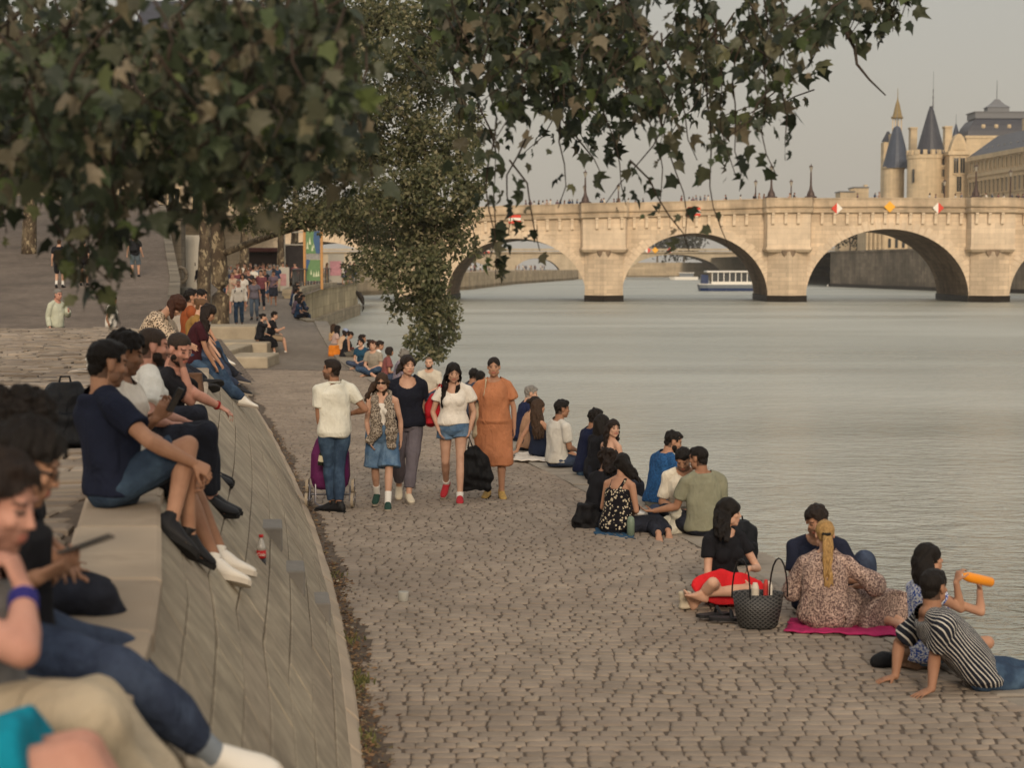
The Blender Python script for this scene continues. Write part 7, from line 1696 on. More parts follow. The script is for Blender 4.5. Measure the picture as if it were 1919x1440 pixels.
for (u, v, ru, rv, n) in ((800, 60, 75, 75, 1500), (720, 40, 95, 70, 1900), (640, 70, 90, 80, 1800), (560, 60, 90, 90, 1500), (850, 30, 50, 45, 600), (700, 150, 90, 80, 1900), (790, 160, 55, 75, 1100), (620, 190, 80, 80, 1500), (540, 200, 80, 90, 1200), (700, 260, 85, 75, 1800), (790, 270, 60, 80, 1400), (860, 290, 45, 45, 500), (640, 310, 85, 70, 1500), (560, 330, 90, 70, 1300), (820, 350, 65, 60, 1200), (740, 370, 80, 60, 1500), (660, 400, 60, 45, 800), (880, 380, 28, 40, 260), (800, 440, 62, 55, 1100), (740, 460, 40, 45, 450), (855, 430, 30, 60, 380), (800, 510, 50, 55, 900), (805, 570, 45, 55, 800), (812, 625, 38, 45, 480), (780, 640, 26, 40, 200), (845, 600, 20, 55, 230), (690, 440, 45, 30, 300), (665, 500, 26, 36, 120), (480, 350, 80, 60, 1200), (500, 415, 70, 26, 500), (600, 400, 70, 36, 900), (570, 270, 80, 60, 1200), (890, 460, 14, 40, 60), (812, 665, 30, 16, 110), (700, 490, 34, 44, 260), (735, 510, 32, 50, 300), (690, 420, 50, 40, 500), (745, 570, 22, 40, 120), (880, 340, 36, 50, 350), (870, 230, 40, 50, 400)):
    blobs.append(pb_(u, v, 51 + Rb.uniform(-1.5, 2.5) + (4 if u < 700 else 0), ru, rv, int(n * 2.0)))
blob_leaves(blobs, .15, m_small, mt, seed=3)
# thin hanging sprays
sp_ = M(); 
for (u0, v0, u1, v1) in ((800, 560, 770, 668), (815, 600, 820, 676), (830, 580, 858, 640), (790, 580, 760, 630), (690, 420, 668, 520), (870, 400, 893, 470), (720, 400, 735, 470)):
    a, b = at(u0, v0, 51), at(u1, v1, 51); sp_.tube([a, a.lerp(b, .5) + V3(.1, 0, 0), b], [.02, .012, .005], 5)
sp_.build('sprays', m_twig, mt)['kind'] = 'stuff'
# other promenade trees: trunks and darker crowns further back
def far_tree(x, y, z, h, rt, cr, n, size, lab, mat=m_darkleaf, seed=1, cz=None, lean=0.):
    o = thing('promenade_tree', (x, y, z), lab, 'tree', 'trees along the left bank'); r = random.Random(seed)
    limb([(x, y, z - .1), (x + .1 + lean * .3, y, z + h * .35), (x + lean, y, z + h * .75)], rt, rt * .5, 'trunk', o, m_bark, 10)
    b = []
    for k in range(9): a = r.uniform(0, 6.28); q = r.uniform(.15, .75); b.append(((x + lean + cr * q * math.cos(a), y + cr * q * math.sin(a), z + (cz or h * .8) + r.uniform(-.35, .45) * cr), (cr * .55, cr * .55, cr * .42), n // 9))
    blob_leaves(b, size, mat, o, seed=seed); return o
far_tree(xx(380, 76), 76, promZ(76), 10, .34, 4.2, 2600, .3, 'dark trunked tree just left of the mottled trunk', seed=11, cz=9)
far_tree(xx(524, 112), 112, promZ(112), 9, .3, 5, 2200, .36, 'tree with a dark trunk beside the white frame on the promenade', seed=12, cz=9)
far_tree(xx(548, 124), 124, promZ(124), 10, .36, 5, 2200, .4, 'tree with a pale leaning trunk behind the white frame', seed=13, cz=10, lean=.3)
far_tree(xx(456, 104), 104, promZ(104), 11, .34, 5.5, 2400, .36, 'tree rising behind the far crowd at the dark red kiosk', seed=14, cz=9.5)
far_tree(-31, 118, 7.4, 10, .4, 7, 3000, .45, 'street tree on the upper quay nearest the gate pillar', seed=15)
far_tree(-43, 122, 8, 11, .4, 8, 3200, .48, 'street tree at the middle of the ramp top', seed=16)
far_tree(-56, 120, 8, 11, .4, 8, 3000, .48, 'street tree furthest left at the ramp top', seed=17)
far_tree(-22, 78, rampZ(78), 9, .36, 5.5, 3000, .36, 'tree growing on the cobbled ramp behind the climbing man', seed=18, cz=8.5)
far_tree(-30, 84, rampZ(84), 9, .36, 6, 3000, .38, 'tree growing on the left of the cobbled ramp', seed=19, cz=8)
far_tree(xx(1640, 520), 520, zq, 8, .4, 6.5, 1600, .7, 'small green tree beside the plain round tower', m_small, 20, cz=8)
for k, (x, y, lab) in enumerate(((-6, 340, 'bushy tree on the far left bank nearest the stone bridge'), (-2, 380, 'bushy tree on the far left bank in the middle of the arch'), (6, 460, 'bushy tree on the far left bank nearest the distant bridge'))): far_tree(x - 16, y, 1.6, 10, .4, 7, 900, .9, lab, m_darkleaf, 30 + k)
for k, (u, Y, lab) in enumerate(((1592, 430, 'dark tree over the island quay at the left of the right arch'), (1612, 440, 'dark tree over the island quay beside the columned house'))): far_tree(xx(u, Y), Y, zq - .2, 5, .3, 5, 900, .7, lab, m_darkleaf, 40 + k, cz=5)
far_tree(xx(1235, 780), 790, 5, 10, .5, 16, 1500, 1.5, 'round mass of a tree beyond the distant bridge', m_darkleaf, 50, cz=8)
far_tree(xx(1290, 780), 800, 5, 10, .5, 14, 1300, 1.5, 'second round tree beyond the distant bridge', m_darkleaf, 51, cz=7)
# ================================================================== props
m_blk = pmat('block_limestone', 'a09480', rough=.9, var=.2, scale=2.5, bump=.5, bscale=18, dist=.01)
def block(u0, u1, Y0, Y1, z0, z1, lab, skew=0.):
    xa, xb = xx(u0, Y0), xx(u1, Y0); m = M(); m.box(((xa + xb) / 2, (Y0 + Y1) / 2, (z0 + z1) / 2), (xb - xa, Y1 - Y0, z1 - z0)); o = m.build('stone_block', m_blk, loc=((xa + xb) / 2, (Y0 + Y1) / 2, z0))
    b = o.modifiers.new('b', 'BEVEL'); b.width = .05; b.segments = 2; return tag(o, lab, 'stone block', 'stone steps under the plane tree')
block(412, 500, 47.2, 49.6, -.05, .3, 'lowest pale stone slab of the steps under the plane tree'); block(335, 499, 52.2, 54.6, .02, .47, 'middle long stone block of the steps where the couple sits'); block(330, 478, 55.2, 57.6, .1, .86, 'upper stone block of the steps right below the trunk'); block(372, 413, 46.4, 52, -.05, .45, 'squat stone block joining the steps to the embankment')
# concrete steps set in the slope
step_block(452, 985, .55, .45, .14, 'grey concrete step in the slope, behind the cola bottle'); step_block(523, 1072, .4, .45, .13, 'grey concrete step in the slope where the cola bottle stands'); step_block(592, 1132, .2, .45, .11, 'grey concrete step lowest on the slope, nearest the setts')
# cola bottle
best = min((abs((at(490, 1066, yy) - (Vector(Qs(yy, .5, 0)) + V3(.12, 0, .0))).length), yy) for yy in np.arange(8, 25, .05)); Yc = best[1]; bp = at(490, 1068, Yc)
bo = thing('cola_bottle', bp, 'half full cola bottle with red cap and red label standing on the slope', 'bottle')
m_clear = pmat('clear_plastic', 'b9b4ac', rough=.12, var=.03, spec=.6); m_cola = pmat('cola', '160b08', rough=.15, spec=.6); m_redl = pmat('label_red', 'c01f22', rough=.4, var=.05)
k = 66 / ppm(Yc) / .25
def lb(name, prof, mat, par): m = M(); m.lathe(bp, [(r * k, z * k) for r, z in prof], 16); return m.build(name, mat, par, smooth=True)
lb('cola', [(.026, 0), (.033, .01), (.033, .085)], m_cola, bo); lab_ = lb('label', [(.0345, .085), (.0345, .14)], m_redl, bo); lb('bottle_neck', [(.033, .14), (.031, .165), (.02, .2), (.013, .222), (.013, .235)], m_clear, bo); lb('cap', [(.0165, .232), (.0165, .252)], m_redl, bo)
def text3(txt, p, size, Rm, mat, par, name='lettering', ext=.001, shear=0.):
    cu = bpy.data.curves.new('t', 'FONT'); cu.body = txt; cu.size = size; cu.extrude = ext; cu.align_x = 'CENTER'; cu.align_y = 'CENTER'; cu.shear = shear
    tmp = bpy.data.objects.new('t', cu); COL.objects.link(tmp); me = bpy.data.meshes.new_from_object(tmp); bpy.data.objects.remove(tmp); bpy.data.curves.remove(cu)
    me.materials.clear(); me.materials.append(mat); me.transform(Rm.to_4x4()); me.name = name
    o = bpy.data.objects.new(name, me); COL.objects.link(o); o.location = Vector(p) - Vector(par['_base']); o.parent = par; return o
RX = Matrix.Rotation(PI / 2, 3, 'X')
text3('Cola', bp + V3(0, -.0365 * k, .113 * k), .034 * k, RX, m_white, bo, shear=.3)
# phones, bottles and bags that are held
m_blackp = pmat('black_gloss', '0e0e10', rough=.2, var=.03, spec=.5)
def phone(p, d, n, lab, w=.074, l=.15):
    d = Vector(d).normalized(); n = Vector(n); n = (n - d * n.dot(d)).normalized(); R_ = Matrix((d.cross(n), n, d)).transposed(); m = M(); m.box(p, (w, .009, l), R_, bev=.003); return tag(m.build('phone', m_blackp, loc=p), lab, 'phone')
phone(phone_a, (.45, .1, .9), (-.8, .3, .4), 'black phone in the hands of the man with thick black hair'); phone(phone_b + V3(.03, 0, .02), (.93, .1, .32), (-.3, .2, .9), 'black phone held out over the coping by the man in dark jeans', .078, .165)
p = DR; a = at(1796, 1078, 11.75 - .04); b = at(1858, 1092, 11.85); bt = thing('juice_bottle', a, 'slim bottle of orange juice held to the drinking woman\'s mouth', 'bottle'); dd = (b - a).normalized(); m = M()
m_or = pmat('orange_juice', 'e08a12', rough=.2, var=.06, spec=.5); m.tube([a + dd * .03, a + dd * .06, a + dd * .1, b - dd * .01, b], [.017, .026, .036, .036, .03], 14); m.build('bottle_body', m_or, bt, smooth=True); m = M(); m.tube([a - dd * .005, a + dd * .03], .016, 12); m.build('bottle_mouth', m_clear, bt)
# white polo man's bottle
w = W1.wr['L'] + W1.hand['L'].normalized() * .12; bt = thing('glass_bottle', w, 'dark glass bottle with pale label hanging from the hand of the man in white polo', 'bottle'); d_ = V3(-.18, .02, -1).normalized()
m = M(); m.tube([w + d_ * x for x in (-.04, .04, .08, .2, .215)], [.013, .014, .034, .034, .03], 12); m.build('bottle_body', pmat('dark_green_glass', '1b1d12', rough=.1, spec=.6), bt, smooth=True); m = M(); m.tube([w + d_ * .1, w + d_ * .17], .0352, 12); m.build('bottle_label', pmat('paper_label', 'b9b096'), bt)
# shopping trolley
P = gnd(610, 955); P = V3(P.x + .03, P.y + .28, 0); tr_ = thing('shopping_trolley', P, 'purple two wheeled shopping trolley with grey frame', 'trolley')
m_pur = cloth('purple_canvas', '5c2350', rough=.7, bump=.3); m_tyre = pmat('cream_tyre', '9a8d7a', rough=.8); m_fr = pmat('trolley_frame', '77757a', rough=.35, metal=.6)
m = M(); sec = lambda z, w, d: [P + V3(x * w, y * d, z) for x, y in ((-1, -.6), (-.72, -1), (.72, -1), (1, -.6), (1, .6), (.72, 1), (-.72, 1), (-1, .6))]
m.rings([sec(.2, .15, .1), sec(.24, .2, .14), sec(.35, .225, .16), sec(.62, .215, .16), sec(.78, .16, .13), sec(.87, .09, .09)]); bag = m.build('bag', m_pur, tr_); bv = bag.modifiers.new('b', 'BEVEL'); bv.width = .02; bv.segments = 2
for q in (-1, 1):
    for dy, dz in ((-.09, .085), (.09, .085), (0, .24)):
        m = M(); c = P + V3(q * .265, dy - .03, dz); m.tube([c - V3(.016, 0, 0), c + V3(.016, 0, 0)], .085, 18); wh = m.build('wheel', m_tyre, tr_); m = M(); m.tube([c - V3(.02, 0, 0), c + V3(.02, 0, 0)], .05, 14); m.build('hub', m_fr, wh, loc=P)
    m = M(); c = P + V3(q * .265, -.03, .135)
    m.tube([c + V3(-q * .03, -.09, -.05), c + V3(-q * .03, 0, .1), c + V3(-q * .03, .09, -.05), c + V3(-q * .03, -.09, -.05)], .012, 6); m.build('wheel_bracket', m_fr, tr_)
m = M(); m.tube([P + V3(-.26, -.03, .14), P + V3(.26, -.03, .14)], .012, 6); m.build('axle', m_fr, tr_)
m = M(); m.tube([P + V3(-.16, -.12, .28), P + V3(-.16, -.19, .06), P + V3(-.1, -.2, .03), P + V3(.1, -.2, .03), P + V3(.16, -.19, .06), P + V3(.16, -.12, .28)], .012, 6); m.build('stand_loop', m_fr, tr_)
m = M(); m.tube([P + V3(-.14, .17, .3), P + V3(-.14, .19, .95), P + V3(.14, .19, .95), P + V3(.14, .17, .3)], .013, 6); m.build('handle', m_fr, tr_)
# soft bags
def soft_bag(name, c, size, mat, lab, seed=1, neck=.5, strap=None, cat='bag', amp=.02, vox=.009, tilt=0.):
    c = Vector(c); g = G(); w, d, h = size; R_ = Matrix.Rotation(tilt, 3, 'Y')
    g.m.rings([[c + R_ @ V3(math.copysign(abs(math.cos(a)) ** .7, math.cos(a)) * w / 2 * k_, math.copysign(abs(math.sin(a)) ** .7, math.sin(a)) * d / 2 * k_, z * h) for a in [2 * PI * i / 18 for i in range(18)]] for z, k_ in ((0, .8), (.06, .97), (.3, 1.03), (.6, .92), (.85, (1 + neck) / 2 * .9), (1., neck))])
    o = queue(g, name, mat, None, vox, clothpost(amp, 28, seed), 2, base=c); tag(o, lab, cat)
    if strap:
        m = M(); m.tube([Vector(q) for q in strap], .012, 6); m.build('strap', mat, o)
    return o
hd = W4.wr['L'] + V3(0, 0, -.09); Pb = V3(hd.x + .06, hd.y, hd.z - .62)
soft_bag('tote_bag', Pb, (.4, .17, .52), c_('black_tote', '121214', rough=.6), 'big black tote bag carried by the girl in denim shorts', 3, .3, [hd + V3(-.02, 0, -.12), hd, hd + V3(.04, 0, -.12)], vox=.008)
sh_ = W4.sh['R']; c = V3(W4.pel.x - .24, W4.pel.y + .14, W4.pel.z + .02); soft_bag('shoulder_bag', c, (.2, .26, .36), c_('red_bag', 'a81c26', rough=.6), 'red shoulder bag behind the arm of the girl in denim shorts', 4, .3, [c + V3(0, 0, .34), W4.sh['R'] + V3(-.0, .05, .07), W4.sh['R'] + V3(.03, -.05, .07), c + V3(.04, -.08, .3)], vox=.008)
st = W5; c = V3(W5.pel.x - .2, W5.pel.y + .1, W5.pel.z - .18); soft_bag('canvas_bag', c, (.12, .3, .4), c_('canvas', 'b3a58c'), 'cream canvas bag on a long strap at the side of the woman in orange', 5, .6, [c + V3(0, 0, .38), W5.sh['R'] + V3(.06, .05, .085), W5.sh['R'] + V3(.07, -.07, .08), W5.sh['R'] + V3(.05, -.13, -.1), c + V3(.02, -.12, .36)], vox=.009)
# black basket
P = gnd(1420, 1178); bk = thing('basket', P, 'black woven basket bag with two thin handles beside the woman in red skirt', 'basket')
t = NT('black_weave'); v = t.coord(); w1_ = t.node('ShaderNodeTexWave', {'Vector': t.node('ShaderNodeMapping', {'Vector': v, 'Rotation': (0, .9, .2)}).outputs[0], 'Scale': 13.}).outputs[0]; w2_ = t.node('ShaderNodeTexWave', {'Vector': t.node('ShaderNodeMapping', {'Vector': v, 'Rotation': (0, -.9, .2)}).outputs[0], 'Scale': 13.}).outputs[0]
mx_ = t.math('MAXIMUM', w1_, w2_); t.out(t.mix(t.ramp(mx_, [(.75, 0.), (.95, 1.)]), lin('1a1a1b'), lin('4a4947')), .5, t.bump(mx_, .6, .006), .4); m_weave = t.m
m = M(); rs = []
for z, w_, d_ in ((0, .13, .09), (.03, .155, .11), (.15, .18, .125), (.28, .2, .13), (.275, .185, .118), (.1, .15, .1)): rs.append([P + V3(w_ * math.cos(a), d_ * math.sin(a), z) for a in [2 * PI * i / 24 for i in range(24)]])
m.rings(rs); m.build('basket_body', m_weave, bk, smooth=True)
for q, dx in ((-1, -.06), (1, .05)):
    m = M(); m.tube([P + V3(.13 * q + dx * .3 + (.1 if 0 else 0) * 1 + .07 * math.cos(a), -.1 + .02 * q, .26 + .3 * math.sin(a)) for a in [PI * i / 10 for i in range(11)]], .007, 6); m.build('handle', m_blackp, bk)
for i, (dx, dy, col, r_, h) in enumerate(((-.02, .02, 'c9bfae', .03, .3), (.06, .0, 'b23a35', .02, .33), (.09, .03, 'e0d9cc', .025, .31))):
    q = P + V3(dx, dy, .05); m = M(); m.lathe(q, [(r_, 0), (r_, h - .04), (r_ * .6, h)], 12); tag(m.build('bottle', pmat('bottle_' + col, col, rough=.4), loc=q), ('pale jar standing in the black basket', 'red topped bottle standing in the black basket', 'white bottle at the right inside the black basket')[i], 'bottle')
# mats and cloths
def mat_cloth(name, corners, mat, lab, z=.02, th=.008, cat='mat'):
    cs = [onz(u, v, z) for u, v in corners]; n = 14; V = []; Fs = []
    for i in range(n + 1):
        for j in range(n + 1):
            a = cs[0].lerp(cs[1], i / n); b = cs[3].lerp(cs[2], i / n); p = a.lerp(b, j / n); p.z = z + .006 * math.sin(i * 2.1 + j) + .006 * math.sin(j * 1.7 - i * .8) + rng.uniform(0, .003); V.append(tuple(p + V3(rng.uniform(-.01, .01), rng.uniform(-.01, .01), 0)))
    for i in range(n):
        for j in range(n): a = i * (n + 1) + j; Fs.append((a, a + n + 1, a + n + 2, a + 1))
    o = mesh_np(name, V, Fs, mat, smooth=True, loc=tuple(cs[0])); s_ = o.modifiers.new('s', 'SOLIDIFY'); s_.thickness = th; return tag(o, lab, cat)
mat_cloth('picnic_mat', ((1470, 1183), (1684, 1192), (1672, 1162), (1482, 1158)), cloth('pink_mat', 'a12a58'), 'bright pink picnic mat under the blond woman', .035)
mat_cloth('blanket', ((962, 862), (1062, 866), (1058, 848), (968, 848)), c_('white_blanket', 'c9c0b4'), 'white blanket under the woman with very long wavy hair', .03)
mat_cloth('blue_mat', ((1112, 1000), (1190, 1010), (1185, 990), (1120, 985)), cloth('blue_mat', '2c4a63'), 'thin blue mat under the woman in flowered camisole', .02)
# packs and bags on the ground
def rucksack(c, s, mat, lab, rz=0., cat='backpack'):
    c = Vector(c); g = G(); R_ = Matrix.Rotation(rz, 3, 'Z'); g.loft([(c + UP * z * s, R_ @ V3(1, 0, 0), R_ @ V3(0, 1, 0), w * s, d * s, .6) for z, w, d in ((0, .13, .09), (.04, .17, .12), (.2, .18, .13), (.36, .16, .11), (.44, .09, .07))], 20)
    g.loft([(c + UP * z * s + R_ @ V3(0, -.12, 0) * s, R_ @ V3(1, 0, 0), R_ @ V3(0, 1, 0), w * s, .05 * s, .6) for z, w in ((.03, .1), (.06, .12), (.2, .12), (.24, .08))], 16)
    o = queue(g, 'backpack', mat, None, .009, clothpost(.008, 30, hash_(lab)), 2, base=c); tag(o, lab, cat); m = M(); m.tube([c + UP * .43 * s + R_ @ V3(x, 0, 0) * s + UP * z * s for x, z in ((-.04, 0), (-.03, .05), (.03, .05), (.04, 0))], .009, 6); m.build('handle', mat, o); return o
m_pack = cloth('black_nylon', '15171b', rough=.6)
rucksack(V3(xx(118, 12.2), 12.2, WALLH), 1.05, m_pack, 'black backpack standing on the terrace behind the navy t-shirt man', .3); rucksack(gnd(1392, 1068) + V3(0, .25, 0), .95, m_pack, 'black backpack behind the woman in red skirt', .5)
soft_bag('white_bag', V3(xx(178, 22), 22, WALLH), (.24, .2, .24), c_('white_bag', 'c9c5bb'), 'white cloth bag on the terrace behind the leopard print blouse', 6, .7)
soft_bag('brown_bag', V3(xx(362, 16.4), 16.4, WALLH + .02), (.17, .12, .25), c_('brown_bag', '5d4536', rough=.6), 'brown square bag standing on the coping by the bearded men', 7, .92, amp=.004)
soft_bag('plastic_bag', gnd(1266, 1000), (.2, .16, .3), pmat('thin_plastic', 'b5b0a0', rough=.25, var=.25, scale=12, bump=.8, bscale=25, dist=.02), 'crumpled clear plastic bag between the friends', 8, .55, amp=.03)
soft_bag('black_bag', gnd(1098, 990), (.3, .24, .26), c_('black_bag', '151416', rough=.6), 'black leather bag beside the woman in the sheer top', 9, .6); 
P = gnd(1192, 972, .02); m = M(); m.lathe(P, [(.07, 0), (.1, .05), (.105, .055), (.09, .07), (.05, .085)], 18); tag(m.build('food_box', m_clear, loc=P, smooth=True), 'clear takeaway bowl on the ground among the friends', 'food box')
P = gnd(1182, 1008, .0); m = M(); m.lathe(P, [(.04, 0), (.04, .16), (.035, .2), (.02, .22)], 14); tag(m.build('flask', pmat('sage_flask', '71806f', rough=.4), loc=P, smooth=True), 'sage green flask beside the flowered camisole', 'flask')
for u, v, lab, rz in ((1335, 1156, 'black sandal lying by the black basket, nearer to the bare feet', .4), (1360, 1163, 'black sandal lying against the black basket', -.2)):
    P = gnd(u, v, .02); m = M(); R_ = Matrix.Rotation(rz, 3, 'Z'); m.rings([[P + R_ @ V3(x, y, z) for x, y in ((-.13, -.03), (-.1, -.045), (.08, -.05), (.14, -.03), (.14, .03), (.08, .05), (-.1, .045), (-.13, .03))] for z in (0, .025)]); o = m.build('sandal', m_bshoe, loc=P); tag(o, lab, 'sandal'); m = M(); m.tube([P + R_ @ V3(.05, -.05, .02), P + R_ @ V3(.04, 0, .075), P + R_ @ V3(.05, .05, .02)], .014, 6); m.build('strap', m_bshoe, o)
P = gnd(1284, 1140); soft_bag('paper_bag', P, (.12, .1, .13), c_('white_paper', 'b8ad98'), 'small crumpled pale paper bag beside the bare feet', 10, .8, amp=.012)
P = gnd(1672, 1248); soft_bag('black_pouch', P, (.26, .14, .09), c_('black_pouch', '17181b', rough=.6), 'flat black pouch behind the arm of the striped shirt man', 11, .6); P = gnd(1705, 1262) + V3(.06, .12, 0); soft_bag('paper_sack', P, (.24, .16, .2), c_('kraft_paper', '6b5444'), 'brown paper sack behind the arms of the striped shirt man', 12, .8)
P = gnd(756, 1130); m = M(); m.lathe(P, [(.03, 0), (.042, .02), (.045, .09), (.044, .092), (.04, .025)], 14); o = m.build('plastic_cup', pmat('clear_cup', 'a9a79f', rough=.1, spec=.6), loc=P, smooth=True); tag(o, 'clear plastic cup left standing alone on the setts', 'cup')
P = gnd(678, 670) + V3(.9, .2, 0); P.x = edgeX(P.y) - .5; soft_bag('orange_bag', P, (.4, .3, .35), c_('orange_bag', 'cf7a2a'), 'bright orange bag among the four women by the far corner', 13, .7, vox=.02)
P = gnd(697, 694); soft_bag('dark_bag', P, (.4, .3, .42), c_('blue_black_bag', '1c2236'), 'dark blue bag standing alone at the end of the four women', 14, .6, vox=.02)
P = V3(xx(160, 20.8), 20.8, WALLH + .03); m = M()
for i in range(3): m.box(P + V3(i * .03, 0, .004 + i * .006), (.3 - .03 * i, .21, .004), Matrix.Rotation(.3 * i, 3, 'Z'))
tag(m.build('magazines', pmat('printed_paper', 'a59c92', var=.4, scale=25), loc=P), 'loose printed papers on the terrace beside the white cloth bag', 'papers')
# promenade furniture
m_whitep = pmat('white_paint', 'b9b3a6', rough=.6, var=.06); m_wood = pmat('post_wood', 'b98a56', rough=.7, var=.2, scale=10)
Y = 112; g0 = thing('white_gate', (xx(364, Y), Y, promZ(Y)), 'tall white double gate panel beside the stone pillar', 'gate'); m = M(); m.box((xx(364, Y), Y, promZ(Y) + 1.75), (1.75, .1, 3.5)); m.build('panel', m_whitep, g0)
for dx in (-.86, 0, .86): m = M(); m.box((xx(364, Y) + dx, Y - .07, promZ(Y) + 1.75), (.06, .06, 3.5)); m.build('frame_post', m_whitep, g0)
m = M(); m.box((xx(364, Y) + .08, Y - .1, promZ(Y) + 1.6), (.05, .06, .2)); m.build('handle', m_iron, g0)
P = pz(335, 84); o = thing('ring_post', P, 'dark stone post topped by a big open ring in front of the white gate', 'post'); m = M(); m.tube([P, P + UP * .5, P + UP * 1.0], [.24, .17, .15], 10); m.build('shaft', m_wall, o, smooth=True)
m = M(); c = P + UP * 1.32 + V3(.08, 0, 0); m.tube([c + V3(.3 * math.cos(a), 0, .36 * math.sin(a)) for a in [2 * PI * i / 20 for i in range(21)]], .1, 8); m.build('ring', m_wall, o, smooth=True)
P = pz(346, 78); o = thing('litter_bin', P, 'grey round litter bin beside the ring topped post', 'bin'); m = M(); m.lathe(P, [(.3, 0), (.33, .85), (.3, .9), (.26, .9), (.26, .8)], 16); m.build('bin_body', pmat('bin_grey', '55544f', rough=.7), o, smooth=True)
Y = 110; P = pz(587, Y); o = thing('banner_stand', P, 'tall sign with green and blue panels between two wooden posts', 'sign'); hw = (xx(604, Y) - xx(572, Y)) / 2
for q in (-1, 1): m = M(); m.box(P + V3(q * hw, 0, 1.9), (.16, .16, 3.8)); m.build('post', m_wood, o)
m_gr = pmat('banner_green', '63855a', rough=.6, var=.1); m_bl = pmat('banner_blue', '3d5c84', rough=.6, var=.1); m_gy = pmat('banner_grey', '8f8e8a', rough=.6); m_pale = pmat('banner_pale', 'c8cfae', rough=.6)
def panel(z0, z1, name):
    m = M(); w_ = hw - .1; q = lambda x, z, y=0.: P + V3(x * w_, y, z0 + (z1 - z0) * z)
    m.hexa([q(-1, 0, -.03), q(1, 0, -.03), q(1, 0, .03), q(-1, 0, .03), q(-1, 1, -.03), q(1, 1, -.03), q(1, 1, .03), q(-1, 1, .03)], 0)
    if name == 'upper_panel': m.prism([q(.15, 1, -.036), q(1, 1, -.036), q(1, 0, -.036), q(.45, 0, -.036), q(.05, .6, -.036)], (0, .004, 0), 1); tri = ((-.8, .2, .5), (-.45, .4, .5), (-.1, .12, .4), (.1, .25, .3))
    else: m.prism([q(-1, 1, -.036), q(-.4, 1, -.036), q(-1, .4, -.036)], (0, .004, 0), 1); tri = ((-.3, .3, .35), (.1, .2, .4), (.45, .2, .45), (.75, .22, .4))
    for x, z, s_ in tri: m.prism([q(x - s_ * .35, z, -.04), q(x + s_ * .35, z, -.04), q(x, z + s_ * .7, -.04)], (0, .003, 0), 2)
    m.build(name, [m_gr, m_bl, m_pale], o, fix=True)
panel(2.3, 3.75, 'upper_panel'); panel(.55, 1.9, 'lower_panel'); m = M(); m.box(P + V3(0, 0, 2.1), (2 * hw - .2, .05, .36)); m.build('grey_band', m_gy, o)
Y = 116; P = pz(550, Y); o = thing('marquee_frame', P, 'white metal frame stall left of the tall banner', 'stall')
for q in (-1, 1):
    for d_ in (0, 2.): m = M(); m.box(P + V3(q * .85, d_, 1.9), (.08, .08, 3.8)); m.build('post', m_whitep, o)
for z in (3.75, 2.9): m = M(); m.box(P + V3(0, -.05, z), (1.9, .06, .08)); m.build('rail', m_whitep, o)
m = M(); m.box(P + V3(0, 2.1, 1.6), (1.6, .06, 2.4)); m.build('back_panel', pmat('stall_dark', '3a3534'), o)
Y = 120; P = pz(492, Y); o = thing('kiosk', P, 'dark red kiosk roof over a shadowy counter behind the crowd', 'kiosk'); m = M(); m.box(P + V3(0, 1, 1.2), (2.2, 2, 2.4)); m.build('kiosk_body', pmat('kiosk_dark', '2b211f'), o); m = M(); m.box(P + V3(0, .8, 2.55), (2.8, 3, .3), bev=.05); m.build('roof', pmat('kiosk_red', '4c2a26'), o)
for u, v, w_, h, col, lab, Y in ((529, 545, .8, 1.4, 'b98a8a', 'white board with a pink print at the foot of the banner', 100), (630, 500, 1.2, 2.2, 'c9929a', 'pale pink panel behind the terrace railing', 130)):
    P = pz(u, Y); o = thing('display_board', P, lab, 'board'); m = M(); m.box(P + UP * (h / 2 + .1), (w_, .06, h)); m.build('panel', m_whitep, o); m = M(); m.box(P + V3(-.05, -.04, h * .55), (w_ * .7, .03, h * .5)); m.build('print', pmat('print_' + col, col), o)
    m = M(); m.box(P + UP * .06, (w_ * .8, .4, .1)); m.build('foot', m_iron, o)
# unidentified ornament on the terrace wall, shaped like a bird
P = V3(-13.55, 152, 0); q = lambda u, v: at(u, v, 150.); o = thing('wall_figure', q(675, 562), 'dark long necked bird hunched on the end of the curved terrace wall', 'bird'); g = G(); g.m.tube([q(665, 550), q(668, 548), q(673, 552), q(678, 560), q(681, 570)], [.12, .16, .26, .24, .1], 10, True); g.m.tube([q(665, 550), q(662, 553)], [.06, .02], 6, True); g.m.tube([q(679, 564), q(681, 578), q(679, 584)], [.1, .07, .04], 8, True)
m = g.m; m.build('figure_body', pmat('figure_dark', '2b2520', rough=.7), o, smooth=True)
# leaf litter along the foot of the slope and weeds
Rl = random.Random(77); LC2, LA2, LN2, LL2 = [], [], [], []
for i in range(2600):
    y = Rl.uniform(8.5, 30) if Rl.random() < .5 else Rl.uniform(8.5, 16); x = baseX(y) + abs(Rl.gauss(0.03, .07)) + .02; LC2.append((x, y, Rl.uniform(.0, .02))); a = Rl.uniform(0, 6.28); LA2.append((math.cos(a), math.sin(a), Rl.uniform(-.2, .3))); LN2.append((Rl.uniform(-.5, .5), Rl.uniform(-.5, .5), 1)); LL2.append(Rl.choice((.015, .02, .03, .05)))
for i in range(260):
    y = Rl.uniform(9, 40); x = Rl.uniform(baseX(y) + .2, edgeX(y) - .1); LC2.append((x, y, .012)); a = Rl.uniform(0, 6.28); LA2.append((math.cos(a), math.sin(a), .05)); LN2.append((0, .2, 1)); LL2.append(Rl.choice((.015, .02, .03)))
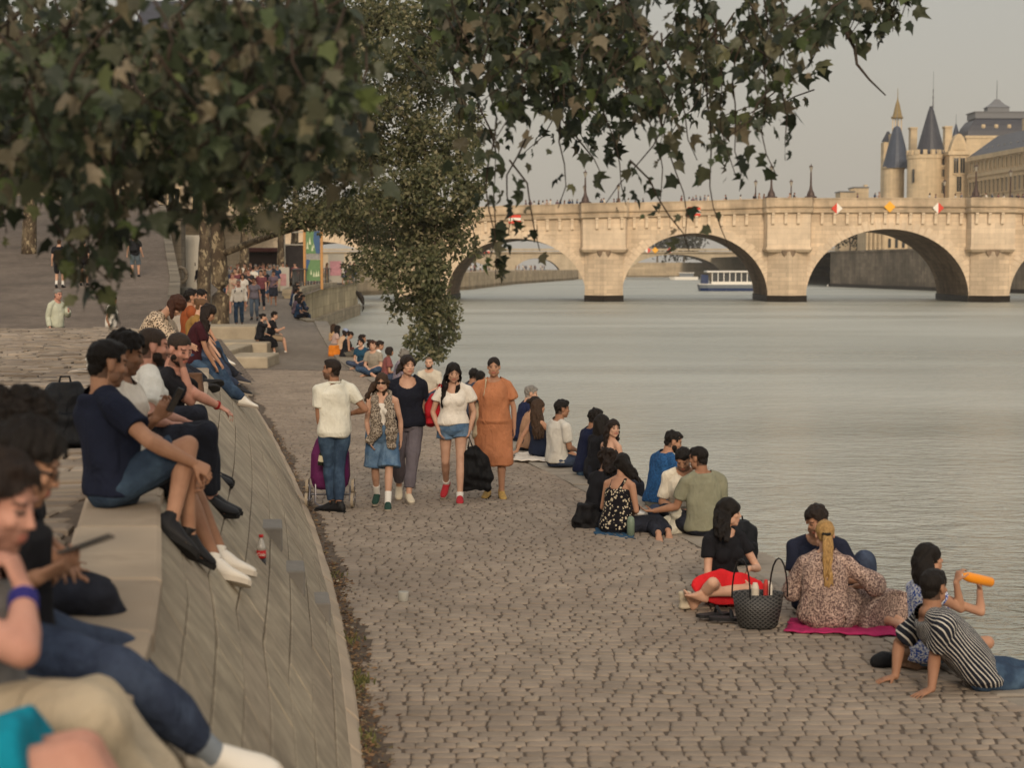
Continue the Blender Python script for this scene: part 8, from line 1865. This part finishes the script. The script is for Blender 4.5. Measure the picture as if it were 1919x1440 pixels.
o = leaf_mesh('leaf_litter', LC2, LA2, LN2, np.array(LL2), np.array(LL2), SMALL, island('dry_leaf', [(0, '4a3526'), (.4, '6b5038'), (.7, '83694a'), (.9, '5a5136'), (1, '9b8f7c')]), None); tag(o, 'dry leaves and crumbs gathered along the foot of the embankment', 'leaf litter', kind='stuff')
LC2, LA2, LN2, LL2 = [], [], [], []
for (yc, n) in ((11.3, 110), (12.6, 40), (15.2, 20), (9.9, 25)):
    for i in range(n): y = Rl.gauss(yc, .12); x = baseX(y) + abs(Rl.gauss(.05, .04)) + .02; LC2.append((x, y, .0)); LA2.append((Rl.uniform(-.6, .6), Rl.uniform(-.6, .6), 1)); LN2.append((Rl.uniform(-1, 1), Rl.uniform(-1, 1), .3)); LL2.append(Rl.uniform(.02, .06))
o = leaf_mesh('weeds', LC2, LA2, LN2, np.array(LL2), np.array(LL2) * .5, SMALL, island('weed_leaf', [(0, '45482a'), (.6, '5d5f38'), (1, '7a7348')]), None); tag(o, 'small weeds in the joint at the foot of the embankment', 'weeds', kind='stuff')
# ------------------------------------------------------------------ build all remeshed surfaces, then copy the crowd
print('queue', len(PEND), round(time.time() - T0, 1)); flush(); print('flushed', round(time.time() - T0, 1))
allp = protos + sit_protos; used = set()
for (i, loc, rz, lab, g, sc) in CROWD:
    o = allp[i]
    if i in used: o = copy_tree(o)
    used.add(i); o.location = loc; o.rotation_euler = (0, 0, rz); tag(o, lab, 'person', g)
for i, o in enumerate(allp):
    if i not in used:
        for ch in list(o.children): bpy.data.objects.remove(ch)
        bpy.data.objects.remove(o)
for o in bpy.data.objects:
    for k in ('_used',):
        if k in o: del o[k]
HAZE = .0002
# ================================================================== camera, light, world
cam = bpy.data.cameras.new('camera'); co = bpy.data.objects.new('camera', cam); COL.objects.link(co)
co.location = CAM; co.rotation_euler = (PI / 2 - PITCH, 0, 0)
cam.sensor_width = 36; cam.lens = F / 1919 * 36; cam.clip_start = .1; cam.clip_end = 6000
cam.dof.use_dof = True; cam.dof.focus_distance = 20.5; cam.dof.aperture_fstop = 3.0
scene.camera = co
SUN_EL, SUN_AZ = math.radians(22), math.radians(205)      # azimuth of the sun measured from +Y towards +X: behind the camera, to the right is <180
SUN_AZ = math.radians(176)
sd = Vector((math.sin(SUN_AZ) * math.cos(SUN_EL), math.cos(SUN_AZ) * math.cos(SUN_EL), math.sin(SUN_EL)))
sl = bpy.data.lights.new('sun', 'SUN'); so = bpy.data.objects.new('sun', sl); COL.objects.link(so)
sl.energy = 2.0; sl.angle = math.radians(14); sl.color = (1., .82, .63)
so.rotation_euler = sd.to_track_quat('Z', 'Y').to_euler()
W = bpy.data.worlds.new('World'); scene.world = W; W.use_nodes = True
nt = W.node_tree; n = nt.nodes; l = nt.links; bg = n['Background']
sky = n.new('ShaderNodeTexSky'); sky.sky_type = 'NISHITA'; sky.sun_disc = False; sky.sun_elevation = SUN_EL; sky.sun_rotation = SUN_AZ; sky.dust_density = 5; sky.air_density = 1.2; sky.altitude = 30
hz = n.new('ShaderNodeMix'); hz.data_type = 'RGBA'; hz.inputs[0].default_value = .82
tcw = n.new('ShaderNodeTexCoord'); sp = n.new('ShaderNodeSeparateXYZ'); l.new(tcw.outputs['Generated'], sp.inputs[0])
rp = n.new('ShaderNodeValToRGB'); e = rp.color_ramp.elements
e[0].position = 0.0; e[0].color = (.47, .43, .37, 1); e[1].position = .9; e[1].color = (.95, .91, .85, 1); q = e.new(.18); q.color = (.46, .435, .385, 1)
l.new(sp.outputs[2], rp.inputs[0])
mul = n.new('ShaderNodeMix'); mul.data_type = 'RGBA'; mul.blend_type = 'MULTIPLY'; mul.inputs[0].default_value = 1; mul.inputs[7].default_value = (10, 10, 10, 1)
l.new(rp.outputs[0], mul.inputs[6]); l.new(sky.outputs[0], hz.inputs[6]); l.new(mul.outputs[2], hz.inputs[7]); l.new(hz.outputs[2], bg.inputs[0]); bg.inputs[1].default_value = .1
hm = M(); hm.box((0, 600, 48), (1400, 1500, 102.4)); ho = hm.build('haze', bpy.data.materials.new('haze_air')); tag(ho, kind='stuff')
hmat = ho.data.materials[0]; hmat.use_nodes = True; hn = hmat.node_tree; hn.nodes.clear(); hv = hn.nodes.new('ShaderNodeVolumePrincipled'); hout = hn.nodes.new('ShaderNodeOutputMaterial'); hn.links.new(hv.outputs[0], hout.inputs['Volume'])
hv.inputs['Color'].default_value = (.95, .9, .83, 1); hv.inputs['Density'].default_value = HAZE; hv.inputs['Anisotropy'].default_value = .2
scene.view_settings.view_transform = 'Standard'; scene.view_settings.look = 'None'; scene.view_settings.gamma = 1; scene.view_settings.exposure = .18
scene.cycles.use_denoising = True; scene.cycles.max_bounces = 6; scene.cycles.diffuse_bounces = 3; scene.cycles.glossy_bounces = 3; scene.cycles.transparent_max_bounces = 8
scene.cycles.caustics_reflective = False; scene.cycles.caustics_refractive = False
print('SCRIPT DONE', round(time.time() - T0, 1), 's', len(bpy.data.objects), 'objects')
for w_ in WARN if 'WARN' in globals() else []: print(w_)
